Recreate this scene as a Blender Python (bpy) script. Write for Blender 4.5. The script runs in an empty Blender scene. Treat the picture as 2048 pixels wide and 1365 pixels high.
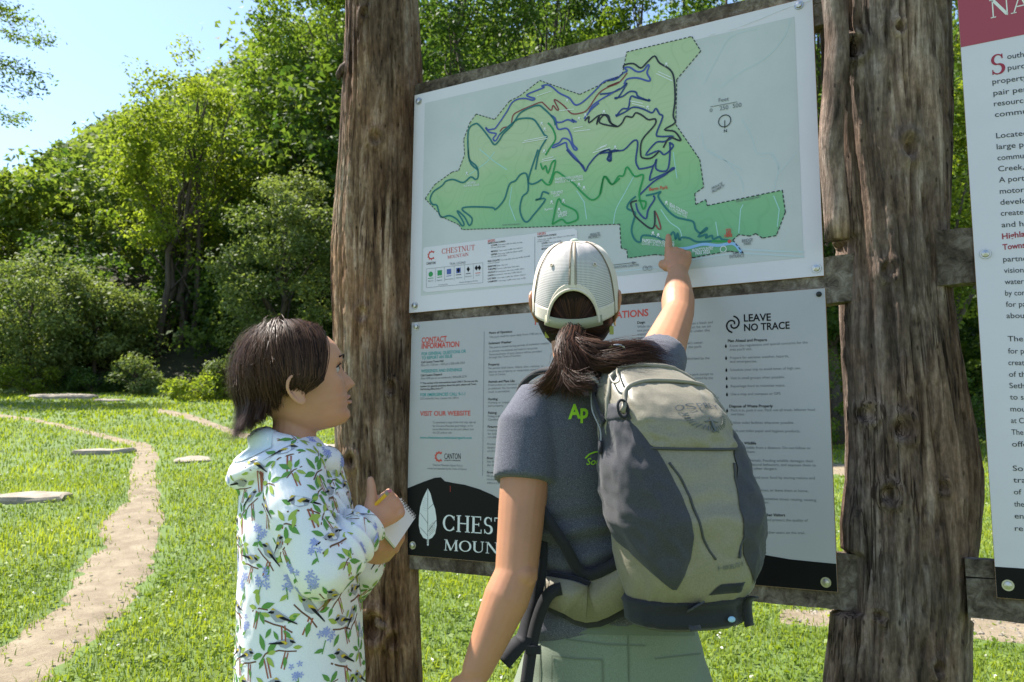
import bpy, bmesh, math, random
import numpy as np
from mathutils import Vector, Matrix, Euler, noise
from mathutils.bvhtree import BVHTree

# ------------------------------------------------------------------ camera
PITCH = math.radians(7.5); ROLL = math.radians(0.5); CAMZ = 1.25; FPX = 1653.0
FWD = Vector((0, math.cos(PITCH), math.sin(PITCH)))
UP0 = Vector((0, -math.sin(PITCH), math.cos(PITCH))); RT0 = Vector((1, 0, 0))
RT = RT0 * math.cos(ROLL) + UP0 * math.sin(ROLL)
UP = -RT0 * math.sin(ROLL) + UP0 * math.cos(ROLL)
CAM = Vector((0, 0, CAMZ))
scene = bpy.context.scene
col = scene.collection
cam = bpy.data.cameras.new('camera'); camo = bpy.data.objects.new('camera', cam); col.objects.link(camo)
cam.sensor_width = 36.0; cam.lens = 36.0 * FPX / 2048.0
cam.clip_start = 0.05; cam.clip_end = 2000
cam.dof.use_dof = True; cam.dof.focus_distance = 1.85; cam.dof.aperture_fstop = 9.0
camo.matrix_world = Matrix((
    (RT.x, UP.x, -FWD.x, CAM.x), (RT.y, UP.y, -FWD.y, CAM.y), (RT.z, UP.z, -FWD.z, CAM.z), (0, 0, 0, 1)))
scene.camera = camo
# ------------------------------------------------------------------ sky and sun
SUN_EL = math.radians(57); SUN_H = Vector((-0.835, 0.55, 0)).normalized()
world = bpy.data.worlds.new('World'); scene.world = world; world.use_nodes = True
wn = world.node_tree.nodes; wl = world.node_tree.links
bg = wn['Background']; sky = wn.new('ShaderNodeTexSky'); sky.sky_type = 'NISHITA'
sky.sun_disc = False; sky.sun_elevation = SUN_EL
sky.sun_rotation = math.atan2(SUN_H.x, SUN_H.y)
sky.air_density = 1.0; sky.dust_density = 0.35; sky.ozone_density = 1.3
wl.new(sky.outputs[0], bg.inputs[0]); bg.inputs[1].default_value = 0.105
sl = bpy.data.lights.new('sun', 'SUN'); slo = bpy.data.objects.new('sun', sl); col.objects.link(slo)
sl.energy = 5.0; sl.angle = math.radians(0.53); sl.color = (1.0, 0.95, 0.87)
SUN = SUN_H * math.cos(SUN_EL) + Vector((0, 0, math.sin(SUN_EL)))
slo.rotation_euler = (-SUN).to_track_quat('-Z', 'Y').to_euler()
slo.location = SUN * 30
scene.view_settings.view_transform = 'Standard'; scene.view_settings.look = 'None'
scene.view_settings.gamma = 1.0; scene.view_settings.exposure = 1.45
scene.view_settings.use_curve_mapping = False
# ------------------------------------------------------------------ pixel helpers (photo is 2048 x 1365)
def ray(px, py):
    u = (px - 1024.0) / FPX; v = (682.5 - py) / FPX
    return RT * u + UP * v + FWD
def at(px, py, Y):                      # point seen at that pixel, Y metres in front
    r = ray(px, py); return CAM + r * (Y / r.y)
# sign plane: passes through the pointing fingertip
YAW = math.radians(29.5)
SU = Vector((math.cos(YAW), -math.sin(YAW), 0)); SN = Vector((-math.sin(YAW), -math.cos(YAW), 0)); SV = Vector((0, 0, 1))
S0 = at(1345, 465, 2.2)
def on_sign(px, py, off=0.0):
    r = ray(px, py); t = (S0 - CAM).dot(SN) / r.dot(SN)
    return CAM + r * t + SN * off
def sgn(px, py):
    p = on_sign(px, py) - CAM
    return p.dot(SU), p.z
SB = (S0 - CAM).dot(SN)                 # plane offset
def suv(u, v, off=0.0):                 # sign coords back to world
    return CAM + SU * u + SV * v + SN * (SB + off)
def sstep(a, b, x):
    t = min(1, max(0, (x - a) / (b - a))); return t * t * (3 - 2 * t)
# ------------------------------------------------------------------ terrain
def G(x, y):
    r = x / max(y, 6.0)
    k = 0.128 + (0.072 - 0.128) * sstep(-0.3, 0.35, r)
    yy = min(y, 27.0)
    z = k * max(0, yy - 3.6) ** 1.0
    if yy < 6.0 and yy > 1.2: z = k * (yy - 1.2) ** 2 / 9.6
    z += 0.05 * math.sin(x * 0.7 + 1) * math.sin(y * 0.45) * sstep(4, 9, y)
    if y > 27:
        s = 0.22 + 0.36 * sstep(-65, -22, x)
        z += (y - 27) * s * (1 - 0.25 * sstep(60, 160, y))
    return z
def ground_at(px, py):
    r = ray(px, py); t = 1.0
    for i in range(2400):
        p = CAM + r * t
        if p.z <= G(p.x, p.y): return p
        t += 0.02
    return CAM + r * t
# ------------------------------------------------------------------ object helpers
def lk(o, parent=None):
    col.objects.link(o)
    if parent is not None:
        o.parent = parent
        o.matrix_parent_inverse = parent.matrix_world.inverted() if parent.type != 'EMPTY' else Matrix.Translation(-parent.location)
    return o
def tag(o, label=None, cat=None, group=None, kind=None):
    if label: o['label'] = label
    if cat: o['category'] = cat
    if group: o['group'] = group
    if kind: o['kind'] = kind
    return o
def empty(name, loc, label, cat, group=None):
    o = bpy.data.objects.new(name, None); o.empty_display_size = 0.1; o.location = loc; col.objects.link(o)
    return tag(o, label, cat, group)
def mobj(name, verts, faces, mat, parent=None, smooth=True):
    me = bpy.data.meshes.new(name)
    me.from_pydata([tuple(v) for v in verts], [], faces)
    if mat is not None: me.materials.append(mat)
    if smooth: me.polygons.foreach_set('use_smooth', [True] * len(me.polygons))
    me.update()
    return lk(bpy.data.objects.new(name, me), parent)
class MB:
    def __init__(s): s.v = []; s.f = []
    def add(s, v, f):
        n = len(s.v); s.v += [Vector(p) for p in v]; s.f += [tuple(i + n for i in q) for q in f]
    def box(s, c, ax, ay, az):          # centre and half-axes
        c, ax, ay, az = Vector(c), Vector(ax), Vector(ay), Vector(az)
        p = [c + ax * i + ay * j + az * k for k in (-1, 1) for j in (-1, 1) for i in (-1, 1)]
        s.add(p, [(0, 2, 3, 1), (4, 5, 7, 6), (0, 1, 5, 4), (2, 6, 7, 3), (0, 4, 6, 2), (1, 3, 7, 5)])
    def tube(s, pts, rad, n=8, cap=True, flat=None):
        pts = [Vector(p) for p in pts]; m = len(pts)
        if not hasattr(rad, '__len__'): rad = [rad] * m
        t0 = (pts[1] - pts[0]).normalized()
        a = t0.orthogonal().normalized() if flat is None else Vector(flat).normalized()
        base = len(s.v); rings = []
        for i in range(m):
            t = (pts[min(i + 1, m - 1)] - pts[max(i - 1, 0)]).normalized()
            a = (a - t * a.dot(t)).normalized(); b = t.cross(a)
            r = rad[i]
            ra, rb = (r if hasattr(r, '__len__') else (r, r))
            rings.append([pts[i] + a * math.cos(q) * ra + b * math.sin(q) * rb for q in [2 * math.pi * k / n for k in range(n)]])
        v = [p for rg in rings for p in rg]; f = []
        for i in range(m - 1):
            for k in range(n):
                f.append((i * n + k, i * n + (k + 1) % n, (i + 1) * n + (k + 1) % n, (i + 1) * n + k))
        if cap:
            f.append(tuple(range(n))[::-1]); f.append(tuple((m - 1) * n + k for k in range(n)))
        s.add(v, f)
    def build(s, name, mat, parent=None, smooth=False):
        return mobj(name, s.v, s.f, mat, parent, smooth)
def npmesh(name, V, F, mat, parent=None, smooth=False, cols=None):
    """V (n,3) float array, F (m,k) int array of one face size"""
    V = np.asarray(V, np.float32); F = np.asarray(F, np.int32)
    me = bpy.data.meshes.new(name)
    me.vertices.add(len(V)); me.vertices.foreach_set('co', V.ravel())
    k = F.shape[1]
    me.loops.add(F.size); me.loops.foreach_set('vertex_index', F.ravel())
    me.polygons.add(len(F)); me.polygons.foreach_set('loop_start', np.arange(len(F), dtype=np.int32) * k)
    me.polygons.foreach_set('loop_total', np.full(len(F), k, np.int32))
    if smooth: me.polygons.foreach_set('use_smooth', np.ones(len(F), bool))
    if cols is not None:
        at_ = me.attributes.new('tint', 'FLOAT', 'POINT'); at_.data.foreach_set('value', np.asarray(cols, np.float32))
    me.update(calc_edges=True); me.validate()
    if mat is not None: me.materials.append(mat)
    return lk(bpy.data.objects.new(name, me), parent)
# ------------------------------------------------------------------ materials
def mat(name, color, rough=0.6, spec=0.4, **kw):
    m = bpy.data.materials.new(name); m.use_nodes = True
    b = m.node_tree.nodes['Principled BSDF']
    b.inputs['Base Color'].default_value = (*color, 1); b.inputs['Roughness'].default_value = rough
    b.inputs['Specular IOR Level'].default_value = spec
    for k, v in kw.items(): b.inputs[k].default_value = v
    return m
def nt(m): return m.node_tree.nodes, m.node_tree.links, m.node_tree.nodes['Principled BSDF']
def ramp(nodes, stops):
    r = nodes.new('ShaderNodeValToRGB'); e = r.color_ramp.elements
    while len(e) < len(stops): e.new(0.5)
    for i, (p, c) in enumerate(stops):
        e[i].position = p; e[i].color = (*c, 1)
    return r
def noise_tex(n, l, scale, detail=4, rough=0.6, vec=None, mapping=None, coord='Object'):
    t = n.new('ShaderNodeTexNoise'); t.inputs['Scale'].default_value = scale
    t.inputs['Detail'].default_value = detail; t.inputs['Roughness'].default_value = rough
    if vec is None:
        tc = n.new('ShaderNodeTexCoord'); mp = n.new('ShaderNodeMapping')
        if mapping: mp.inputs['Scale'].default_value = mapping
        l.new(tc.outputs[coord], mp.inputs[0]); vec = mp.outputs[0]
    l.new(vec, t.inputs['Vector']); return t
def noisy(name, stops, scale, rough=0.8, mapping=None, bump=0.3, bscale=None, detail=6, dist=0.01, coord='Object', spec=0.3):
    m = mat(name, stops[0][1], rough, spec); n, l, b = nt(m)
    t = noise_tex(n, l, scale, detail, 0.65, mapping=mapping, coord=coord)
    r = ramp(n, stops); l.new(t.outputs['Fac'], r.inputs[0]); l.new(r.outputs[0], b.inputs['Base Color'])
    if bump:
        t2 = noise_tex(n, l, bscale or scale * 2, detail, 0.7, mapping=mapping, coord=coord)
        bp = n.new('ShaderNodeBump'); bp.inputs['Strength'].default_value = bump; bp.inputs['Distance'].default_value = dist
        l.new(t2.outputs['Fac'], bp.inputs['Height']); l.new(bp.outputs[0], b.inputs['Normal'])
    return m
def leaf_mat(name, dark, light, trans=0.45, tcol=None, rough=0.62):
    m = bpy.data.materials.new(name); m.use_nodes = True; n = m.node_tree.nodes; l = m.node_tree.links
    b = n['Principled BSDF']; out = n['Material Output']
    a = n.new('ShaderNodeAttribute'); a.attribute_name = 'tint'
    r = ramp(n, [(0.0, dark), (1.0, light)]); l.new(a.outputs['Fac'], r.inputs[0])
    l.new(r.outputs[0], b.inputs['Base Color']); b.inputs['Roughness'].default_value = rough
    b.inputs['Specular IOR Level'].default_value = 0.22
    tr = n.new('ShaderNodeBsdfTranslucent')
    mixc = n.new('ShaderNodeMixRGB'); mixc.blend_type = 'MULTIPLY'; mixc.inputs[0].default_value = 1.0
    l.new(r.outputs[0], mixc.inputs[1]); mixc.inputs[2].default_value = (*(tcol or (1.6, 1.6, 0.75)), 1)
    l.new(mixc.outputs[0], tr.inputs[0])
    mx = n.new('ShaderNodeMixShader'); mx.inputs[0].default_value = trans
    l.new(b.outputs[0], mx.inputs[1]); l.new(tr.outputs[0], mx.inputs[2]); l.new(mx.outputs[0], out.inputs[0])
    return m
M = {}
M['soil'] = noisy('soil_under_grass', [(0.3, (0.06, 0.09, 0.02)), (0.55, (0.10, 0.15, 0.035)), (0.8, (0.14, 0.19, 0.05))], 2.2, 0.9, bump=0.6, bscale=30, coord='Object')
M['litter'] = noisy('forest_floor', [(0.3, (0.025, 0.022, 0.012)), (0.7, (0.05, 0.055, 0.022))], 3.0, 0.95, bump=0.5)
M['dirt'] = noisy('trodden_dirt', [(0.25, (0.14, 0.107, 0.068)), (0.5, (0.225, 0.178, 0.118)), (0.75, (0.31, 0.255, 0.175))], 5.0, 0.95, bump=0.7, bscale=45, dist=0.02)
M['rock'] = noisy('pale_sandstone', [(0.3, (0.19, 0.16, 0.12)), (0.55, (0.28, 0.24, 0.185)), (0.8, (0.37, 0.325, 0.26))], 7.0, 0.9, bump=0.5, bscale=30)
M['grass'] = leaf_mat('lawn_grass', (0.095, 0.165, 0.013), (0.29, 0.35, 0.045), 0.42, (1.5, 1.4, 0.6), 0.5)
M['leaf_a'] = leaf_mat('maple_leaf', (0.040, 0.088, 0.013), (0.17, 0.235, 0.030))
M['leaf_b'] = leaf_mat('willow_leaf', (0.060, 0.095, 0.026), (0.21, 0.255, 0.085), 0.38)
M['leaf_c'] = leaf_mat('woodland_leaf', (0.022, 0.055, 0.012), (0.095, 0.155, 0.028), 0.42)
M['leaf_d'] = leaf_mat('bright_leaf', (0.08, 0.13, 0.016), (0.24, 0.29, 0.035), 0.5)
M['leaf_far'] = leaf_mat('hillside_leaf', (0.045, 0.090, 0.018), (0.19, 0.24, 0.05), 0.45)
M['bark'] = noisy('tree_bark', [(0.3, (0.035, 0.028, 0.02)), (0.7, (0.11, 0.09, 0.07))], 6, 0.95, (1, 1, 0.2), 0.6)
# ------------------------------------------------------------------ ground sheet
def build_ground(near):
    xs = np.concatenate([np.linspace(-300, -32, 26)[:-1], np.linspace(-32, 26, 150), np.linspace(26, 260, 24)[1:]])
    ys = np.concatenate([np.linspace(-40, -2, 10)[:-1], np.linspace(-2, 27.4, 120)]) if near else np.concatenate([np.linspace(27.4, 130, 40), np.linspace(130, 500, 14)[1:]])
    V = [(x, y, G(x, y)) for y in ys for x in xs]; nx = len(xs)
    F = [(j * nx + i, j * nx + i + 1, (j + 1) * nx + i + 1, (j + 1) * nx + i) for j in range(len(ys) - 1) for i in range(nx - 1)]
    o = mobj('ground' if near else 'hill', V, F, M['soil'] if near else M['litter']); tag(o, kind='structure'); return o
build_ground(True); build_ground(False)
PATH_POLYS = []
def inside(poly, x, y):
    c = False; n = len(poly); j = n - 1
    for i in range(n):
        xi, yi = poly[i]; xj, yj = poly[j]
        if (yi > y) != (yj > y) and x < (xj - xi) * (y - yi) / (yj - yi) + xi: c = not c
        j = i
    return c
def strip(name, rows, lift=0.012, seed=1):
    """rows: list of ((lx,ly),(rx,ry)) pixel pairs, laid on the ground; edges made ragged"""
    rnd = random.Random(seed); L = []; R = []
    fine = []
    for a, b in zip(rows[:-1], rows[1:]):
        for k in range(8):
            t = k / 8; fine.append(tuple((a[i][0] * (1 - t) + b[i][0] * t, a[i][1] * (1 - t) + b[i][1] * t) for i in (0, 1)))
    fine.append(rows[-1])
    V = []; F = []; nw = 9
    for (l, r) in fine:
        pl = ground_at(*l); pr = ground_at(*r); w = (pr - pl).length
        jl = noise.noise(Vector((pl.y * 2.3, seed, 0))) * 0.16 * min(w, 1.2) + noise.noise(Vector((pl.y * 6, seed, 3))) * 0.05
        jr = noise.noise(Vector((pr.y * 2.3, seed + 9, 0))) * 0.16 * min(w, 1.2) + noise.noise(Vector((pr.y * 6, seed, 7))) * 0.05
        d = (pr - pl).normalized() if w > 1e-4 else Vector((1, 0, 0))
        pl = pl + d * jl; pr = pr + d * jr
        L.append((pl.x, pl.y)); R.append((pr.x, pr.y))
        for k in range(nw):
            p = pl.lerp(pr, k / (nw - 1)); e = min(k, nw - 1 - k) / 2.0
            V.append((p.x, p.y, G(p.x, p.y) + lift - 0.014 * (1 - min(1, e)) + 0.012 * noise.noise(Vector((p.x * 5, p.y * 5, 0)))))
    for j in range(len(fine) - 1):
        for k in range(nw - 1):
            F.append((j * nw + k, j * nw + k + 1, (j + 1) * nw + k + 1, (j + 1) * nw + k))
    PATH_POLYS.append(L + R[::-1])
    return tag(mobj(name, V, F, M['dirt']), kind='structure')
strip('dirt_path', [((-160, 1420), (40, 1420)), ((-40, 1335), (130, 1335)), ((52, 1262), (222, 1262)), ((128, 1192), (268, 1200)), ((150, 1145), (312, 1140)),
     ((200, 1098), (324, 1098)), ((190, 1050), (328, 1045)), ((255, 1004), (324, 1000)), ((255, 956), (314, 952)), ((268, 912), (316, 906)), ((262, 892), (296, 886)), ((228, 884), (240, 876)), ((150, 862), (156, 856)), ((60, 842), (62, 836)), ((-30, 832), (-30, 826))], seed=3)
strip('footpath', [((314, 826), (320, 818)), ((372, 838), (380, 828)), ((428, 858), (436, 848)), ((480, 876), (488, 866)), ((560, 892), (566, 880))], seed=5)
strip('footpath', [((1560, 948), (1560, 926)), ((1660, 952), (1660, 926)), ((1760, 962), (1760, 932)), ((1860, 975), (1860, 945))], seed=8)
strip('dirt_path', [((1560, 1252), (1560, 1222)), ((1680, 1262), (1680, 1222)), ((1800, 1272), (1800, 1228)), ((1940, 1282), (1940, 1232)), ((2050, 1296), (2050, 1236)), ((2200, 1312), (2200, 1244))], seed=11)
# flat stones lying in the lawn
def slab(px, py, w, d, h, rot, label, seed):
    p = ground_at(px, py); rnd = random.Random(seed); h *= 0.6
    n = 11; ring = []
    for k in range(n):
        a = 2 * math.pi * k / n; r = 1 + rnd.uniform(-0.22, 0.12)
        ring.append((math.cos(a) * w / 2 * r, math.sin(a) * d / 2 * r))
    V = []; c, s = math.cos(rot), math.sin(rot)
    for zz, sc in ((-0.08, 1.02), (h * 0.6, 1.03), (h, 0.93)):
        for (x, y) in ring:
            x2, y2 = x * sc, y * sc
            X = p.x + c * x2 - s * y2; Y = p.y + s * x2 + c * y2
            V.append((X, Y, G(X, Y) + zz + rnd.uniform(-0.012, 0.012)))
    F = [(i * n + k, i * n + (k + 1) % n, (i + 1) * n + (k + 1) % n, (i + 1) * n + k) for i in range(2) for k in range(n)]
    V.append((p.x, p.y, G(p.x, p.y) + h)); F += [(2 * n + k, 2 * n + (k + 1) % n, 3 * n) for k in range(n)]
    STONES.append((p.x, p.y, max(w, d) * 0.5))
    return tag(mobj('stone_slab', V, F, M['rock'], smooth=False), label, 'stone', 'flat stones in the lawn')
STONES = []
slab(60, 1002, 0.80, 0.45, 0.10, 0.1, 'wide flat grey stone in the grass at the left edge', 1)
slab(204, 908, 0.85, 0.30, 0.10, 0.25, 'thin tilted stone slab just left of the trail bend', 2)
slab(382, 922, 0.56, 0.60, 0.05, 0.3, 'pale flat stone in the grass right of the trail', 3)
slab(135, 796, 2.0, 0.8, 0.16, 0.0, 'long low pale stone on the far crest of the lawn', 4)
slab(664, 905, 0.7, 0.7, 0.15, 0.4, 'tan stone between the child and the left log post', 5)
slab(218, 803, 0.8, 0.5, 0.08, 0.2, 'small stone on the far crest beside the long one', 6)
# ------------------------------------------------------------------ vegetation
def leaf_quads(C, size, rng, up=0.35, out=None, aspect=0.55):
    """diamond leaves at centres C; returns V,F"""
    n = len(C); N = rng.normal(size=(n, 3)); N[:, 2] = np.abs(N[:, 2]) + up
    if out is not None: N += out * 0.8
    N /= np.linalg.norm(N, axis=1)[:, None]
    A = rng.normal(size=(n, 3)); A -= N * (A * N).sum(1)[:, None]; A /= np.linalg.norm(A, axis=1)[:, None]
    B = np.cross(N, A); s = (size * rng.uniform(0.6, 1.25, n))[:, None]
    fold = N * s * 0.12
    V = np.stack([C - A * s * 0.5, C + B * s * aspect * 0.5 + fold, C + A * s * 0.55, C - B * s * aspect * 0.5 + fold], 1).reshape(-1, 3)
    F = np.arange(n * 4).reshape(n, 4)
    return V, F
def leaf_tris(C, size, rng, out):
    V, F = leaf_quads(C, size * 1.15, rng, out=out, aspect=0.8); V = V.reshape(-1, 4, 3)
    return np.stack([V[:, 0], V[:, 1], (V[:, 2] + V[:, 3]) / 2], 1).reshape(-1, 3), np.arange(len(C) * 3).reshape(-1, 3)
def crown_points(rng, center, rad, n_clump, clump_r, per, flatten=0.7, hollow=0.45, lowcut=-0.8):
    """clumps through the crown's volume -> leaf centres, tints, outward dirs, clump centres"""
    C = []; T = []; O = []; K = []
    while len(K) < n_clump:
        d = rng.normal(size=3); d /= np.linalg.norm(d); r = rng.uniform(hollow, 1) ** 0.6
        p = d * r
        if p[2] < lowcut: continue
        bulge = 1 + 0.22 * noise.noise(Vector((d[0] * 2.1 + center[0], d[1] * 2.1, d[2] * 2.1 + center[1])))
        k = np.array(center) + p * np.array(rad) * bulge; K.append(k)
        cr = clump_r * rng.uniform(0.6, 1.3); m = int(per * rng.uniform(0.6, 1.3))
        q = rng.normal(size=(m, 3)); q /= np.linalg.norm(q, axis=1)[:, None]
        q *= (rng.uniform(0.15, 1, m) ** 0.5)[:, None] * cr; q[:, 2] *= flatten
        C.append(k + q); T.append(np.clip(rng.uniform(0.25, 0.75) + rng.normal(0, 0.16, m), 0, 1)); O.append(q / cr)
    return np.concatenate(C), np.concatenate(T), np.concatenate(O), K
def branch_mesh(mb, p0, p1, r0, r1, rng, segs=6, wob=0.06, n=6):
    p0 = Vector(p0); p1 = Vector(p1); L = (p1 - p0).length; pts = []; rad = []
    for i in range(segs + 1):
        t = i / segs; w = math.sin(t * math.pi) * wob * L
        pts.append(p0.lerp(p1, t) + Vector((rng.normal() * w * 0.5, rng.normal() * w * 0.5, 0.06 * L * math.sin(t * math.pi))))
        rad.append(r0 + (r1 - r0) * t ** 0.8)
    mb.tube(pts, rad, n)
def tree(name, label, px, Y, py_top, width_px, m, seed, group, py_bot=None, trunk_h=0.25, stems=1, n_clump=90, clump_r=0.75, per=130, leaf=0.17, rz=None, lowcut=-0.8, depth=None, cat='tree', hollow=0.45):
    rng = np.random.default_rng(seed)
    g = at(px, 900, Y); gz = G(g.x, g.y); base = Vector((g.x, g.y, gz))
    ztop = at(px, py_top, Y).z; h = ztop - gz
    rx = width_px / 2 / FPX * Y; zb = gz + h * trunk_h * 0.5
    cz = (ztop + zb) / 2; rzz = (ztop - zb) / 2
    root = empty(name, base, label, cat, group)
    C, T, O, K = crown_points(rng, (g.x, g.y, cz), (rx, depth or rx, rzz), n_clump, clump_r, per, hollow=hollow, lowcut=lowcut)
    V, F = leaf_quads(C, leaf, rng, out=O)
    npmesh('crown', V, F, m, root, cols=np.repeat(T, 4))
    mb = MB()
    for s in range(stems):
        off = Vector((rng.normal() * 0.35, rng.normal() * 0.35, 0)) * (stems > 1)
        top = Vector((g.x, g.y, gz + h * 0.82)) + Vector((rng.normal() * rx * 0.28, rng.normal() * rx * 0.28, 0)) * (stems > 1)
        r0 = 0.016 * h + 0.03
        if stems > 1: r0 *= 0.7
        branch_mesh(mb, base + off - Vector((0, 0, 0.2)), top, r0, 0.02, rng, 9, 0.03, 8)
        for k in rng.permutation(len(K))[:18 // stems + 4]:
            e = Vector(K[k]); t = min(0.95, max(0.2, (e.z - gz) / h - 0.18))
            a = (base + off).lerp(top, t); branch_mesh(mb, a, e, r0 * 0.35 * (1.1 - t), 0.012, rng, 5, 0.05, 5)
    mb.build('trunk', M['bark'], root, True)
    return root
FRONT = 'trees along the edge of the lawn'
tree('leafy_tree', 'tall many-stemmed tree with yellow-green top standing alone against the sky', 325, 30, 100, 285, M['leaf_d'], 11, FRONT, stems=6, n_clump=190, clump_r=0.62, per=95, leaf=0.17, trunk_h=0.42, hollow=0.3)
tree('leafy_tree', 'rounded grey-green tree between the many-stemmed tree and the left post', 555, 27, 335, 250, M['leaf_b'], 12, FRONT, n_clump=150, clump_r=0.6, per=150, leaf=0.13, trunk_h=0.18)
tree('leafy_tree', 'tall dark broadleaf tree rising right behind the left log post', 640, 35, -120, 360, M['leaf_a'], 13, FRONT, n_clump=190, clump_r=0.95, per=140, leaf=0.22, trunk_h=0.25)
tree('leafy_tree', 'low silvery willow-like tree at the lower left of the wood', 40, 27, 500, 270, M['leaf_b'], 14, FRONT, n_clump=130, clump_r=0.6, per=130, leaf=0.14, trunk_h=0.1)
tree('leafy_tree', 'bushy grey-green tree left of the many-stemmed tree', 175, 28, 560, 220, M['leaf_b'], 15, FRONT, n_clump=110, clump_r=0.6, per=140, leaf=0.14, trunk_h=0.1)
tree('leafy_tree', 'yellow-green tree cut by the left edge of the picture', -10, 36, 345, 200, M['leaf_d'], 16, FRONT, n_clump=90, clump_r=0.8, per=110, leaf=0.2)
tree('leafy_tree', 'dark shaded tree filling the gap behind the child', 430, 33, 420, 260, M['leaf_c'], 17, FRONT, n_clump=110, clump_r=0.9, per=130, leaf=0.2, trunk_h=0.1)
tree('leafy_tree', 'dark tree behind the upper left corner of the map', 900, 25, -260, 330, M['leaf_c'], 18, FRONT, n_clump=170, clump_r=0.75, per=130, leaf=0.17, trunk_h=0.1)
tree('leafy_tree', 'dark tree above the middle of the map board', 1110, 27, -260, 320, M['leaf_c'], 19, FRONT, n_clump=160, clump_r=0.8, per=130, leaf=0.17, trunk_h=0.1)
tree('leafy_tree', 'tree with a sunlit yellow clump above the map top edge', 1300, 24, -200, 300, M['leaf_a'], 20, FRONT, n_clump=150, clump_r=0.7, per=130, leaf=0.16, trunk_h=0.1)
tree('leafy_tree', 'tree behind the upper right corner of the map', 1480, 26, -240, 320, M['leaf_c'], 21, FRONT, n_clump=150, clump_r=0.8, per=130, leaf=0.17, trunk_h=0.1)
tree('leafy_tree', 'dark tree seen in the slit left of the right log post', 1670, 25, -200, 300, M['leaf_c'], 22, FRONT, n_clump=150, clump_r=0.75, per=130, leaf=0.17, trunk_h=0.05)
tree('leafy_tree', 'sunlit yellow-green tree just right of the right log post', 1905, 24, -220, 260, M['leaf_d'], 23, FRONT, n_clump=150, clump_r=0.7, per=130, leaf=0.16, trunk_h=0.2)
tree('leafy_tree', 'dark tree behind the red-headed sign at the right edge', 2090, 26, -220, 300, M['leaf_c'], 24, FRONT, n_clump=130, clump_r=0.8, per=120, leaf=0.18, trunk_h=0.05)
SH = 'shrubs at the foot of the wood'
def shrub(label, px, Y, top, w, m, seed, leaf=0.10):
    return tree('shrub', label, px, Y, top, w, m, seed, SH, n_clump=26, clump_r=0.34, per=120, leaf=leaf, trunk_h=0.02, lowcut=-0.95, cat='shrub')
shrub('pale leafy shrub below the many-stemmed tree', 262, 25.5, 715, 90, M['leaf_b'], 31)
shrub('wide light green shrub left of the child\'s head', 395, 24.5, 752, 150, M['leaf_d'], 32)
shrub('upright pale shrub touching the child\'s hair', 452, 25, 700, 80, M['leaf_b'], 33)
shrub('low green shrub in the dark wood at the far left', 40, 26, 735, 150, M['leaf_d'], 34)
shrub('low dark shrub right of the first crest stone', 175, 26.5, 745, 130, M['leaf_c'], 35)
shrub('bush at lawn level left of the right log post', 1655, 23, 700, 130, M['leaf_a'], 36)
shrub('bush at lawn level right of the right log post', 1925, 23, 735, 120, M['leaf_c'], 37)
shrub('dark low bush behind the gap under the map rail', 640, 26, 720, 130, M['leaf_c'], 38)
# near tree whose boughs hang into the top left corner; its trunk stands outside the picture
def overhang():
    rng = np.random.default_rng(77); Y = 26.0
    g = at(-430, 900, Y); gz = G(g.x, g.y)
    root = empty('overhanging_tree', (g.x, g.y, gz), 'fine-leaved tree reaching into the top left corner of the picture', 'tree', FRONT)
    mb = MB(); C = []; T = []
    branch_mesh(mb, (g.x, g.y, gz - 0.2), (g.x, g.y, gz + 15), 0.24, 0.05, rng, 8, 0.02, 8)
    tips = [(115, 95), (100, 150), (60, 45), (40, 240), (75, 190), (20, 20), (10, 140), (-60, 80), (-80, 200), (-100, -40), (40, -60), (-150, 120), (-140, 280), (-60, -120)]
    for i, (px, py) in enumerate(tips):
        e = at(px, py, Y + rng.uniform(-1.2, 1.2)); s = Vector((g.x, g.y, e.z + 0.1 * (e.x - g.x)))
        branch_mesh(mb, s, e, 0.045, 0.008, rng, 6, 0.03, 5)
        for k in range(26):
            t = rng.uniform(0.45, 1.0); p = s.lerp(e, t); p.z += 0.06 * (e - s).length * math.sin(t * math.pi)
            m = 26; q = rng.normal(size=(m, 3)) * np.array([0.19, 0.19, 0.09]) + np.array(p) + rng.normal(size=3) * np.array([0.24, 0.24, 0.11])
            C.append(q); T.append(np.clip(rng.uniform(0.3, 0.7) + rng.normal(0, 0.15, m), 0, 1))
    C = np.concatenate(C); T = np.concatenate(T); V, F = leaf_quads(C, 0.125, rng, 0.6)
    npmesh('crown', V, F, M['leaf_a'], root, cols=np.repeat(T, 4)); mb.build('trunk', M['bark'], root, True)
overhang()
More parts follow.
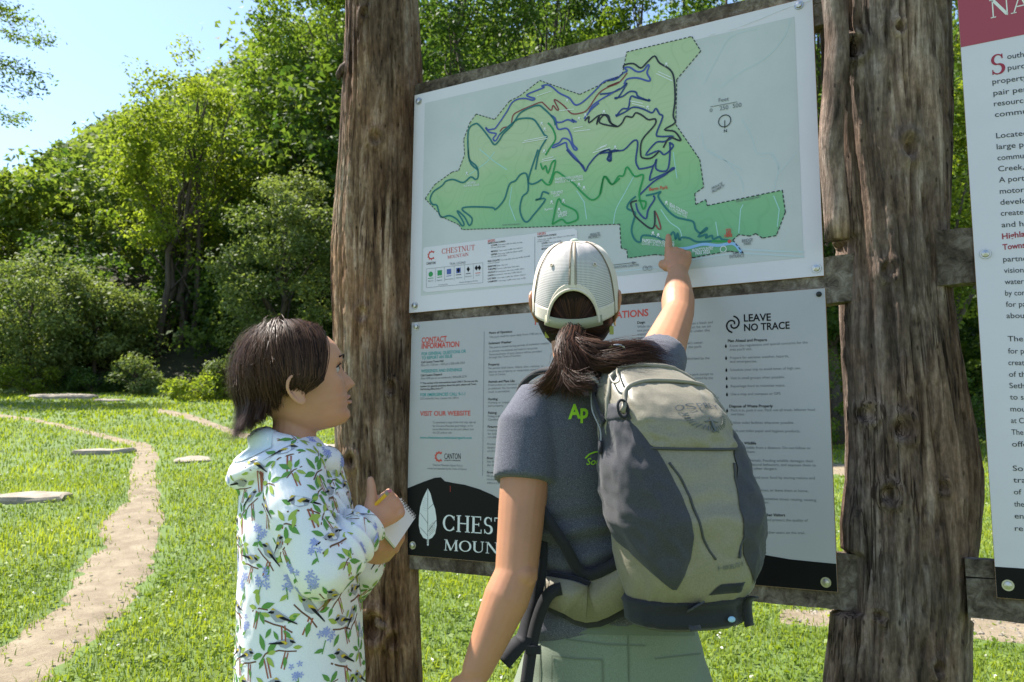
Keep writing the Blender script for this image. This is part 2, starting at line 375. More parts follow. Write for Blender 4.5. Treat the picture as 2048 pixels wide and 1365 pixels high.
# the wooded hillside behind reads as one mass
def interp_(tab, y):
    if y <= tab[0][0]: return tab[0][1]
    for (a, va), (b, vb) in zip(tab[:-1], tab[1:]):
        if y <= b: return va + (vb - va) * (y - a) / (b - a)
    return tab[-1][1]
def hillside():
    rng = np.random.default_rng(5); VV = []; FF = []; TT = []; nb = 0; cnt = 0
    while cnt < 455:
        y = rng.uniform(33, 120); x = rng.uniform(-0.85, 0.6) * y
        if cnt >= 320: y = rng.uniform(31, 54); x = rng.uniform(-0.28, 0.62) * y
        if x > 5 and y > 55: continue
        gz = G(x, y); h = rng.uniform(7, 12) if y > 45 else rng.uniform(7, 10); r = h * rng.uniform(0.3, 0.42)
        if cnt >= 320: h *= 1.35; r *= 1.2
        lim = y * interp_([(-0.7, 0.30), (-0.62, 0.345), (-0.5, 0.41), (-0.41, 0.45), (-0.3, 0.53), (-0.24, 2.0)], x / y) + CAMZ - gz
        if lim < 4.5: continue
        if h * 1.08 > lim: r *= lim / h / 1.08; h = lim / 1.08
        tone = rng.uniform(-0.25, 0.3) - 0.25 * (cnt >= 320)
        lf = 0.23 + y * 0.0027
        C, T, O, K = crown_points(rng, (x, y, gz + h * 0.55), (r, r, h * 0.5), 34, r * 0.37, 35, hollow=0.55, lowcut=-0.75)
        V, F = leaf_tris(C, lf * 1.1, rng, O); VV.append(V); FF.append(F + nb); nb += len(V); TT.append(np.clip(np.repeat(T, 3) + tone, 0, 1)); cnt += 1
    # dark undergrowth filling the wood's edge
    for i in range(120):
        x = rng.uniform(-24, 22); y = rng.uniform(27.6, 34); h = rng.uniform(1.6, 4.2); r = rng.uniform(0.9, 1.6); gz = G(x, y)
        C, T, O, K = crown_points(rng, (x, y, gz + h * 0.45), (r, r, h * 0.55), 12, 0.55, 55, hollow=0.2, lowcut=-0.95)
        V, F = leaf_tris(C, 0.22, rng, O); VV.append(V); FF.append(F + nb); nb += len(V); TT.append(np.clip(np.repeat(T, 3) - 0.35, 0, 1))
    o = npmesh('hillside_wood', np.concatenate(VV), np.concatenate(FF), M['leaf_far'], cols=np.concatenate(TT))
    tag(o, 'wooded hillside rising behind the lawn', 'wood', kind='stuff')
hillside()
# ------------------------------------------------------------------ lawn
def lawn():
    rng = np.random.default_rng(9); P = []
    def scatter(y0, y1, dens, hmin, hmax, w, lean):
        xa = -0.75 * y1 - 0.5; xb = 0.75 * y1 + 0.5; n = int((xb - xa) * (y1 - y0) * dens)
        x = rng.uniform(xa, xb, n); y = rng.uniform(y0, y1, n); k = np.abs(x) < 0.72 * y + 0.6
        x = x[k]; y = y[k]; keep = np.ones(len(x), bool)
        for poly in PATH_POLYS:
            pa = np.array(poly); bx = (x > pa[:, 0].min()) & (x < pa[:, 0].max()) & (y > pa[:, 1].min()) & (y < pa[:, 1].max())
            for i in np.nonzero(bx)[0]:
                if inside(poly, x[i] + rng.normal() * 0.07, y[i] + rng.normal() * 0.10) and rng.random() > 0.03: keep[i] = False
        for (sx, sy, sr) in STONES: keep &= ((x - sx) ** 2 + (y - sy) ** 2) > (sr * 0.8) ** 2
        x = x[keep]; y = y[keep]
        z = np.array([G(a, b) for a, b in zip(x, y)])
        pat = np.array([noise.noise(Vector((a * 0.9, b * 0.9, 0))) for a, b in zip(x, y)])
        P.append((x, y, z, pat, np.full(len(x), hmin), np.full(len(x), hmax), np.full(len(x), w), np.full(len(x), lean)))
    scatter(3.2, 6.5, 2700, 0.025, 0.068, 0.006, 0.9)
    scatter(6.5, 10.5, 1050, 0.03, 0.075, 0.009, 0.9)
    scatter(10.5, 17, 260, 0.04, 0.08, 0.017, 0.9)
    scatter(17, 26, 80, 0.05, 0.09, 0.035, 0.9)
    x, y, z, pat, h0, h1, w, lean = [np.concatenate(q) for q in zip(*P)]
    n = len(x); h = (h0 + (h1 - h0) * rng.random(n) ** 1.6) * (1 + 0.5 * pat)
    a = rng.uniform(0, 2 * np.pi, n); l = rng.uniform(0.2, 1.1, n) * h * lean
    dx = np.cos(a); dy = np.sin(a); px = -dy * w * 0.5; py = dx * w * 0.5
    z = z - 0.004
    V = np.stack([np.stack([x - px, y - py, z], 1), np.stack([x + px, y + py, z], 1),
                  np.stack([x + px * 0.9 + dx * l * 0.4, y + py * 0.9 + dy * l * 0.4, z + h * 0.62], 1), np.stack([x - px * 0.9 + dx * l * 0.4, y - py * 0.9 + dy * l * 0.4, z + h * 0.62], 1),
                  np.stack([x + dx * l, y + dy * l, z + h], 1)], 1).reshape(-1, 3)
    b = np.arange(n) * 5
    F = np.concatenate([np.stack([b, b + 1, b + 2], 1), np.stack([b, b + 2, b + 3], 1), np.stack([b + 3, b + 2, b + 4], 1)])
    t = np.clip(0.5 + 0.55 * pat + rng.normal(0, 0.2, n), 0, 1)
    o = npmesh('lawn_grass', V, F, M['grass'], cols=np.repeat(t, 5)); tag(o, 'short sunlit lawn grass', 'grass', kind='stuff')
    # clover leaves lying among the blades, white clover heads and straw bits
    k = rng.random(n) < 0.16; k &= (y < 12); C = np.stack([x[k], y[k], z[k] + 0.02 + 0.02 * rng.random(k.sum())], 1)
    V, F = leaf_quads(C, 0.03, rng, 1.6, aspect=0.95)
    o = npmesh('clover_leaves', V, F, M['grass'], cols=np.repeat(np.clip(0.45 + 0.5 * pat[k], 0, 1), 4)); tag(o, 'small clover leaves in the lawn', 'clover', kind='stuff')
    k = rng.random(n) < 0.0035; k &= (y < 14) & (pat > -0.15); C = np.stack([x[k], y[k], z[k] + 0.055], 1)
    C = np.repeat(C, 5, 0) + rng.normal(size=(k.sum() * 5, 3)) * 0.005
    V, F = leaf_quads(C, 0.014, rng, 0.6, aspect=0.9)
    o = npmesh('clover_flowers', V, F, mat('clover_white', (0.62, 0.60, 0.50), 0.8)); tag(o, 'tiny white clover heads in the lawn', 'flowers', kind='stuff')
    # pebbles on the trail
    rngp = random.Random(4); mb = MB()
    for poly in PATH_POLYS:
        pa = np.array(poly)
        for i in range(420):
            a = rngp.uniform(pa[:, 0].min(), pa[:, 0].max()); b_ = rngp.uniform(pa[:, 1].min(), pa[:, 1].max())
            if not inside(poly, a, b_): continue
            r = rngp.uniform(0.006, 0.022); c = Vector((a, b_, G(a, b_) + 0.012))
            mb.add([c + Vector((r * rngp.uniform(.7, 1.2), 0, 0)), c + Vector((0, r, 0)), c - Vector((r, 0, 0)), c - Vector((0, r * rngp.uniform(.6, 1.2), 0)), c + Vector((0, 0, r * 0.7))], [(0, 1, 4), (1, 2, 4), (2, 3, 4), (3, 0, 4)])
    tag(mb.build('trail_gravel', M['rock']), 'loose pebbles scattered on the dirt trail', 'gravel', kind='stuff')
lawn()
# ------------------------------------------------------------------ log frame that carries the signs
def wood(name, dark, mid, light, zs=0.13, scale=26, bump=0.9):
    m = mat(name, mid, 0.85, 0.2); n, l, b = nt(m)
    tc = n.new('ShaderNodeTexCoord'); mp = n.new('ShaderNodeMapping'); mp.inputs['Scale'].default_value = (1, 1, zs)
    l.new(tc.outputs['Object'], mp.inputs[0])
    a = noise_tex(n, l, scale, 8, 0.7, vec=mp.outputs[0]); a.inputs['Distortion'].default_value = 0.6
    r = ramp(n, [(0.32, dark), (0.5, mid), (0.68, light)]); l.new(a.outputs['Fac'], r.inputs[0])
    c = noise_tex(n, l, 5, 5, 0.6, mapping=(1, 1, 0.5)); r2 = ramp(n, [(0.36, (0.30, 0.23, 0.18)), (0.60, (1.2, 1.17, 1.15))]); l.new(c.outputs['Fac'], r2.inputs[0])
    mx = n.new('ShaderNodeMixRGB'); mx.blend_type = 'MULTIPLY'; mx.inputs[0].default_value = 0.85
    l.new(r.outputs[0], mx.inputs[1]); l.new(r2.outputs[0], mx.inputs[2]); l.new(mx.outputs[0], b.inputs['Base Color'])
    f = noise_tex(n, l, scale * 3.2, 6, 0.7, vec=mp.outputs[0])
    if zs < 0.5:      # dark checks running with the grain, worm holes
        mp2 = n.new('ShaderNodeMapping'); mp2.inputs['Scale'].default_value = (1, 1, 0.05); l.new(tc.outputs['Object'], mp2.inputs[0])
        ck = noise_tex(n, l, 40, 3, 0.5, vec=mp2.outputs[0]); rc = ramp(n, [(0.455, (1, 1, 1)), (0.485, (0.16, 0.12, 0.10)), (0.505, (0.16, 0.12, 0.10)), (0.53, (1, 1, 1))]); l.new(ck.outputs['Fac'], rc.inputs[0])
        gate = noise_tex(n, l, 7, 2, 0.5, mapping=(1, 1, 0.4)); rg = ramp(n, [(0.52, (0, 0, 0)), (0.62, (0.9, 0.9, 0.9))]); l.new(gate.outputs['Fac'], rg.inputs[0])
        m2 = n.new('ShaderNodeMixRGB'); m2.blend_type = 'MULTIPLY'; l.new(rg.outputs[0], m2.inputs[0]); l.new(mx.outputs[0], m2.inputs[1]); l.new(rc.outputs[0], m2.inputs[2])
        vo = n.new('ShaderNodeTexVoronoi'); vo.inputs['Scale'].default_value = 34; mp3 = n.new('ShaderNodeMapping'); mp3.inputs['Scale'].default_value = (1, 1, 0.45); l.new(tc.outputs['Object'], mp3.inputs[0]); l.new(mp3.outputs[0], vo.inputs['Vector'])
        rv = ramp(n, [(0.06, (0.12, 0.08, 0.06)), (0.13, (1, 1, 1))]); l.new(vo.outputs['Distance'], rv.inputs[0])
        m3 = n.new('ShaderNodeMixRGB'); m3.blend_type = 'MULTIPLY'; m3.inputs[0].default_value = 0.8; l.new(m2.outputs[0], m3.inputs[1]); l.new(rv.outputs[0], m3.inputs[2])
        wm = noise_tex(n, l, 3.3, 4, 0.6, mapping=(1, 1, 0.7)); rw = ramp(n, [(0.42, (1, 1, 1)), (0.66, (1.22, 0.95, 0.76))]); l.new(wm.outputs['Fac'], rw.inputs[0])
        m4 = n.new('ShaderNodeMixRGB'); m4.blend_type = 'MULTIPLY'; m4.inputs[0].default_value = 0.8; l.new(m3.outputs[0], m4.inputs[1]); l.new(rw.outputs[0], m4.inputs[2])
        sp = noise_tex(n, l, 95, 5, 0.7, mapping=(1, 1, 0.55)); rs = ramp(n, [(0.35, (0.62, 0.6, 0.58)), (0.65, (1.3, 1.28, 1.26))]); l.new(sp.outputs['Fac'], rs.inputs[0])
        m5 = n.new('ShaderNodeMixRGB'); m5.blend_type = 'MULTIPLY'; m5.inputs[0].default_value = 0.75; l.new(m4.outputs[0], m5.inputs[1]); l.new(rs.outputs[0], m5.inputs[2]); l.new(m5.outputs[0], b.inputs['Base Color'])
    ad = n.new('ShaderNodeMath'); ad.operation = 'ADD'; l.new(a.outputs['Fac'], ad.inputs[0]); l.new(f.outputs['Fac'], ad.inputs[1])
    bp = n.new('ShaderNodeBump'); bp.inputs['Strength'].default_value = bump; bp.inputs['Distance'].default_value = 0.012
    l.new(ad.outputs[0], bp.inputs['Height']); l.new(bp.outputs[0], b.inputs['Normal'])
    return m
M['log_brown'] = wood('weathered_brown_log', (0.035, 0.022, 0.014), (0.21, 0.142, 0.09), (0.44, 0.36, 0.285))
M['log_grey'] = wood('weathered_grey_log', (0.030, 0.023, 0.018), (0.175, 0.137, 0.112), (0.42, 0.36, 0.325))
M['plank'] = wood('weathered_plank', (0.04, 0.03, 0.024), (0.16, 0.13, 0.10), (0.32, 0.28, 0.235), scale=34, zs=1.0, bump=0.6)
frame = empty('sign_frame', (at(1240, 900, 2.3).x, at(1240, 900, 2.3).y, 0), 'rustic log post frame with plank rails carrying the signs', 'sign frame')
def interp(tab, y):
    if y <= tab[0][0]: return tab[0][1]
    for (a, va), (b, vb) in zip(tab[:-1], tab[1:]):
        if y <= b: return va + (vb - va) * (y - a) / (b - a)
    return tab[-1][1]
def log_post(name, left, right, Y, mt, seed, knots=(), label=None, nth=190, depth=None, twist=0.25):
    """profile given as outline columns over photo rows, rounded in depth"""
    ys = list(np.arange(-330, 1500, 6.0)); V = []; F = []
    zlow = -0.1; rows = []
    def sm(tab, y): return sum(interp(tab, y + d) for d in range(-150, 151, 30)) / 11
    for y in ys:
        a = at(interp(left, y), y, Y); b = at(interp(right, y), y, Y)
        a2 = at(sm(left, y), y, Y); b2 = at(sm(right, y), y, Y); rows.append((a.z, a.x, b.x, a2.x, b2.x))
    last = rows[-1]
    z = last[0]
    while z > zlow: z -= 0.05; e_ = 0.003 * (last[0] - z); rows.append((z, last[1] - e_, last[2] + e_, last[3] - e_, last[4] + e_))
    for (z, xa, xb, xc, xd) in rows:
        ry = depth
        for k in range(nth):
            th = 2 * math.pi * k / nth; tt = th + z * twist
            g = noise.noise(Vector((math.cos(tt) * 4.2, math.sin(tt) * 4.2, z * 1.1 + seed)))
            g2 = noise.noise(Vector((math.cos(tt) * 13, math.sin(tt) * 13, z * 2.2 + seed)))
            g3 = noise.noise(Vector((math.cos(tt) * 34, math.sin(tt) * 34, z * 4.5 + seed)))
            d = 0.010 * g + 0.006 * g2 + 0.0032 * g3
            if g2 < -0.28: d -= (-0.28 - g2) * 0.03
            ck = abs(noise.noise(Vector((math.cos(tt) * 6.5, math.sin(tt) * 6.5, z * 0.8 + seed * 2))))
            if ck < 0.05: d -= 0.013 * (1 - ck / 0.05)
            ck = abs(noise.noise(Vector((math.cos(tt) * 17, math.sin(tt) * 17, z * 1.6 + seed * 3))))
            if ck < 0.07: d -= 0.005 * (1 - ck / 0.07)
            d *= 0.5 + 0.5 * abs(math.sin(th))
            c, s = math.cos(th), math.sin(th); k_ = sstep(0.80, 0.97, abs(c))
            l_ = xc + (xa - xc) * k_; r_ = xd + (xb - xd) * k_; cx = (l_ + r_) / 2; rx = (r_ - l_) / 2
            px_, py_ = cx + (rx + d) * c, Y + (ry + d) * s
            for (kx, kz, kr, kd) in knots:
                q = ((px_ - kx) ** 2 + (z - kz) ** 2 * 0.6) / kr ** 2
                if s < 0.2 and q < 6: py_ += kd * (math.exp(-q * 1.8) - 0.55 * math.exp(-((math.sqrt(q) - 1.15) ** 2) * 5))
            V.append((px_, py_, z))
    for j in range(len(rows) - 1):
        for k in range(nth): F.append((j * nth + k, (j + 1) * nth + k, (j + 1) * nth + (k + 1) % nth, j * nth + (k + 1) % nth))
    F.append(tuple(range(nth))); F.append(tuple((len(rows) - 1) * nth + k for k in range(nth))[::-1])
    o = mobj(name, V, F, mt, frame)
    if label: o['label'] = label
    return o
def kn(px, py, Y, r, d): p = at(px, py, Y); return (p.x, p.z, r, d)
YL, YR = 2.70, 2.02
pl = log_post('post', [(-330, 700), (0, 692), (100, 690), (170, 687), (300, 680), (400, 672), (500, 664), (600, 664), (700, 668), (800, 671), (900, 672), (1000, 680), (1110, 690), (1200, 697), (1300, 705), (1365, 710), (1500, 716)],
         [(-330, 835), (0, 836), (100, 843), (170, 845), (300, 842), (600, 836), (900, 834), (1110, 835), (1200, 838), (1365, 845), (1500, 850)], YL, M['log_brown'], 3.0, depth=0.115, knots=
         [kn(758, 1240, YL, 0.035, 0.035), kn(712, 920, YL, 0.02, 0.022), kn(790, 780, YL, 0.018, 0.018), kn(735, 640, YL, 0.02, 0.02), kn(760, 300, YL, 0.02, 0.018), kn(740, 60, YL, 0.016, 0.018), kn(796, 1265, YL, 0.02, 0.02)], label='brown log post with a deep knot near the bottom')
k0 = at(758, 1244, YL - 0.10); mb = MB()
mb.tube([k0 + Vector((0.0, 0.03, 0.01)), k0 + Vector((0.004, 0, 0)), k0 + Vector((0.018, -0.022, -0.008)), k0 + Vector((0.026, -0.03, -0.012))], [0.02, 0.019, 0.014, 0.006], 12)
mb.build('knot_stub', M['log_grey'], frame, True)
k0 = at(690, 150, YL); mb = MB()
mb.tube([k0 + Vector((0.03, -0.02, 0.03)), k0 + Vector((-0.004, -0.02, 0.012)), k0 + Vector((-0.016, -0.024, -0.012)), k0 + Vector((-0.018, -0.026, -0.03))], [0.022, 0.016, 0.012, 0.004], 10)
mb.build('branch_stub', M['log_grey'], frame, True)
pr = log_post('post', [(-330, 1668), (0, 1652), (60, 1648), (150, 1650), (250, 1660), (400, 1666), (478, 1673), (486, 1690), (600, 1688), (700, 1690), (800, 1697), (900, 1700), (960, 1697), (1050, 1686), (1100, 1688), (1108, 1703), (1218, 1703), (1226, 1668), (1365, 1653), (1500, 1640)],
         [(-330, 1880), (0, 1890), (100, 1892), (300, 1890), (446, 1890), (454, 1880), (562, 1880), (572, 1892), (700, 1903), (780, 1922), (860, 1945), (940, 1957), (1000, 1955), (1060, 1950), (1116, 1942), (1124, 1918), (1226, 1918), (1236, 1934), (1365, 1930), (1500, 1926)], YR, M['log_grey'], 8.0, depth=0.135, knots=
         [kn(1680, 128, YR, 0.022, 0.03), kn(1752, 105, YR, 0.012, 0.018), kn(1770, 330, YR, 0.024, 0.02), kn(1712, 830, YR, 0.016, 0.02), kn(1760, 860, YR, 0.022, 0.018), kn(1740, 985, YR, 0.018, 0.022), kn(1722, 1215, YR, 0.010, 0.02), kn(1735, 560, YR, 0.016, 0.016), kn(1830, 970, YR, 0.012, 0.014), kn(1820, 1310, YR, 0.014, 0.016)], label='thick grey log post notched for the rails')
# the long split rib of wood on the left face of the right post
mb = MB(); pts = [at(1668 + 6 * math.sin(y / 60.0), y, YR - 0.085) for y in range(-200, 486, 40)]
mb.tube(pts, [(0.022 + 0.004 * math.sin(i * 1.7), 0.03) for i in range(len(pts))], 14)
mb.build('split_rib', M['log_grey'], frame, True)
def rail(u0, u1, v0, v1, t0=-0.0055, t1=-0.05, seed=0, name='rail', parent=None):
    nu, nv = 60, 7; V = []; F = []
    def P(i, j, side):
        u = u0 + (u1 - u0) * i / nu; v = v0 + (v1 - v0) * j / nv
        e = (0.005 * noise.noise(Vector((u * 6, seed + 3 * (j == nv), 0))) + 0.002 * noise.noise(Vector((u * 30, seed, 5)))) * (j in (0, nv))
        if side == 0: return suv(u, v + e, t0 - 0.0012 * abs(noise.noise(Vector((u * 4, v * 60, seed)))))
        return suv(u, v + e, t1)
    idx = {}
    for side in (0, 1):
        for j in range(nv + 1):
            for i in range(nu + 1): idx[(i, j, side)] = len(V); V.append(P(i, j, side))
    for i in range(nu):
        for j in range(nv):
            F.append((idx[i, j, 0], idx[i + 1, j, 0], idx[i + 1, j + 1, 0], idx[i, j + 1, 0])); F.append((idx[i, j, 1], idx[i, j + 1, 1], idx[i + 1, j + 1, 1], idx[i + 1, j, 1]))
        F.append((idx[i, 0, 0], idx[i, 0, 1], idx[i + 1, 0, 1], idx[i + 1, 0, 0])); F.append((idx[i, nv, 0], idx[i + 1, nv, 0], idx[i + 1, nv, 1], idx[i, nv, 1]))
    for j in range(nv):
        F.append((idx[0, j, 0], idx[0, j + 1, 0], idx[0, j + 1, 1], idx[0, j, 1])); F.append((idx[nu, j, 0], idx[nu, j, 1], idx[nu, j + 1, 1], idx[nu, j + 1, 0]))
    return mobj(name, V, F, M['plank'], parent or frame, False)
uL = sgn(806, 400)[0]; uR = sgn(1712, 600)[0]
vt = sgn(830, 171)[1]
rail(uL, uR, vt - 0.052, vt + 0.006, seed=1); rail(uL - 0.01, uR, vt - 0.115, vt - 0.056, seed=2)
v2a, v2b = sgn(1670, 606)[1], sgn(1670, 512)[1]; rail(uL - 0.01, uR, v2a, v2b, seed=3)
v3a, v3b = sgn(1690, 1222)[1], sgn(1690, 1108)[1]; rail(uL, uR, v3a, v3b, seed=4)
u2 = sgn(1872, 500)[0]
rail(u2, 0.95, sgn(1920, 566)[1], sgn(1920, 457)[1], t0=-0.0055, seed=5)
v4a, v4b = sgn(1950, 1238)[1], sgn(1950, 1120)[1]
rail(u2 + 0.02, 0.95, v4a, v4a + (v4b - v4a) * 0.68, seed=6); rail(u2 + 0.02, 0.95, v4a + (v4b - v4a) * 0.70, v4b, seed=7, t0=-0.008)
rail(u2 + 0.02, 0.95, 1.16, 1.28, seed=8)
# ------------------------------------------------------------------ sign panels
M['sign_white'] = noisy('sign_white', [(0.3, (0.61, 0.56, 0.595)), (0.7, (0.655, 0.605, 0.64))], 3.0, 0.3, bump=0, spec=0.5)
M['sign_grey'] = noisy('sign_grey', [(0.3, (0.385, 0.365, 0.375)), (0.7, (0.43, 0.41, 0.42))], 2.2, 0.3, bump=0, spec=0.35)
M['sign_edge'] = mat('sign_core', (0.32, 0.16, 0.07), 0.7)
M['ink'] = mat('ink_black', (0.006, 0.006, 0.007), 0.4, 0.12)
M['ink_txt'] = mat('ink_text_grey', (0.16, 0.165, 0.175), 0.5)
M['ink_lt'] = mat('ink_light_grey', (0.33, 0.34, 0.36), 0.5)
M['ink_red'] = mat('ink_red', (0.55, 0.06, 0.04), 0.45)
M['ink_wine'] = mat('ink_wine', (0.32, 0.022, 0.04), 0.4)
M['ink_teal'] = mat('ink_teal', (0.02, 0.27, 0.27), 0.45)
M['ink_white'] = mat('ink_white', (0.68, 0.69, 0.70), 0.45)
M['t_blue'] = mat('trail_blue', (0.055, 0.085, 0.32), 0.4); M['t_navy'] = mat('trail_navy', (0.02, 0.05, 0.17), 0.4)
M['t_teal'] = mat('trail_teal', (0.01, 0.14, 0.13), 0.4); M['t_green'] = mat('trail_green', (0.012, 0.25, 0.05), 0.4)
M['t_red'] = mat('trail_red', (0.22, 0.045, 0.035), 0.4); M['t_black'] = mat('trail_black', (0.015, 0.02, 0.02), 0.4)
M['t_river'] = mat('river_blue', (0.24, 0.42, 0.68), 0.4); M['t_creek'] = mat('creek_pale', (0.33, 0.56, 0.52), 0.4); M['t_contour'] = mat('creek_grey', (0.46, 0.52, 0.55), 0.4)
M['metal'] = mat('bolt_metal', (0.45, 0.43, 0.40), 0.35, Metallic=1.0)
M['metal_dk'] = mat('bolt_dark', (0.02, 0.02, 0.02), 0.5)
def map_mat():
    m = mat('map_green', (0.2, 0.45, 0.2), 0.3, 0.5); n, l, b = nt(m)
    tc = n.new('ShaderNodeTexCoord'); sp = n.new('ShaderNodeSeparateXYZ'); l.new(tc.outputs['Object'], sp.inputs[0])
    t = noise_tex(n, l, 2.6, 3, 0.5)
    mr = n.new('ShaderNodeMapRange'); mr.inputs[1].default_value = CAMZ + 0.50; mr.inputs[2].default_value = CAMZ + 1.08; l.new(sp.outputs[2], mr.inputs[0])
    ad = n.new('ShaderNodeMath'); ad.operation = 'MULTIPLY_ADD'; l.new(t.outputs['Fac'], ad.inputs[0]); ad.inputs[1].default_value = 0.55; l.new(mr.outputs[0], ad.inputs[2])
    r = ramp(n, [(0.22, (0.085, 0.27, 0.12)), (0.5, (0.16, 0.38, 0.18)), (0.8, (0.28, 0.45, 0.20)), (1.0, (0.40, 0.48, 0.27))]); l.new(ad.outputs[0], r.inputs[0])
    # printed contour lines
    w = n.new('ShaderNodeTexNoise'); w.inputs['Scale'].default_value = 3.4; w.inputs['Detail'].default_value = 2; l.new(tc.outputs['Object'], w.inputs['Vector'])
    mm = n.new('ShaderNodeMath'); mm.operation = 'MULTIPLY'; mm.inputs[1].default_value = 26; l.new(w.outputs['Fac'], mm.inputs[0])
    fr = n.new('ShaderNodeMath'); fr.operation = 'FRACT'; l.new(mm.outputs[0], fr.inputs[0])
    r3 = ramp(n, [(0.0, (0.9, 0.93, 0.9)), (0.16, (1, 1, 1)), (0.9, (1, 1, 1)), (1.0, (0.9, 0.93, 0.9))]); l.new(fr.outputs[0], r3.inputs[0])
    mx = n.new('ShaderNodeMixRGB'); mx.blend_type = 'MULTIPLY'; mx.inputs[0].default_value = 1; l.new(r.outputs[0], mx.inputs[1]); l.new(r3.outputs[0], mx.inputs[2])
    l.new(mx.outputs[0], b.inputs['Base Color']); return m
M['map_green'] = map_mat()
M['map_bg'] = noisy('map_background', [(0.35, (0.44, 0.45, 0.435)), (0.65, (0.52, 0.515, 0.50))], 2.5, 0.3, bump=0, spec=0.5)
def panel(name, label, u0, u1, v0, v1, m, th=0.005):
    c = suv((u0 + u1) / 2, v0); root = empty(name, c, label, 'sign')
    mb = MB(); mb.box(suv((u0 + u1) / 2, (v0 + v1) / 2, -th / 2 - 0.0002), SU * (u1 - u0) / 2, SV * (v1 - v0) / 2, SN * th / 2)
    mb.build('backing_board', M['sign_edge'], root)
    e = 0.0008
    mb = MB(); mb.add([suv(u0 + e, v0 + e, 0.0004), suv(u1 - e, v0 + e, 0.0004), suv(u1 - e, v1 - e, 0.0004), suv(u0 + e, v1 - e, 0.0004)], [(0, 1, 2, 3)])
    mb.build('face', m, root)
    return root
def poly_uv(name, pts, m, parent, off):     # filled polygon in sign coords
    from mathutils.geometry import tessellate_polygon
    tris = tessellate_polygon([[Vector((u, v, 0)) for u, v in pts]]); F = []
    for t in tris:
        p, q, r = [Vector(pts[i]) for i in t]
        F.append(tuple(t) if (q - p).cross(r - p) > 0 else (t[0], t[2], t[1]))
    return mobj(name, [suv(u, v, off) for u, v in pts], F, m, parent, False)
def poly_px(name, pts, m, parent, off): return poly_uv(name, [sgn(*p) for p in pts], m, parent, off)
class Ink:
    """collects flat print of one colour on a sign"""
    def __init__(s, m, off): s.m = m; s.off = off; s.v = []; s.f = []
    def addp(s, pts, faces):
        n = len(s.v); s.v += [suv(u, v, s.off) for u, v in pts]; s.f += [tuple(i + n for i in q) for q in faces]
    def line(s, pts, w, uv=False, smooth=True):
        P = [Vector((p if uv else sgn(*p))) for p in pts]
        if smooth and len(P) > 3:
            Q = []
            for i in range(len(P) - 1):
                a, b, c, d = P[max(i - 1, 0)], P[i], P[i + 1], P[min(i + 2, len(P) - 1)]
                for k in range(4):
                    t = k / 4; Q.append(0.5 * ((2 * b) + (c - a) * t + (2 * a - 5 * b + 4 * c - d) * t * t + (-a + 3 * b - 3 * c + d) * t ** 3))
            Q.append(P[-1]); P = Q
        L = []; n = len(P)
        for i in range(n):
            t = P[min(i + 1, n - 1)] - P[max(i - 1, 0)]
            t = t.normalized() if t.length > 1e-9 else Vector((1, 0)); nn = Vector((-t.y, t.x)) * w / 2
            L += [P[i] + nn, P[i] - nn]
        s.addp(L, [(2 * i, 2 * i + 1, 2 * i + 3, 2 * i + 2) for i in range(n - 1)])
    def dash(s, pts, w, dl=0.008, gap=0.005):
        P = [Vector(sgn(*p)) for p in pts]
        for a, b in zip(P[:-1], P[1:]):
            L = (b - a).length; t = 0
            while t < L:
                s.line([a.lerp(b, t / L), a.lerp(b, min(1, (t + dl) / L))], w, uv=True, smooth=False); t += dl + gap
    def disc(s, px, py, r, n=20, uv=False):
        c = Vector((px, py)) if uv else Vector(sgn(px, py)); s.addp([c + Vector((math.cos(6.2832 * k / n), math.sin(6.2832 * k / n))) * r for k in range(n)], [tuple(range(n))])
    def ring(s, px, py, r, w, n=24, a0=0, a1=6.2832):
        c = Vector(sgn(px, py)); s.line([c + Vector((math.cos(a0 + (a1 - a0) * k / n), math.sin(a0 + (a1 - a0) * k / n))) * r for k in range(n + 1)], w, uv=True, smooth=False)
    def text(s, body, x0, y0, x1, y1, hpx, bold=0.0, fit=True):
        """text whose baseline runs between two photo pixels with the given capital height in pixels"""
        a = Vector(sgn(x0, y0)); b = Vector(sgn(x1, y1)); h = sgn(x0, y0 - hpx)[1] - a.y
        V, Fc, w, ch = glyphs(body, bold)
        d = b - a; L = d.length if fit else w * h / ch; d.normalize(); up = Vector((0, 1))
        s.addp([a + d * (v[0] * L / w) + up * (v[1] * h / ch) for v in V], Fc)
    def build(s, name, parent):
        o = mobj(name, s.v, s.f, s.m, parent, False)
        if name != 'trail_line' and len(s.f) > 30: o['kind'] = 'stuff'
        return o
_gl = {}
CAPH = None
def glyphs(body, bold=0.0):
    global CAPH
    key = (body, bold)
    if key in _gl: return _gl[key]
    cu = bpy.data.curves.new('t', 'FONT'); cu.body = body; cu.size = 1.0; cu.offset = bold; cu.resolution_u = 3; cu.fill_mode = 'FRONT'
    o = bpy.data.objects.new('t', cu); col.objects.link(o)
    dg = bpy.context.evaluated_depsgraph_get(); me = bpy.data.meshes.new_from_object(o.evaluated_get(dg))
    V = [(v.co.x, v.co.y) for v in me.vertices]; F = [tuple(p.vertices) for p in me.polygons]
    bpy.data.objects.remove(o); bpy.data.curves.remove(cu); bpy.data.meshes.remove(me)
    x0 = min(v[0] for v in V); V = [(x - x0, y) for x, y in V]; w = max(v[0] for v in V)
    if CAPH is None:
        CAPH = 0.7
        if body != 'H': CAPH = max(v[1] for v in glyphs('H')[0])
    _gl[key] = (V, F, w, CAPH)
    return _gl[key]
glyphs('H'); CAPH = max(v[1] for v in _gl[('H', 0.0)][0]); _gl.clear()
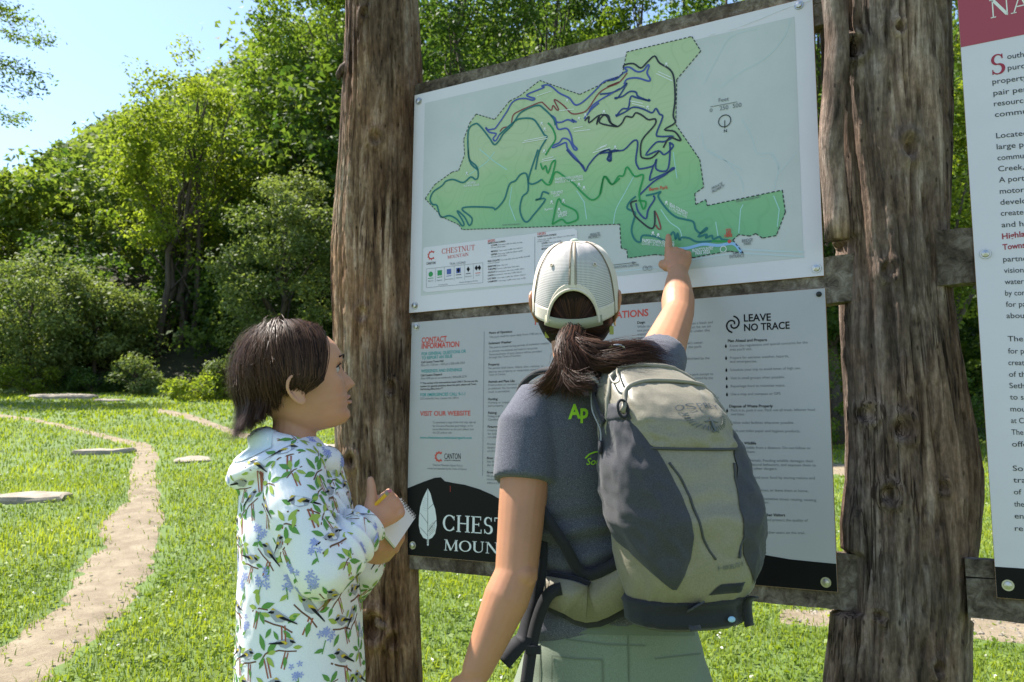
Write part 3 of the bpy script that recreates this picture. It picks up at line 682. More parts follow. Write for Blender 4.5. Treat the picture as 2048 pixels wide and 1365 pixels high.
# a small serif alphabet drawn with thick and thin strokes (cap height 1)
def serif(ch):
    P = []; tk, tn = 0.15, 0.06
    def q(x0, y0, x1, y1, w):
        d = Vector((x1 - x0, y1 - y0)); n = Vector((-d.y, d.x)).normalized() * w / 2
        P.append([(x0 + n.x, y0 + n.y), (x0 - n.x, y0 - n.y), (x1 - n.x, y1 - n.y), (x1 + n.x, y1 + n.y)])
    def sf(x, y, w=0.32): P.append([(x - w / 2, y - 0.025), (x + w / 2, y - 0.025), (x + w / 2, y + 0.025), (x - w / 2, y + 0.025)])
    def arc(cx, cy, rx, ry, a0, a1, wf, n=18):
        for k in range(n):
            t0 = a0 + (a1 - a0) * k / n; t1 = a0 + (a1 - a0) * (k + 1) / n; c = []
            for t, sgn_ in ((t0, 1), (t0, -1), (t1, -1), (t1, 1)):
                w = wf(t); c.append((cx + (rx + sgn_ * w / 2) * math.cos(t), cy + (ry + sgn_ * w / 2) * math.sin(t)))
            P.append(c)
    thick = lambda t: tn + (tk - tn) * abs(math.cos(t)) ** 1.5
    pi = math.pi
    if ch == 'C': arc(0.45, 0.5, 0.38, 0.46, 0.22 * pi, 1.78 * pi, thick); q(0.77, 0.68, 0.77, 0.93, 0.05); q(0.77, 0.10, 0.74, 0.30, 0.05); W = 0.86
    elif ch == 'O': arc(0.47, 0.5, 0.39, 0.46, 0, 2 * pi, thick, 28); W = 0.94
    elif ch in 'H':
        for x in (0.17, 0.77): q(x, 0, x, 1, tk); sf(x, 0.025); sf(x, 0.975)
        q(0.17, 0.52, 0.77, 0.52, tn); W = 0.94
    elif ch == 'E':
        q(0.17, 0, 0.17, 1, tk); sf(0.15, 0.025, 0.28); sf(0.15, 0.975, 0.28); q(0.17, 0.97, 0.64, 0.97, tn); q(0.17, 0.03, 0.68, 0.03, tn); q(0.17, 0.52, 0.52, 0.52, tn)
        q(0.64, 1, 0.64, 0.78, 0.05); q(0.68, 0, 0.68, 0.24, 0.05); q(0.52, 0.42, 0.52, 0.62, 0.05); W = 0.76
    elif ch == 'S':
        arc(0.32, 0.735, 0.21, 0.235, 0.12 * pi, 1.5 * pi, lambda t: 0.06 + 0.07 * max(0, -math.cos(t)))
        arc(0.32, 0.265, 0.23, 0.235, -0.88 * pi, 0.5 * pi, lambda t: 0.06 + 0.09 * max(0, math.cos(t))); q(0.52, 0.74, 0.52, 0.97, 0.05); q(0.09, 0.03, 0.09, 0.27, 0.05); W = 0.64
    elif ch == 'T': q(0.4, 0, 0.4, 1, tk); sf(0.4, 0.025); q(0.04, 0.97, 0.76, 0.97, tn); q(0.05, 1, 0.05, 0.76, 0.05); q(0.75, 1, 0.75, 0.76, 0.05); W = 0.80
    elif ch == 'N': q(0.14, 0, 0.14, 1, tn); q(0.80, 0, 0.80, 1, tn); q(0.16, 0.97, 0.79, 0.05, tk); sf(0.14, 0.025, 0.26); sf(0.10, 0.975, 0.22); sf(0.80, 0.975, 0.26); W = 0.94
    elif ch == 'U': q(0.17, 0.3, 0.17, 1, tk); q(0.75, 0.3, 0.75, 1, tn); arc(0.46, 0.32, 0.29, 0.28, pi, 2 * pi, lambda t: 0.06 + 0.09 * max(0, -math.cos(t))); sf(0.17, 0.975); sf(0.75, 0.975, 0.26); W = 0.92
    elif ch == 'M': q(0.14, 0, 0.17, 1, tn); q(0.96, 0, 0.93, 1, tk); q(0.18, 0.98, 0.55, 0.04, tk); q(0.92, 0.98, 0.55, 0.04, tn); sf(0.14, 0.025, 0.26); sf(0.96, 0.025, 0.3); sf(0.13, 0.975, 0.2); sf(0.97, 0.975, 0.2); W = 1.1
    elif ch == 'A': q(0.10, 0, 0.45, 1, tn); q(0.80, 0, 0.45, 1, tk); q(0.22, 0.33, 0.68, 0.33, tn); sf(0.10, 0.025, 0.26); sf(0.80, 0.025, 0.30); W = 0.92
    elif ch == 'I': q(0.17, 0, 0.17, 1, tk); sf(0.17, 0.025); sf(0.17, 0.975); W = 0.34
    else: W = 0.4
    return P, W
def serif_text(ink, body, x0, y0, x1, y1, hpx, sp=0.06):
    a = Vector(sgn(x0, y0)); b = Vector(sgn(x1, y1)); h = sgn(x0, y0 - hpx)[1] - a.y
    tot = sum(serif(c)[1] + sp for c in body) - sp; d = (b - a); L = d.length; d.normalize(); x = 0
    for c in body:
        P, W = serif(c)
        for q in P: ink.addp([a + d * ((x + u) * L / tot) + Vector((0, 1)) * (v * h) for u, v in q], [(0, 1, 2, 3)])
        x += W + sp
def bolt(px, py, parent, r=0.0125, m=None):
    mb = MB(); c = on_sign(px, py, 0.0006)
    for (r0, r1, o0, o1) in ((r, r * 0.95, 0, 0.002), (r * 0.72, r * 0.66, 0.0018, 0.007)):
        n = 18 if r0 == r else 8
        ring = lambda rr, oo: [c + SN * oo + (SU * math.cos(6.2832 * k / n) + SV * math.sin(6.2832 * k / n)) * rr for k in range(n)]
        v = ring(r0, o0) + ring(r1, o1) + [c + SN * (o1 + (0.0015 if r0 != r else 0))]
        mb.add(v, [(k, (k + 1) % n, n + (k + 1) % n, n + k) for k in range(n)] + [(n + k, n + (k + 1) % n, 2 * n) for k in range(n)])
    mb.build('bolt', m or M['metal'], parent)
# --- trail map sign
mu0, mu1 = sgn(818, 628)[0], sgn(1648, 540)[0]; mv0, mv1 = 0.4345, 1.1735
mapo = panel('map_sign', 'large white trail map sign with a green park map', mu0, mu1, mv0, mv1, M['sign_white'])
bgp = [(850, 207), (1589, 34), (1607, 516), (842, 592)]
poly_px('map_background', bgp, M['map_bg'], mapo, 0.0009)
BND = [(851, 398), (870, 370), (905, 345), (918, 342), (930, 310), (928, 280), (940, 247), (953, 229), (990, 240), (1020, 203), (1040, 193), (1080, 162), (1160, 190), (1245, 150), (1254, 105), (1384, 74), (1402, 103), (1354, 160), (1352, 250), (1400, 320), (1408, 375), (1390, 388), (1392, 410), (1412, 400), (1415, 412), (1565, 381), (1571, 425), (1553, 472), (1525, 477), (1512, 468), (1500, 473), (1478, 470), (1466, 481), (1487, 507), (1460, 503), (1430, 508), (1388, 516), (1310, 510), (1256, 517), (1254, 500), (1243, 497), (1240, 449), (925, 460), (918, 450), (885, 435)]
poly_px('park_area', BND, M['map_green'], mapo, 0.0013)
def R1(L): return [(800 + x / 4.0136, y / 4.0136) for x, y in L]
def R2(L): return [(1200 + x / 4.0146, y / 4.0146) for x, y in L]
def R3(L): return [(800 + x / 4.0136, 300 + y / 4.0136) for x, y in L]
def R4(L): return [(1200 + x / 4.0146, 300 + y / 4.0146) for x, y in L]
ik = Ink(M['t_creek'], 0.0017)
for L in (R4([(110, 600), (130, 480), (200, 350), (280, 200)]), R4([(490, 480), (560, 580), (640, 640), (660, 720)]), R4([(1115, 670), (1130, 480), (1150, 440)]), R4([(1425, 620), (1440, 480), (1395, 370)]), R4([(620, 230), (600, 100), (590, 20)]), R3([(930, 570), (880, 440), (900, 300)]), R3([(1500, 560), (1480, 420), (1420, 330)]), R3([(560, 1100 - 900), (700, 100), (760, 20)]), R1([(640, 1200), (760, 1300), (860, 1365)]), R4([(950, 700), (930, 580)])): ik.line(L, 0.0026)
ik.build('creek', mapo)
ik = Ink(M['t_contour'], 0.0013)
for L in (R2([(820, 1060), (850, 1200), (1000, 1290), (1150, 1365)]), R2([(1140, 960), (1220, 1100), (1260, 1230), (1370, 1240), (1440, 1365)]), R2([(980, 700), (1120, 590), (1330, 470), (1480, 300), (1530, 150)]), R2([(830, 680), (940, 480), (1050, 300), (1280, 230)]), R4([(880, 10), (1010, 90), (1130, 230), (1155, 340)]), R4([(1380, 20), (1440, 120), (1400, 320)]), R4([(1580, 20), (1430, 200)])): ik.line(L, 0.0022)
ik.build('grey_creek', mapo)
def _trail(key, w, *Ls):
    i = Ink(M[key], 0.0021 + 0.0002 * (len(key) % 4))
    for L in Ls:
        i.v = []; i.f = []; i.line(L, w); i.build('trail_line', mapo)
_trail('t_blue', 0.0052, R1([(690, 1025), (710, 1045), (745, 1040), (775, 1025), (860, 900), (900, 830), (950, 800), (1010, 795), (1065, 808), (1085, 795), (1050, 785), (1020, 765), (1100, 730), (1160, 705), (1140, 695), (1180, 685), (1220, 700), (1280, 750), (1330, 775), (1365, 795), (1400, 840), (1430, 845), (1480, 815), (1560, 740), (1640, 660), (1700, 645), (1760, 622)]) + R2([(60, 650), (130, 640), (190, 590), (220, 575), (200, 550), (240, 545), (300, 580), (350, 570), (385, 525), (395, 540), (380, 590), (405, 640), (390, 655), (300, 630), (220, 640), (195, 680)]),
    R1([(690, 1030), (720, 1065), (775, 1078), (750, 1115), (770, 1135), (800, 1085)]), R1([(1215, 930), (1250, 960), (1270, 1040), (1340, 1035), (1375, 1090), (1390, 1160), (1425, 1200), (1400, 1203), (1360, 1130), (1310, 1115), (1280, 1150), (1225, 1175), (1235, 1188), (1290, 1165), (1335, 1150), (1350, 1200), (1430, 1290), (1480, 1365)]),
    R1([(1255, 985), (1300, 985), (1350, 965), (1400, 985), (1380, 962), (1420, 985)]), R1([(1520, 900), (1550, 850), (1620, 800), (1690, 760), (1766, 715)]), R1([(1480, 960), (1500, 930), (1540, 880), (1600, 830)]), R1([(1730, 930), (1766, 920)]))
_trail('t_navy', 0.0052, R2([(0, 760), (90, 750), (170, 715), (220, 670), (150, 785), (120, 790), (180, 780), (240, 740), (290, 745), (310, 780), (400, 815), (390, 800)]), R2([(130, 940), (180, 880), (230, 870), (250, 780), (300, 790), (400, 815)]), R2([(130, 940), (200, 905), (270, 865), (350, 880), (420, 910), (450, 875), (480, 920), (505, 945), (455, 1080), (490, 1100), (590, 1100), (520, 1140), (450, 1150), (370, 1250), (470, 1215), (520, 1245), (590, 1180), (565, 1150)]),
    R3([(1340, 0), (1400, 70), (1470, 130), (1490, 175), (1520, 120), (1590, 40), (1670, 0), (1690, 20), (1670, 70), (1695, 90), (1680, 20), (1760, 10)]) + R4([(0, 30), (70, 0)]), R2([(0, 1240), (70, 1205), (90, 1240), (60, 1280), (90, 1295), (100, 1215), (190, 1210), (270, 1135), (305, 1150), (290, 1290), (310, 1350)]) + R4([(330, 155), (430, 130), (455, 75), (450, 150), (500, 175), (550, 150), (565, 0), (560, -60)]), R4([(430, 130), (400, 240), (440, 230), (590, 160), (580, 150), (530, 200), (430, 260), (320, 365)]), R4([(290, 430), (310, 500), (370, 555), (390, 480), (440, 400), (430, 370)]))
_trail('t_teal', 0.0056, R1([(625, 1365), (560, 1290), (550, 1060), (600, 1000), (640, 1010), (720, 1110), (760, 1165), (800, 1130), (830, 1080), (900, 1010), (960, 920), (1030, 875), (1110, 850), (1150, 870), (1230, 950), (1250, 1010)]), R1([(800, 1085), (920, 980), (980, 955), (1070, 960), (1120, 1020), (1160, 1085), (1180, 1110), (1120, 1220), (1090, 1365)]),
    R3([(550, 0), (560, 80), (620, 140), (630, 215), (610, 240), (570, 220), (510, 265), (430, 240), (370, 255), (340, 290), (270, 340), (245, 400), (265, 440), (300, 450), (330, 540), (400, 530), (460, 560), (500, 610), (515, 590), (460, 490), (520, 540), (560, 610), (580, 550), (500, 480), (560, 460), (740, 465), (770, 480), (840, 400), (880, 280), (930, 250), (970, 200), (1020, 200), (1030, 330), (985, 380), (965, 480), (990, 560), (1025, 580), (1070, 530), (1170, 400), (1090, 405), (1130, 390), (1150, 340), (1200, 355)]),
    R3([(1110, 0), (1035, 230), (1050, 275), (1090, 270), (1140, 240)]),
    R4([(370, 370), (440, 355), (490, 340), (470, 380), (540, 480), (610, 540), (680, 560), (750, 580), (770, 640), (810, 670), (860, 640), (850, 632), (790, 700), (860, 680), (850, 710), (900, 690), (910, 720), (960, 700), (980, 720), (1040, 730)]), R4([(290, 375), (240, 420), (220, 470), (265, 495), (285, 520), (255, 640), (280, 720), (325, 742), (345, 690), (450, 700), (530, 730), (590, 660), (610, 720), (625, 670), (640, 725), (660, 705), (720, 712), (780, 740), (900, 735)]))
_trail('t_green', 0.0052, R4([(0, 360), (40, 215), (100, 280), (150, 215), (190, 210), (220, 140), (280, 215), (350, 205), (320, 330), (320, 390), (350, 480), (370, 420), (310, 410)]), R3([(1140, 240), (1180, 280), (1215, 270), (1250, 180), (1320, 215), (1400, 275), (1470, 350), (1545, 405), (1610, 355), (1640, 215), (1700, 280), (1766, 230)]), R3([(1130, 110), (1150, 160), (1170, 130), (1190, 190), (1220, 110), (1250, 90), (1230, 190), (1200, 270)]), R3([(1225, 600), (1270, 400), (1310, 440), (1410, 490), (1430, 550), (1400, 575), (1340, 590), (1300, 560), (1225, 600)]), R1([(1190, 990), (1230, 1040), (1250, 1120), (1200, 1200), (1170, 1250)]), R4([(900, 735), (1040, 738)]))
_trail('t_red', 0.0042, R1([(805, 1060), (830, 1030), (890, 1010), (910, 930), (960, 895), (1040, 860), (1130, 825), (1160, 840), (1215, 890), (1230, 850), (1260, 885), (1275, 880), (1240, 810), (1260, 810), (1320, 855), (1380, 915), (1450, 912), (1510, 880), (1600, 750), (1700, 690), (1760, 662)]) + R2([(60, 700), (150, 670), (220, 590)]), R4([(440, 490), (465, 540), (490, 630), (470, 635), (450, 605)]))
_trail('t_black', 0.0050, R1([(1485, 975), (1520, 940), (1520, 990), (1600, 930), (1580, 1005), (1605, 930), (1660, 935), (1690, 990), (1740, 1020)]) + R2([(0, 990), (30, 930), (70, 935), (90, 990), (140, 1020), (180, 990), (210, 940), (260, 945), (290, 910), (340, 930), (390, 965), (445, 960), (440, 1010), (340, 1130), (330, 1250), (360, 1275), (420, 1270), (480, 1215)]), R2([(190, 550), (200, 525), (270, 515), (330, 550), (380, 505), (440, 455), (480, 510), (560, 560), (595, 630), (605, 800), (590, 930), (605, 990), (520, 1045), (600, 1060), (650, 1125), (630, 1130), (560, 1110), (510, 1190)]), R4([(300, 410), (250, 430), (270, 500), (290, 540), (400, 630), (440, 605), (440, 490)]))
ik = Ink(M['t_river'], 0.0024); ik.line(R4([(560, 800), (700, 792), (830, 760), (950, 770), (1040, 755), (1090, 765), (1140, 830)]), 0.008); ik.build('river', mapo)
ik = Ink(M['t_contour'], 0.0014); ik.line(R4([(1140, 800), (1400, 815), (1640, 822)]), 0.005); ik.line(R4([(1100, 830), (1400, 845), (1640, 860)]), 0.005); ik.line(R4([(80, 985), (500, 940), (760, 880), (1060, 835)]), 0.004); ik.build('road', mapo)
ik = Ink(M['t_black'], 0.0026); ik.dash(BND + [BND[0]], 0.0026); ik.build('park_boundary', mapo)
ik = Ink(M['ink_white'], 0.0029)
ik.text('PAPERTOWN EXPRESS', *R4([(343, 745)])[0], *R4([(600, 768)])[0], 7, 0.02); ik.text('LOWER: 1.6 Miles to Berm Park', *R4([(340, 765)])[0], *R4([(600, 785)])[0], 4.5)
ik.text('BEAR COUNTRY', *R4([(562, 455)])[0], *R4([(708, 535)])[0], 7.5, 0.02); ik.text('1.5 Mile Bike Only', *R4([(560, 480)])[0], *R4([(700, 550)])[0], 5)
ik.text('FRONTCOUNTRY', *R4([(742, 826)])[0], *R4([(915, 803)])[0], 6.5, 0.02); ik.text('PARK AREA', *R4([(770, 848)])[0], *R4([(888, 834)])[0], 6.5, 0.02)
for (t, a, b, h) in (('PAPERTOWN EXPRESS', (1250, 250), (1470, 225), 5), ('MIDDLE: 1.2 Mile Climb', (1250, 272), (1475, 245), 4), ('TURNPIKE', (1212, 362), (1310, 350), 5.5), ('CLIMB', (1235, 380), (1285, 372), 4), ('TURNPIKE', (1268, 525), (1346, 514), 5.5), ('RETURN', (1272, 545), (1340, 534), 5), ('LAZY BEAR', (540, 280), (610, 270), 4), ('0.8 Mile Climb', (515, 302), (640, 288), 4), ('Papertown', (1165, 490), (1230, 480), 4)):
    ik.text(t, *R3([a])[0], *R3([b])[0], h, 0.012)
for (a, b) in (((985, 1150), (1190, 1115)), ((1000, 1135), (1180, 1100)), ((1140, 1300), (1250, 1280)), ((1145, 1285), (1235, 1262)), ((1390, 1035), (1470, 1020)), ((1400, 1060), (1530, 1045)), ((1280, 895), (1400, 880)), ((1100, 775), (1220, 735)), ((1580, 1205), (1660, 1175)), ((1550, 1230), (1690, 1190))): ik.line(R1([a, b]), 0.0022, smooth=False)
for (a, b) in (((455, 595), (585, 655)), ((470, 580), (570, 625)), ((245, 815), (345, 835)), ((260, 835), (360, 860)), ((0, 1190), (60, 1165))): ik.line(R2([a, b]), 0.0022, smooth=False)
for (x, y) in R4([(428, 675), (470, 690), (535, 430)]) + R3([(540, 195), (1440, 285), (1480, 310), (1220, 425), (1315, 415), (1280, 485)]) + R2([(535, 525), (35, 905), (385, 870), (125, 1190)]) + R1([(1140, 1000), (1165, 1045), (1440, 960), (1490, 930), (1345, 815), (1160, 1220)]):
    ik.disc(x, y - 2, 0.0036, 10); ik.line([(x - 3, y + 3), (x, y - 1), (x + 3, y + 3)], 0.002, smooth=False)
ik.ring(*R4([(992, 800)])[0], 0.008, 0.0018); ik.build('map_label', mapo)
ik = Ink(M['ink_txt'], 0.0026)
ik.text('PRIVATE', *R4([(900, 325)])[0], *R4([(985, 282)])[0], 5.5, 0.01); ik.text('PROPERTY', *R4([(902, 352)])[0], *R4([(1002, 300)])[0], 5.5, 0.01)
ik.text('PRIVATE', *R3([(1528, 697)])[0], *R3([(1605, 684)])[0], 5.5, 0.01); ik.text('PROPERTY', *R3([(1515, 718)])[0], *R3([(1614, 704)])[0], 5.5, 0.01)
ik.text('BRIDGE', *R4([(1142, 745)])[0], *R4([(1228, 735)])[0], 6, 0.01); ik.text('PARK', *R4([(1158, 770)])[0], *R4([(1218, 762)])[0], 6, 0.01); ik.text('PARK', *R4([(1072, 845)])[0], *R4([(1124, 838)])[0], 5, 0.01); ik.text('ENTRANCE', *R4([(1042, 872)])[0], *R4([(1158, 862)])[0], 6, 0.01)
ik.text('DOWNTOWN CANTON', *R4([(90, 960)])[0], *R4([(312, 935)])[0], 5, 0.01); ik.line(R4([(80, 930), (262, 908)]), 0.0018, smooth=False); ik.addp([sgn(*p) for p in R4([(258, 898), (298, 904), (262, 920)])], [(0, 1, 2)])
ik.text('PARK BOUNDARY', *R4([(1095, 425)])[0], *R4([(1295, 385)])[0], 4.5); ik.text('PARK BOUNDARY', *R3([(825, 612)])[0], *R3([(970, 604)])[0], 3)
ik.text('Feet', *R2([(955, 825)])[0], *R2([(1036, 810)])[0], 7.5); ik.text('0', *R2([(883, 905)])[0], *R2([(905, 901)])[0], 7); ik.text('250', *R2([(963, 890)])[0], *R2([(1032, 880)])[0], 8); ik.text('500', *R2([(1068, 872)])[0], *R2([(1138, 860)])[0], 8)
ik.line(R2([(888, 862), (1103, 822)]), 0.0014, smooth=False); ik.text('19', *R4([(352, 958)])[0], *R4([(375, 955)])[0], 4); ik.text('23', *R4([(392, 955)])[0], *R4([(413, 952)])[0], 4)
for x in (363, 402): ik.ring(*R4([(x, 952)])[0], 0.0065, 0.001)
ik.build('map_label', mapo)
ik = Ink(M['t_black'], 0.0028); ik.ring(*R2([(1003, 975)])[0], 0.0165, 0.0024); ik.line(R2([(1004, 970), (1004, 1035)]), 0.002, smooth=False); ik.text('N', *R2([(997, 1068)])[0], *R2([(1022, 1064)])[0], 5.5, 0.02); ik.build('north_mark', mapo)
ik = Ink(M['ink_red'], 0.0030)
ik.text('YOU', *R4([(1010, 660)])[0], *R4([(1055, 655)])[0], 5.5, 0.03); ik.text('ARE', *R4([(1012, 682)])[0], *R4([(1055, 677)])[0], 5.5, 0.03); ik.text('HERE', *R4([(1002, 705)])[0], *R4([(1065, 698)])[0], 5.5, 0.03); ik.disc(*R4([(1042, 738)])[0], 0.005)
ik.text('Berm Park', *R4([(397, 333)])[0], *R4([(548, 315)])[0], 7, 0.015); ik.build('map_label', mapo)
# legend box
poly_px('legend_box', R3([(200, 785), (1400, 632), (1424, 650), (1432, 1020), (1410, 1040), (215, 1145), (188, 1130), (188, 800)]), M['sign_white'], mapo, 0.0018)
ik = Ink(M['ink_red'], 0.0024); serif_text(ik, 'CHESTNUT', *R3([(338, 838)])[0], *R3([(604, 806)])[0], 10.5); serif_text(ik, 'MOUNTAIN', *R3([(384, 877)])[0], *R3([(552, 852)])[0], 6.5)
ik.ring(*R3([(256, 848)])[0], 0.0115, 0.0042, a0=0.7, a1=5.6)
for k in range(8): a = 0.9 + k * 0.64; c = Vector(sgn(*R3([(256, 848)])[0])); ik.disc(c.x + math.cos(a) * 0.0145, c.y + math.sin(a) * 0.0145, 0.002, 8, uv=True)
ik.text('BIKERS', *R3([(708, 745)])[0], *R3([(766, 737)])[0], 5, 0.01); ik.text('HIKERS', *R3([(1106, 688)])[0], *R3([(1172, 680)])[0], 5, 0.01); ik.line(R3([(608, 992), (648, 988)]), 0.002, smooth=False); ik.build('legend_title', mapo)
ik = Ink(M['ink'], 0.0025); ik.text('CANTON', *R3([(215, 925)])[0], *R3([(288, 918)])[0], 5, 0.015)
for (x, y) in ((551, 960), (616, 950), (640, 948)): ik.addp([sgn(*p) for p in R3([(x, y - 22), (x + 14, y), (x, y + 22), (x - 14, y)])], [(0, 1, 2, 3)])
ik.line(R3([(532, 997), (570, 993)]), 0.002, smooth=False); ik.addp([sgn(*p) for p in R3([(472, 948), (486, 968), (472, 990), (458, 968)])], [(0, 1, 2, 3)]); ik.line(R3([(452, 1006), (494, 1002)]), 0.002, smooth=False)
for (t, x0, y0, x1, y1) in (('PAPERTOWN EXPRESS', 708, 760, 848, 742), ('LOWER:', 735, 777, 785, 770), ('MIDDLE:', 735, 825, 788, 818), ('UPPER:', 735, 850, 785, 843), ('BEAR COUNTRY', 708, 903, 806, 892), ('BERM PARK', 708, 945, 778, 937), ('TURNPIKE', 708, 969, 776, 961), ('WILDCAT', 708, 993, 770, 986), ('UNION', 708, 1018, 752, 1012), ('LAZY BEAR', 708, 1043, 774, 1036), ('CHAMPION', 708, 1068, 780, 1060), ('PAPERTOWN EXPRESS', 1106, 706, 1258, 688), ('LOWER:', 1140, 760, 1190, 752), ('MIDDLE:', 1140, 805, 1190, 798)):
    ik.text(t, *R3([(x0, y0)])[0], *R3([(x1, y1)])[0], 3.2, 0.012)
ik.build('legend_text', mapo)
ik = Ink(M['ink_txt'], 0.0024); ik.text('TRAIL LEGEND', *R3([(400, 927)])[0], *R3([(530, 914)])[0], 4.5); 
for (t, x0, y0, x1, y1) in (('Two-way traffic for bikes on map', 790, 770, 985, 748), ('one way traffic for bikers', 735, 792, 850, 780), ('Two-way traffic for bikers', 795, 818, 985, 792), ('Two-way traffic for bikers uphill', 790, 843, 985, 817), ('one way traffic for bikers', 735, 866, 860, 852), ('Two-way bike, one-way traffic downhill', 810, 892, 1045, 860), ('on this part of the trail', 708, 918, 800, 908), ('Bike only trail', 782, 937, 866, 927), ('Two-way traffic bikes, hikers bikes', 780, 961, 960, 940), ('Directional, one way traffic bikes', 775, 986, 1000, 960), ('Directional, one way traffic bikers', 756, 1012, 980, 985), ('Two-way traffic for bikers hikers', 778, 1036, 1010, 1008), ('Two-way traffic one way traffic', 784, 1060, 1015, 1035), ('Two-way traffic for hikers on this part', 1106, 730, 1405, 690), ('of the trail only', 1106, 744, 1200, 732), ('Two-way traffic', 1195, 752, 1300, 738), ('for hikers only', 1140, 780, 1230, 768)):
    ik.text(t, *R3([(x0, y0)])[0], *R3([(x1, y1)])[0], 2.8)
for (t, x0, y0, x1, y1) in (('Beginner', 230, 1060, 272, 1056), ('Beginner', 300, 1055, 345, 1050), ('Intermediate', 365, 1047, 428, 1040), ('Advanced', 452, 1035, 500, 1030), ('Advanced', 525, 1025, 576, 1018), ('Expert', 612, 1015, 645, 1010), ('Crossing Only', 310, 1092, 385, 1084), ('Closed, Emergency Access', 478, 1072, 626, 1056)): ik.text(t, *R3([(x0, y0)])[0], *R3([(x1, y1)])[0], 2.6)
box = [R3([p])[0] for p in ((215, 958), (668, 908), (668, 1068), (215, 1108))]
for a, b in zip(box, box[1:] + box[:1]): ik.line([a, b], 0.0009, smooth=False)
for x in (287, 360, 438, 522, 592): ik.line(R3([(x, 958 - (x - 215) * 0.11), (x, 1072 - (x - 215) * 0.09)]), 0.0008, smooth=False)
ik.line(R3([(1085, 700), (1085, 1060)]), 0.0012, smooth=False); ik.build('legend_text', mapo)
ik = Ink(M['t_green'], 0.0025); ik.disc(*R3([(250, 1000)])[0], 0.0085); ik.line(R3([(228, 1035), (272, 1030)]), 0.002, smooth=False); ik.addp([sgn(*p) for p in R3([(304, 970), (340, 966), (340, 1008), (304, 1012)])], [(0, 1, 2, 3)]); ik.line(R3([(302, 1026), (342, 1021)]), 0.002, smooth=False); ik.build('legend_symbol', mapo)
ik = Ink(M['t_blue'], 0.00245); ik.addp([sgn(*p) for p in R3([(379, 960), (414, 956), (414, 998), (379, 1002)])], [(0, 1, 2, 3)]); ik.addp([sgn(*p) for p in R3([(455, 952), (490, 947), (490, 988), (455, 993)])], [(0, 1, 2, 3)]); ik.line(R3([(376, 1016), (416, 1011)]), 0.002, smooth=False); ik.build('legend_symbol', mapo)
ik = Ink(M['ink_white'], 0.0031)  # thin white lines near the map's upper right corner
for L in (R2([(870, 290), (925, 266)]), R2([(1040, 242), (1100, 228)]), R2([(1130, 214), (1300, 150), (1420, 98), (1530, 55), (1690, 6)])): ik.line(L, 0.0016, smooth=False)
ik.build('thin_streak', mapo)
for b in ((838, 203), (1598, 11), (1633, 537), (830, 612)): bolt(*b, mapo)
# --- rules and regulations sign
lu0, lu1 = sgn(817, 900)[0], sgn(1664, 900)[0]; lv0, lv1 = -0.3270, 0.4040
low = panel('rules_sign', 'grey park rules sign with a black mountain silhouette along its foot', lu0, lu1, lv0, lv1, M['sign_grey'])
sil = [(lu0 + 0.0012, lv0 + 0.0012), (lu1 - 0.0012, lv0 + 0.0012)] + [(lu1 - 0.0012, sgn(1671, 1128)[1])] + [sgn(*p) for p in ((1630, 1124), (1580, 1119), (1540, 1112), (1500, 1104), (1440, 1090), (1380, 1078), (1320, 1072), (1260, 1068), (1200, 1062), (1140, 1050), (1080, 1030), (1040, 1016), (1006, 1002), (985, 990), (960, 979), (930, 970), (905, 966), (890, 963), (882, 955), (870, 956), (850, 963), (832, 970))] + [(lu0 + 0.0012, sgn(819, 977)[1])]
poly_uv('mountain_silhouette', sil, M['ink'], low, 0.0009)
z5 = lambda x, y: (800 + x / 2.4367, 600 + y / 2.4375)
z6 = lambda x, y: (1220 + x / 4.0146, 560 + y / 4.0146)
z7 = lambda x, y: (1400 + x / 3.5933, 850 + y / 3.592)
ik = Ink(M['ink_red'], 0.0010)
def tx(ik, zf, body, x0, y0, x1, y1, h, bold=0.0): a = zf(x0, y0); b = zf(x1, y1); ik.text(body, *a, *b, h, bold)
tx(ik, z5, 'CONTACT', 106, 211, 228, 203, 10.5, 0.025); tx(ik, z5, 'INFORMATION', 106, 239, 289, 229, 10.5, 0.025); tx(ik, z5, 'VISIT OUR WEBSITE', 98, 566, 344, 564, 9, 0.02)
ik.text('PARK RULES & REGULATIONS', 1070, 650, 1297, 632, 12.5, 0.025); c0 = z5(191, 765); ik.ring(*c0, 0.012, 0.005, a0=0.8, a1=5.5)
for k in range(8): a = 1.0 + k * 0.62; c = Vector(sgn(*c0)); ik.disc(c.x + math.cos(a) * 0.0152, c.y + math.sin(a) * 0.0152, 0.0023, 8, uv=True)
ik.build('heading', low)
ik = Ink(M['ink_teal'], 0.0010)
tx(ik, z5, 'FOR GENERAL QUESTIONS OR', 106, 272, 322, 258, 6, 0.015); tx(ik, z5, 'TO REPORT AN ISSUE', 106, 292, 255, 282, 6, 0.015); tx(ik, z5, 'WEEKENDS AND EVENINGS', 103, 356, 302, 348, 6, 0.015); tx(ik, z5, 'FOR EMERGENCIES CALL 9-1-1', 100, 471, 318, 466, 6, 0.015); tx(ik, z5, 'www.chestnutmountainnaturepark.com', 97, 677, 350, 679, 5, 0.012)
ik.build('heading', low)
ik = Ink(M['ink'], 0.0011)
tx(ik, z5, 'Call Canton Town Hall', 104, 310, 212, 303, 4, 0.01); tx(ik, z5, 'Call Canton Dispatch', 102, 374, 206, 368, 4, 0.01)
tx(ik, z5, '** This number is for time-sensitive issues ONLY. Do not use this', 100, 412, 380, 400, 3.6, 0.008); tx(ik, z5, 'number for general questions about the park, please call Town', 100, 427, 372, 415, 3.6, 0.008); tx(ik, z5, 'Hall during office hours **', 100, 441, 210, 436, 3.6, 0.008)
tx(ik, z5, 'CANTON', 217, 776, 296, 776, 11, 0.0); tx(ik, z5, 'NORTH CAROLINA', 217, 786, 296, 787, 2.6)
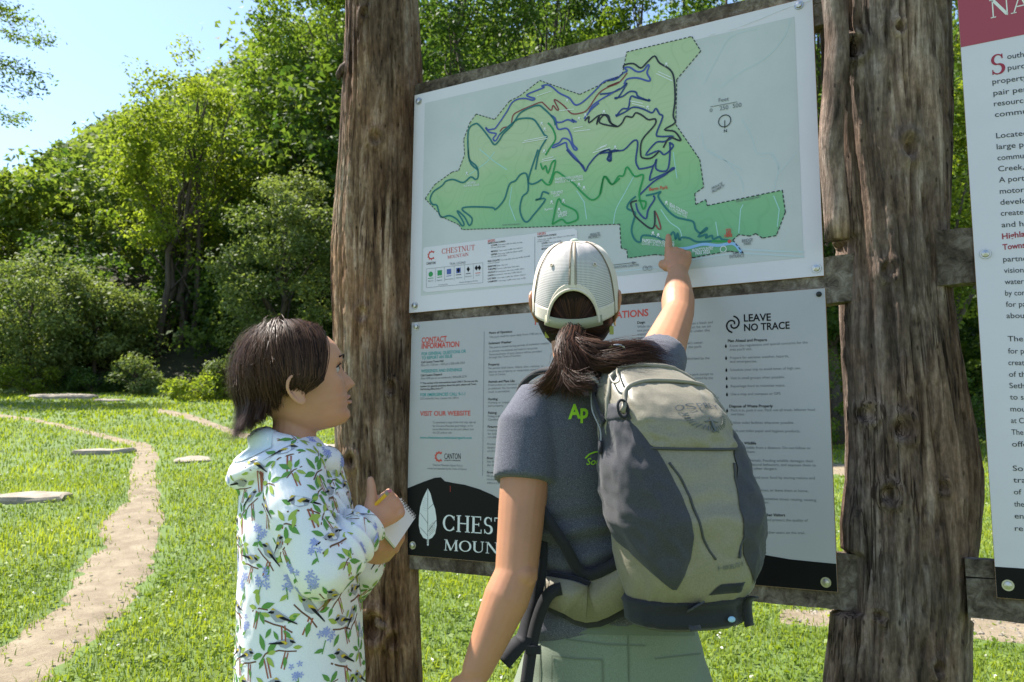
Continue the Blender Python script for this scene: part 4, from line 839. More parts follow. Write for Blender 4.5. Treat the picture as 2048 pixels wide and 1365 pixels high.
for (t, x0, y0, x1, y1) in (('Hours of Operation:', 435, 167, 548, 160), ('Inclement Weather:', 434, 218, 545, 211), ('Property:', 432, 322, 486, 319), ('Animals and Plant Life:', 431, 405, 561, 401), ('Hunting:', 430, 490, 478, 489), ('Fishing:', 430, 557, 473, 556), ('Firearms/Fireworks:', 428, 624, 545, 624), ('Fires:', 425, 777, 456, 777), ('Group Use:', 424, 846, 490, 847)): tx(ik, z5, t, x0, y0, x1, y1, 4.6, 0.012)
tx(ik, z6, 'Dogs:', 220, 355, 284, 349, 5, 0.012)
tx(ik, z6, 'LEAVE', 1076, 336, 1294, 328, 14, 0.02); tx(ik, z6, 'NO TRACE', 1078, 412, 1444, 392, 13.5, 0.02)
c = Vector(sgn(*z6(987, 358)))
for ph in (0, math.pi):
    ik.line([c + Vector((math.cos(ph + t * 0.42), math.sin(ph + t * 0.42))) * (0.0035 + 0.00165 * t) for t in range(0, 12)], 0.0042, uv=True, smooth=False)
tx(ik, z6, 'Plan Ahead and Prepare', 947, 502, 1262, 492, 5.5, 0.014); tx(ik, z6, 'Dispose of Waste Properly', 958, 1026, 1308, 1024, 5.5, 0.014)
tx(ik, z7, 'Respect Wildlife', 225, 142, 404, 142, 5.5, 0.014); tx(ik, z7, 'Be Considerate of Other Visitors', 250, 655, 612, 658, 5.5, 0.014)
for (x, y) in ((931, 532), (933, 628), (935, 724), (937, 791), (938, 856), (940, 920), (941, 1050), (943, 1147)):
    q = [z6(x, y - 17), z6(x + 8, y + 2), z6(x + 5, y + 15), z6(x - 5, y + 15), z6(x - 8, y + 2)]; ik.addp([sgn(*p) for p in q], [(0, 1, 2, 3, 4)])
ik.build('lettering', low)
ik = Ink(M['ink_txt'], 0.0010)
for (t, x0, y0, x1, y1) in (('Mon.-Fri. 7:30 am - 4:00 pm | 828-648-2363', 103, 325, 316, 312), ('After 4:00 pm or on weekends | 828-648-2376', 101, 389, 326, 379), ('2255 Asheville Hwy, Canton NC 28716', 98, 487, 286, 483), ('To download a copy of the trail map, sign-up', 160, 603, 370, 601), ('for Chestnut Mountain park tidings, or for', 160, 620, 358, 619), ('more information on the park please scan', 160, 636, 360, 636), ('this QR code or visit', 160, 652, 252, 653), ('Chestnut Mountain Nature Park is', 160, 810, 305, 814), ('owned and operated by the Town of Canton', 134, 826, 326, 831),
    ('The park shall be open daily from 7:00 am to dusk', 435, 187, 725, 166), ('The park is closed during periods of inclement weather', 434, 238, 730, 216), ('to protect recreational and natural resources.', 434, 256, 672, 240), ('Announcements of park closure will be provided', 434, 272, 690, 256), ('through the Town of Canton', 433, 287, 588, 276), ('No person shall injure, deface, alter, remove, or', 432, 339, 700, 327), ('destroy any property or equipment owned by', 432, 356, 690, 344), ('Town of Canton.', 432, 371, 516, 367), ('Destruction or removal of plants is', 431, 421, 640, 413), ('prohibited. No harvesting', 431, 438, 580, 432), ('trash is permitted.', 431, 454, 536, 450), ('Hunting or trapping', 430, 506, 545, 504), ('park property.', 430, 522, 506, 520), ('Fishing is allowed in North', 430, 573, 560, 572), ('Carolina fishing', 430, 589, 518, 588), ('Firearms and weapons', 428, 641, 555, 641), ('for individuals', 428, 658, 508, 658), ('concealed handgun', 428, 674, 530, 674), ('Fireworks, campfires', 426, 708, 540, 708), ('dangerous and', 426, 725, 505, 725), ('are prohibited', 426, 741, 500, 741), ('No fires shall', 425, 794, 502, 794), ('the direction', 425, 811, 498, 811), ('No person may', 424, 863, 510, 864), ('structure, stage', 424, 880, 512, 881), ('without a permit', 424, 897, 512, 898)):
    tx(ik, z5, t, x0, y0, x1, y1, 4.2)
for (t, x0, y0, x1, y1) in (('While on park property dogs must be on a leash and', 220, 388, 826, 350), ('not pose a safety hazard. Dogs must be on an', 220, 418, 810, 382), ('extended lead beyond control and under the', 222, 448, 802, 414), ('owner at all times', 224, 478, 420, 465), ('Clean up your pet\'s owner.', 450, 528, 750, 512), ('waste in the park.', 520, 555, 738, 545), ('unless authorized by the', 520, 645, 800, 638), ('in the park except to', 590, 772, 830, 765), ('permitted by the', 640, 800, 828, 797), ('Town of Canton', 690, 955, 875, 955),
    ('Know the regulations and special concerns for the', 962, 541, 1588, 512), ('area you\'ll visit.', 962, 570, 1142, 565), ('Prepare for extreme weather, hazards,', 964, 637, 1436, 622), ('and emergencies.', 964, 667, 1182, 663), ('Schedule your trip to avoid times of high use.', 966, 734, 1532, 718), ('Visit in small groups when possible.', 967, 800, 1404, 790), ('Repackage food to minimize waste.', 970, 864, 1408, 857), ('Use a map and compass or GPS', 971, 928, 1370, 923), ('Pack it in, pack it out. Pack out all trash, leftover food', 972, 1058, 1646, 1053), ('and litter.', 973, 1089, 1084, 1089), ('Utilize toilet facilities whenever possible.', 975, 1157, 1478, 1157), ('Pack out toilet paper and hygiene products.', 977, 1222, 1528, 1225)):
    tx(ik, z6, t, x0, y0, x1, y1, 5)
for (t, x0, y0, x1, y1) in (('Observe wildlife from a distance. Do not follow or', 215, 172, 796, 176), ('approach them.', 215, 202, 398, 203), ('Never feed animals. Feeding wildlife damages their', 215, 262, 818, 270), ('health, alters natural behaviors, and exposes them to', 215, 292, 834, 300), ('predators and other dangers.', 215, 322, 556, 324), ('Protect wildlife and your food by storing rations and', 215, 384, 826, 392), ('Control pets at all times, or leave them at home.', 215, 474, 778, 484), ('Avoid wildlife during sensitive times: mating, nesting', 215, 532, 836, 550), ('raising young or winter.', 215, 562, 498, 566), ('Respect other visitors and protect the quality of', 215, 688, 776, 696), ('Be courteous. Yield to other users on the trail.', 215, 776, 755, 786)):
    tx(ik, z7, t, x0, y0, x1, y1, 5)
ik.line([z5(411, 155), z5(403, 858)], 0.0012, smooth=False); ik.build('lettering', low)
ik = Ink(M['ink_white'], 0.0014); serif_text(ik, 'CHESTNUT', 886, 1062, 1105, 1078, 33); serif_text(ik, 'MOUNTAIN', 888, 1101, 1090, 1115, 22)
ik.build('park_name', low)
lf = [z5(*p) for p in ((137, 920), (150, 945), (160, 985), (172, 1020), (178, 1060), (180, 1100), (172, 1140), (158, 1160), (141, 1168), (141, 1198), (133, 1198), (133, 1168), (115, 1160), (100, 1135), (93, 1100), (94, 1060), (100, 1010), (112, 970), (126, 940))]
poly_px('leaf_emblem', lf, M['ink_white'], low, 0.0014)
ik = Ink(M['ink'], 0.0018); ik.line([z5(137, 925), z5(137, 1190)], 0.0014, smooth=False)
for (a, b) in (((137, 1020), (170, 990)), ((137, 1090), (100, 1040)), ((137, 1130), (178, 1075)), ((137, 1150), (100, 1110))): ik.line([z5(*a), z5(*b)], 0.0012, smooth=False)
for i in range(5):
    for j in range(7): ik.disc(*z5(113 + i * 5, 962 + j * 10 + i * 2), 0.0007, 6)
for i in range(6): ik.line([z5(144, 1104 + i * 9), z5(172, 1078 + i * 9)], 0.0007, smooth=False)
ik.build('leaf_vein', low)
ik = Ink(M['ink_red'], 0.0018); ik.line([z5(246, 908), z5(247, 936)], 0.0011, smooth=False); ik.build('thin_streak', low)  # short red scratch on the board
for b in ((833, 654), (1652, 1165), (826, 1091)): bolt(*b, low)
bolt(1638, 589, low, 0.007, M['metal_dk'])
# --- history sign at the right edge
ru0 = sgn(1954, 600)[0]; ru1 = ru0 + 0.62; rv0 = sgn(1980, 1195)[1]; rv1 = 1.30
his = panel('history_sign', 'tall white sign with a wine-red header at the right edge', ru0, ru1, rv0, rv1, M['sign_white'])
hv = sgn(1934, 93)[1]
poly_uv('red_header', [(ru0 + 0.001, hv), (ru1 - 0.001, hv), (ru1 - 0.001, rv1 - 0.001), (ru0 + 0.001, rv1 - 0.001)], mat('header_wine', (0.36, 0.055, 0.075), 0.35), his, 0.0009)
poly_uv('black_foot', [(ru0 + 0.001, rv0 + 0.001), (ru1 - 0.001, rv0 + 0.001), (ru1 - 0.001, sgn(1980, 1133)[1]), (ru0 + 0.001, sgn(1980, 1133)[1])], M['ink'], his, 0.0009)
z8 = lambda x, y: (1620 + x / 1.951, y / 1.95); z9 = lambda x, y: (1620 + x / 1.937, 660 + y / 1.936)
ik = Ink(mat('header_cream', (0.72, 0.70, 0.64), 0.4), 0.0013); serif_text(ik, 'NA', 1981, 38, 2063, 20, 37); ik.build('heading', his)
ik = Ink(M['ink_wine'], 0.0012); serif_text(ik, 'S', 1982, 153, 2012, 146, 41); tx(ik, z8, 'Highlands', 750, 934, 890, 917, 11, 0.02); tx(ik, z8, 'Township', 752, 976, 880, 962, 11, 0.02); ik.build('lettering', his)
ik = Ink(mat('ink_charcoal', (0.03, 0.03, 0.035), 0.45), 0.0012)
def hline(zf, body, x, y, nfrag, px_end, slope): tx(ik, zf, body, x, y, x + (px_end - x) * len(body) / nfrag, y + slope * (px_end - x) * len(body) / nfrag, 10.5, 0.004)
for (t, x, y, nf, xe) in (('outhern', 770, 232, 4, 836), ('purchase', 772, 276, 4, 840), ('property', 712, 330, 7, 832), ('pair per', 716, 374, 7, 832), ('resource', 718, 416, 7, 834), ('community', 722, 458, 5, 830), ('Located', 727, 541, 6, 832), ('large p', 729, 584, 7, 834), ('commun', 732, 627, 5, 832), ('Creek,', 735, 670, 6, 836), ('A portion', 738, 713, 6, 834), ('motor', 741, 757, 5, 836), ('develop', 743, 800, 5, 832), ('created', 745, 843, 6, 835), ('and has', 748, 888, 5, 833), ('partner', 754, 1022, 5, 832), ('vision', 757, 1066, 6, 834), ('water', 760, 1110, 5, 835), ('by com', 762, 1154, 5, 834), ('for park', 765, 1198, 5, 834), ('about', 767, 1242, 4, 834), ('The', 772, 1332, 3, 832)): hline(z8, t, x, y, nf, xe, -0.17 + 0.00013 * y)
for (t, x, y, nf, xe) in (('for p', 768, 92, 5, 830), ('create', 769, 137, 5, 832), ('of the', 771, 182, 4, 826), ('Seth', 773, 226, 4, 832), ('to s', 775, 270, 4, 828), ('mount', 777, 316, 3, 830), ('at C', 779, 361, 4, 829), ('The', 781, 406, 3, 827), ('offer', 783, 452, 3, 830), ('So', 786, 546, 2, 826), ('trail', 788, 591, 3, 828), ('of', 790, 637, 2, 820), ('the', 791, 684, 3, 830), ('en', 793, 730, 2, 828), ('re', 794, 778, 2, 826)): hline(z9, t, x, y, nf, xe, 0.00006 * y)
ik.build('lettering', his)
for b in ((1971, 508), (2016, 1171)): bolt(*b, his)
# ------------------------------------------------------------------ figures: tools
def organic(name, mb, voxel, smooth, m, parent=None, fn=None, dec=1.0):
    """closed overlapping shapes fused into one continuous skin"""
    me = bpy.data.meshes.new('tmp'); me.from_pydata([tuple(v) for v in mb.v], [], mb.f); me.update()
    o = bpy.data.objects.new('tmp', me); col.objects.link(o)
    bm = bmesh.new(); bm.from_mesh(me); bmesh.ops.recalc_face_normals(bm, faces=bm.faces); bm.to_mesh(me); bm.free()
    r = o.modifiers.new('r', 'REMESH'); r.mode = 'VOXEL'; r.voxel_size = voxel; r.adaptivity = 0
    if smooth: s = o.modifiers.new('s', 'SMOOTH'); s.iterations = smooth; s.factor = 0.5
    if dec < 1: d_ = o.modifiers.new('d', 'DECIMATE'); d_.ratio = dec
    dg = bpy.context.evaluated_depsgraph_get(); m2 = bpy.data.meshes.new_from_object(o.evaluated_get(dg))
    bpy.data.objects.remove(o); bpy.data.meshes.remove(me)
    m2.name = name; m2.materials.clear(); m2.materials.append(m)
    if fn:
        m2.update()
        nn = [v.normal.copy() for v in m2.vertices]
        for v, n in zip(m2.vertices, nn): v.co = fn(v.co.copy(), n)
    m2.polygons.foreach_set('use_smooth', [True] * len(m2.polygons)); m2.update()
    return lk(bpy.data.objects.new(name, m2), parent)
def rtube(mb, pts, rad, n=20, flat=None):
    """tube with rounded ends; radii scalar or (along flat, across)"""
    pts = [Vector(p) for p in pts]; R = [r if hasattr(r, '__len__') else (r, r) for r in rad]
    d0 = (pts[0] - pts[1]).normalized(); d1 = (pts[-1] - pts[-2]).normalized()
    e0 = min(R[0]); e1 = min(R[-1])
    P = [pts[0] + d0 * e0 * 0.9, pts[0] + d0 * e0 * 0.6] + pts + [pts[-1] + d1 * e1 * 0.6, pts[-1] + d1 * e1 * 0.9]
    Q = [(R[0][0] * .35, R[0][1] * .35), (R[0][0] * .8, R[0][1] * .8)] + R + [(R[-1][0] * .8, R[-1][1] * .8), (R[-1][0] * .35, R[-1][1] * .35)]
    mb.tube(P, Q, n, True, flat)
def spline(pts, k=4):
    P = [Vector(p) for p in pts]; Q = []
    for i in range(len(P) - 1):
        a, b, c, d = P[max(i - 1, 0)], P[i], P[i + 1], P[min(i + 2, len(P) - 1)]
        for j in range(k):
            t = j / k; Q.append(0.5 * ((2 * b) + (c - a) * t + (2 * a - 5 * b + 4 * c - d) * t * t + (-a + 3 * b - 3 * c + d) * t ** 3))
    Q.append(P[-1]); return Q
def ellipsoid(mb, c, ax, ay, az, n=20, m=14):
    c = Vector(c); V = [c + az]; F = []
    for i in range(1, m):
        th = math.pi * i / m
        for k in range(n):
            ph = 2 * math.pi * k / n; V.append(c + az * math.cos(th) + (ax * math.cos(ph) + ay * math.sin(ph)) * math.sin(th))
    V.append(c - az)
    for k in range(n): F.append((0, 1 + k, 1 + (k + 1) % n)); F.append((len(V) - 1, 1 + (m - 2) * n + (k + 1) % n, 1 + (m - 2) * n + k))
    for i in range(m - 2):
        for k in range(n): a = 1 + i * n + k; b = 1 + i * n + (k + 1) % n; F.append((a, a + n, b + n, b))
    mb.add(V, F)
def ribbon(mb, pts, w, th, nrm):
    """strap with thickness; nrm is the outward direction (vector or list)"""
    pts = [Vector(p) for p in pts]; n = len(pts); V = []; F = []
    for i in range(n):
        t = (pts[min(i + 1, n - 1)] - pts[max(i - 1, 0)]).normalized()
        nn = Vector(nrm[i] if isinstance(nrm, list) else nrm); nn = (nn - t * nn.dot(t)).normalized(); s = t.cross(nn)
        ww = w[i] if hasattr(w, '__len__') else w
        V += [pts[i] + s * ww / 2 + nn * th / 2, pts[i] - s * ww / 2 + nn * th / 2, pts[i] - s * ww / 2 - nn * th / 2, pts[i] + s * ww / 2 - nn * th / 2]
    for i in range(n - 1):
        for k in range(4): F.append((i * 4 + k, i * 4 + (k + 1) % 4, i * 4 + 4 + (k + 1) % 4, i * 4 + 4 + k))
    F.append((3, 2, 1, 0)); F.append(tuple((n - 1) * 4 + k for k in range(4))); mb.add(V, F)
def hand(mb, W, f, back, thumb, curl, tpts, S=1.0, spread=0.12):
    """palm with four fingers (curl = three bends per finger, radians) and a thumb given as points in (f, back, thumb) units"""
    f = Vector(f).normalized(); back = (Vector(back) - f * Vector(back).dot(f)).normalized(); t = f.cross(back)
    if t.dot(Vector(thumb)) < 0: t = -t
    W = Vector(W); q = lambda a, b, c: W + (f * a + back * b + t * c) * S
    rtube(mb, [q(-0.01, 0, 0), q(0.02, 0.001, 0.001), q(0.055, 0.003, 0.001), q(0.082, 0.002, 0.0)], [(0.025 * S, 0.019 * S), (0.031 * S, 0.018 * S), (0.038 * S, 0.0165 * S), (0.037 * S, 0.0125 * S)], 20, t)
    for k, (c, L) in enumerate(zip((0.027, 0.009, -0.009, -0.026), (0.070, 0.078, 0.072, 0.058))):
        p = q(0.080 - 0.003 * abs(k - 1), 0.002, c); r0 = (0.0102, 0.0104, 0.0098, 0.0088)[k] * S
        pts = [p - f * 0.02 * S, p]; ang = 0; sd = spread * (1.2 - 0.8 * k)
        for seg, cu in zip((0.45, 0.30, 0.25), curl[k]):
            ang += cu; d = (f * math.cos(ang) - back * math.sin(ang) + t * sd * 0.35 * math.cos(ang)).normalized(); pts.append(pts[-1] + d * L * seg * S)
        rtube(mb, pts, [r0 * 0.9, r0 * 1.08, r0 * 0.98, r0 * 0.88, r0 * 0.76], 12)
        ellipsoid(mb, p + back * 0.0065 * S, t * 0.0088 * S, f * 0.012 * S, back * 0.009 * S, 10, 8)
        rtube(mb, [q(0.02, 0.0135, c * 0.35), p + back * 0.009 * S - f * 0.012 * S], [0.0035 * S, 0.0045 * S], 8)
    T = [q(*p) for p in tpts]; rtube(mb, T, [0.0150 * S, 0.0128 * S, 0.0108 * S, 0.0088 * S][:len(T)], 12)
def skin_mat(name, c, red=(0.5, 0.2, 0.14)):
    m = mat(name, c, 0.5, 0.35); n, l, b = nt(m)
    b.inputs['Subsurface Weight'].default_value = 0.12; b.inputs['Subsurface Radius'].default_value = (0.012, 0.005, 0.003)
    t = noise_tex(n, l, 9, 4, 0.6); r = ramp(n, [(0.3, tuple(x * 0.86 for x in c)), (0.55, c), (0.8, tuple(min(1, x * 1.1) for x in c))]); l.new(t.outputs['Fac'], r.inputs[0])
    f = noise_tex(n, l, 60, 3, 0.6); mx = n.new('ShaderNodeMixRGB'); mx.inputs[2].default_value = (*red, 1)
    r2 = ramp(n, [(0.55, (0, 0, 0)), (0.8, (0.35, 0.35, 0.35))]); l.new(f.outputs['Fac'], r2.inputs[0]); l.new(r2.outputs[0], mx.inputs[0]); l.new(r.outputs[0], mx.inputs[1]); l.new(mx.outputs[0], b.inputs['Base Color'])
    bt = noise_tex(n, l, 700, 3, 0.6); bp = n.new('ShaderNodeBump'); bp.inputs['Strength'].default_value = 0.12; bp.inputs['Distance'].default_value = 0.002; l.new(bt.outputs['Fac'], bp.inputs['Height']); l.new(bp.outputs[0], b.inputs['Normal'])
    return m
def cloth_mat(name, stops, scale=900, rough=0.9, bump=0.25, big=None):
    m = noisy(name, stops, scale, rough, bump=bump, bscale=scale, dist=0.001, detail=2, spec=0.15)
    m.node_tree.nodes['Principled BSDF'].inputs['Sheen Weight'].default_value = 0.15
    return m
M['skin_w'] = skin_mat('tanned_skin', (0.44, 0.205, 0.112)); M['skin_c'] = skin_mat('child_skin', (0.52, 0.265, 0.16))
M['tee'] = cloth_mat('heather_grey_cotton', [(0.3, (0.040, 0.041, 0.055)), (0.5, (0.085, 0.086, 0.108)), (0.7, (0.16, 0.16, 0.19))], 700)
M['pants'] = cloth_mat('sage_green_twill', [(0.3, (0.145, 0.175, 0.125)), (0.7, (0.205, 0.235, 0.175))], 500)
M['hood'] = cloth_mat('white_jersey', [(0.3, (0.74, 0.73, 0.75)), (0.7, (0.82, 0.81, 0.82))], 500, bump=0.1)
M['lining'] = cloth_mat('pale_blue_lining', [(0.3, (0.60, 0.68, 0.70)), (0.7, (0.70, 0.76, 0.77))], 500, bump=0.1)
M['jeans'] = cloth_mat('dark_trousers', [(0.3, (0.02, 0.025, 0.04)), (0.7, (0.05, 0.06, 0.08))], 500)
M['shoe'] = mat('shoe_rubber', (0.05, 0.05, 0.05), 0.7)
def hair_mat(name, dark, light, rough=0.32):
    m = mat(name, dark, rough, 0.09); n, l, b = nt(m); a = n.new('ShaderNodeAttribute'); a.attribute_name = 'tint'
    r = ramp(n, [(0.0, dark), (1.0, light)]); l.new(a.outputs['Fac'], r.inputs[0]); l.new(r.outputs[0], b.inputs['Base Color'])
    return m
M['hair_c'] = hair_mat('dark_brown_hair', (0.017, 0.009, 0.006), (0.10, 0.052, 0.031), 0.45); M['hair_w'] = hair_mat('brown_black_hair', (0.013, 0.007, 0.005), (0.085, 0.037, 0.02), 0.5)
def strands(name, paths, nrm, w, m, parent, rng, tint=None):
    """paths (n,k,3): tapered ribbons facing nrm (n,k,3)"""
    P = np.asarray(paths, np.float32); n, k, _ = P.shape
    T = np.gradient(P, axis=1); S = np.cross(T, nrm); S /= (np.linalg.norm(S, axis=2)[..., None] + 1e-9)
    prof = np.concatenate([np.linspace(0.8, 1, k - k // 2), np.linspace(1, 0.15, k // 2)])[None, :, None] * (w * rng.uniform(0.6, 1.3, n))[:, None, None] * 0.5
    V = np.stack([P - S * prof, P + S * prof], 2).reshape(-1, 3)
    i = np.arange(n)[:, None] * (2 * k) + np.arange(k - 1)[None, :] * 2
    F = np.stack([i, i + 1, i + 3, i + 2], -1).reshape(-1, 4)
    t = np.repeat(np.clip(rng.normal(0.38, 0.3, n) if tint is None else tint, 0, 1), 2 * k)
    o = npmesh(name, V, F, m, parent, smooth=True, cols=t); o['kind'] = 'stuff'; return o
def head_frame(c, fwd, roll=0.0):
    f = Vector(fwd).normalized(); l = Vector((0, 0, 1)).cross(f).normalized(); u = f.cross(l)
    return lambda x, y, z: Vector(c) + f * x + l * y + u * z
PROF = [(-0.112, 0.050, -0.010, 0.020), (-0.108, 0.074, -0.022, 0.034), (-0.098, 0.086, -0.036, 0.044), (-0.088, 0.087, -0.046, 0.051), (-0.078, 0.081, -0.055, 0.056), (-0.070, 0.085, -0.062, 0.059), (-0.064, 0.083, -0.067, 0.061), (-0.058, 0.087, -0.072, 0.063), (-0.048, 0.085, -0.079, 0.065), (-0.036, 0.086, -0.086, 0.068), (-0.020, 0.086, -0.093, 0.071), (-0.004, 0.085, -0.099, 0.0735), (0.006, 0.088, -0.101, 0.0745), (0.018, 0.093, -0.103, 0.0755), (0.034, 0.093, -0.103, 0.076), (0.052, 0.087, -0.099, 0.0735), (0.070, 0.075, -0.090, 0.067), (0.086, 0.055, -0.073, 0.055), (0.098, 0.032, -0.050, 0.038), (0.105, 0.010, -0.022, 0.018)]
def head_mesh(mb, H, s=1.0, n=56):
    V = []; F = []
    for (z, fr, bk, hw) in PROF:
        cx = (fr + bk) / 2
        for k in range(n):
            th = 2 * math.pi * k / n; c, si = math.cos(th), math.sin(th)
            if c >= 0: x = (fr - 0.0) * abs(c) ** 0.82; 
            else: x = bk * abs(c) ** 0.9
            y = hw * math.copysign(abs(si) ** (0.86 if c > 0 else 0.95), si)
            if c > 0:
                nz = math.exp(-(y / 0.0115) ** 2)
                if -0.050 < z < 0.010: x += nz * 0.026 * max(0, min(1, (0.010 - z) / 0.044)) * (1 if z > -0.037 else max(0, (z + 0.050) / 0.013))
                x -= 0.010 * math.exp(-((abs(y) - 0.031) / 0.014) ** 2 - ((z - 0.002) / 0.011) ** 2)      # sockets
                x += 0.004 * math.exp(-((abs(y) - 0.03) / 0.02) ** 2 - ((z - 0.020) / 0.008) ** 2)        # brow
                x += 0.004 * math.exp(-((abs(y) - 0.042) / 0.016) ** 2 - ((z + 0.028) / 0.018) ** 2)      # cheek
                x += 0.0045 * math.exp(-(y / 0.017) ** 2 - ((z + 0.0585) / 0.004) ** 2) + 0.0045 * math.exp(-(y / 0.015) ** 2 - ((z + 0.0695) / 0.0045) ** 2)
            V.append(H(x * s, y * s, z * s))
    m = len(PROF)
    for j in range(m - 1):
        for k in range(n): F.append((j * n + k, j * n + (k + 1) % n, (j + 1) * n + (k + 1) % n, (j + 1) * n + k))
    F.append(tuple(range(n))[::-1]); F.append(tuple((m - 1) * n + k for k in range(n))); mb.add(V, F)
def ear(mb, H, side, s=1.0, x0=-0.012, z0=-0.018, y0=0.072):
    y = lambda o: side * (y0 + o)
    rim = [(x0 + 0.016, 0.004, z0 + 0.012), (x0 + 0.012, 0.012, z0 + 0.028), (x0 - 0.006, 0.017, z0 + 0.033), (x0 - 0.020, 0.019, z0 + 0.022), (x0 - 0.023, 0.017, z0 + 0.004), (x0 - 0.015, 0.012, z0 - 0.014), (x0 - 0.003, 0.007, z0 - 0.027), (x0 + 0.006, 0.003, z0 - 0.024)]
    rtube(mb, [H(x * s, y(o) * s, z * s) for x, o, z in spline(rim, 3)], [0.0042 * s] * (7 * 3 + 1), 8)
    ellipsoid(mb, H((x0 - 0.004) * s, y(0.004) * s, (z0 + 0.004) * s), H(1, 0, 0) * 0 + (H(1, 0, 0) - H(0, 0, 0)) * 0.017 * s, (H(0, 1, 0) - H(0, 0, 0)) * 0.007 * s, (H(0, 0, 1) - H(0, 0, 0)) * 0.027 * s, 14, 10)
    ellipsoid(mb, H((x0 + 0.001) * s, y(0.006) * s, (z0 - 0.022) * s), (H(1, 0, 0) - H(0, 0, 0)) * 0.009 * s, (H(0, 1, 0) - H(0, 0, 0)) * 0.005 * s, (H(0, 0, 1) - H(0, 0, 0)) * 0.009 * s, 10, 8)
def wrinkle(amp, scale, aniso=(1, 1, 1), seed=0.0):
    def fn(co, n):
        p = Vector((co.x * aniso[0], co.y * aniso[1], co.z * aniso[2])) * scale + Vector((seed, seed, 0))
        q = noise.noise(p); r = 1 - 2 * abs(noise.noise(p * 0.6 + Vector((7, 3, 1))))
        return co + n * (amp * (0.6 * q + 0.7 * r))
    return fn
def foot(mb, a, d, S=1.0):
    a = Vector(a); d = Vector(d).normalized()
    rtube(mb, [a - d * 0.05 * S, a + d * 0.03 * S, a + d * 0.11 * S, a + d * 0.17 * S], [(0.034 * S, 0.045 * S), (0.038 * S, 0.05 * S), (0.042 * S, 0.032 * S), (0.036 * S, 0.024 * S)], 16, Vector((0, 0, 1)).cross(d))
# ------------------------------------------------------------------ child with a notebook
CF = Vector((0.93, 0.36, 0)).normalized(); CR = Vector((CF.y, -CF.x, 0))        # facing, and right-hand side (towards the camera)
CY = 1.66
cb = at(598, 900, CY); child = empty('person', (cb.x, cb.y, G(cb.x, cb.y)), 'child with dark bobbed hair in a white bird-print hoodie writing notes', 'person')
HC = head_frame(at(596, 757, CY), (0.93, 0.34, 0.25))
mb = MB(); head_mesh(mb, HC); ear(mb, HC, -1, 0.95, y0=0.085, z0=-0.030); ear(mb, HC, 1)
nb_ = at(588, 905, CY)
rtube(mb, [nb_ - Vector((0, 0, 0.05)), nb_, HC(-0.022, 0, -0.07), HC(-0.012, 0, -0.03)], [0.055, 0.045, 0.041, 0.042], 20)
tc_ = [at(592, y, CY) for y in (960, 1060, 1180, 1300, 1400)]
rtube(mb, tc_, [(0.10, 0.06), (0.12, 0.075), (0.12, 0.08), (0.13, 0.085), (0.13, 0.085)], 24, CR)
SH_R, EL_R, WR_R = at(574, 950, 1.545), at(640, 1142, 1.50), at(734, 1050, 1.60)
SH_L, EL_L, WR_L = at(618, 945, 1.785), at(690, 1160, 1.82), at(738, 1126, 1.725)
rtube(mb, [SH_R.lerp(EL_R, 0.25), SH_R.lerp(EL_R, 0.5), EL_R], [0.04, 0.036, 0.034], 16); rtube(mb, [EL_R, EL_R.lerp(WR_R, 0.4), WR_R], [0.034, 0.033, 0.024], 16)
rtube(mb, [SH_L.lerp(EL_L, 0.3), EL_L], [0.034, 0.034], 16); rtube(mb, [EL_L, WR_L], [0.034, 0.024], 16)
# right hand: fist round the pencil, thumb up
hf = (at(800, 1000, 1.645) - WR_R).normalized()
hand(mb, WR_R + hf * 0.004, hf, Vector((0.25, -0.95, 0.05)), Vector((-0.4, 0, 1)), [(1.0, 1.5, 1.0), (1.15, 1.5, 0.9), (1.2, 1.5, 0.9), (1.25, 1.5, 0.9)], [(0.022, 0.0, 0.026), (0.040, 0.004, 0.044), (0.052, 0.006, 0.064), (0.060, 0.006, 0.078)], 0.84, 0.05)
# left hand: under the notebook, fingers round its edge
hf2 = (at(800, 1066, 1.665) - WR_L).normalized()
hand(mb, WR_L, hf2, Vector((0.62, -0.70, -0.35)), Vector((-0.3, 0.5, 0.8)), [(0.25, 0.9, 0.7), (0.30, 0.9, 0.7), (0.35, 0.9, 0.7), (0.45, 0.9, 0.7)], [(0.03, 0.0, 0.03), (0.05, -0.012, 0.044), (0.07, -0.022, 0.05), (0.085, -0.03, 0.05)], 0.82, 0.05)
lp = [at(585, 1400, 1.60), at(600, 1400, 1.73)]
gz = G(cb.x, cb.y)
for p in lp: rtube(mb, [p + Vector((0, 0, 0.05)), Vector((p.x, p.y, gz + 0.42)), Vector((p.x - 0.01, p.y, gz + 0.10))], [0.07, 0.05, 0.036], 16)
organic('body', mb, 0.0031, 2, M['skin_c'], child, dec=0.35)
mb = MB()
M['eye'] = mat('eye_white', (0.42, 0.38, 0.36), 0.2)
for s in (-1, 1):
    mb = MB(); ellipsoid(mb, HC(0.0685, s * 0.031, 0.002), CF * 0.0115, CR * 0.0115, Vector((0, 0, 0.0115)), 16, 10); mb.build('eye', M['eye'], child, True)
    mb = MB()
    ellipsoid(mb, HC(0.0768, s * 0.0315, 0.002), CF * 0.004, CR * 0.0055, Vector((0, 0, 0.0055)), 12, 8)
    mb.tube(spline([HC(0.0790, s * 0.017, 0.006), HC(0.0855, s * 0.028, 0.0105), HC(0.0800, s * 0.040, 0.008), HC(0.073, s * 0.046, 0.003)]), [0.0012] * 13, 6)
    mb.tube(spline([HC(0.094, s * 0.014, 0.021), HC(0.094, s * 0.030, 0.027), HC(0.083, s * 0.046, 0.023)]), [0.0018] * 9, 6)
    o = mb.build('brow_and_lashes', M['hair_c'], child, True); o['kind'] = 'stuff'
mb = MB()
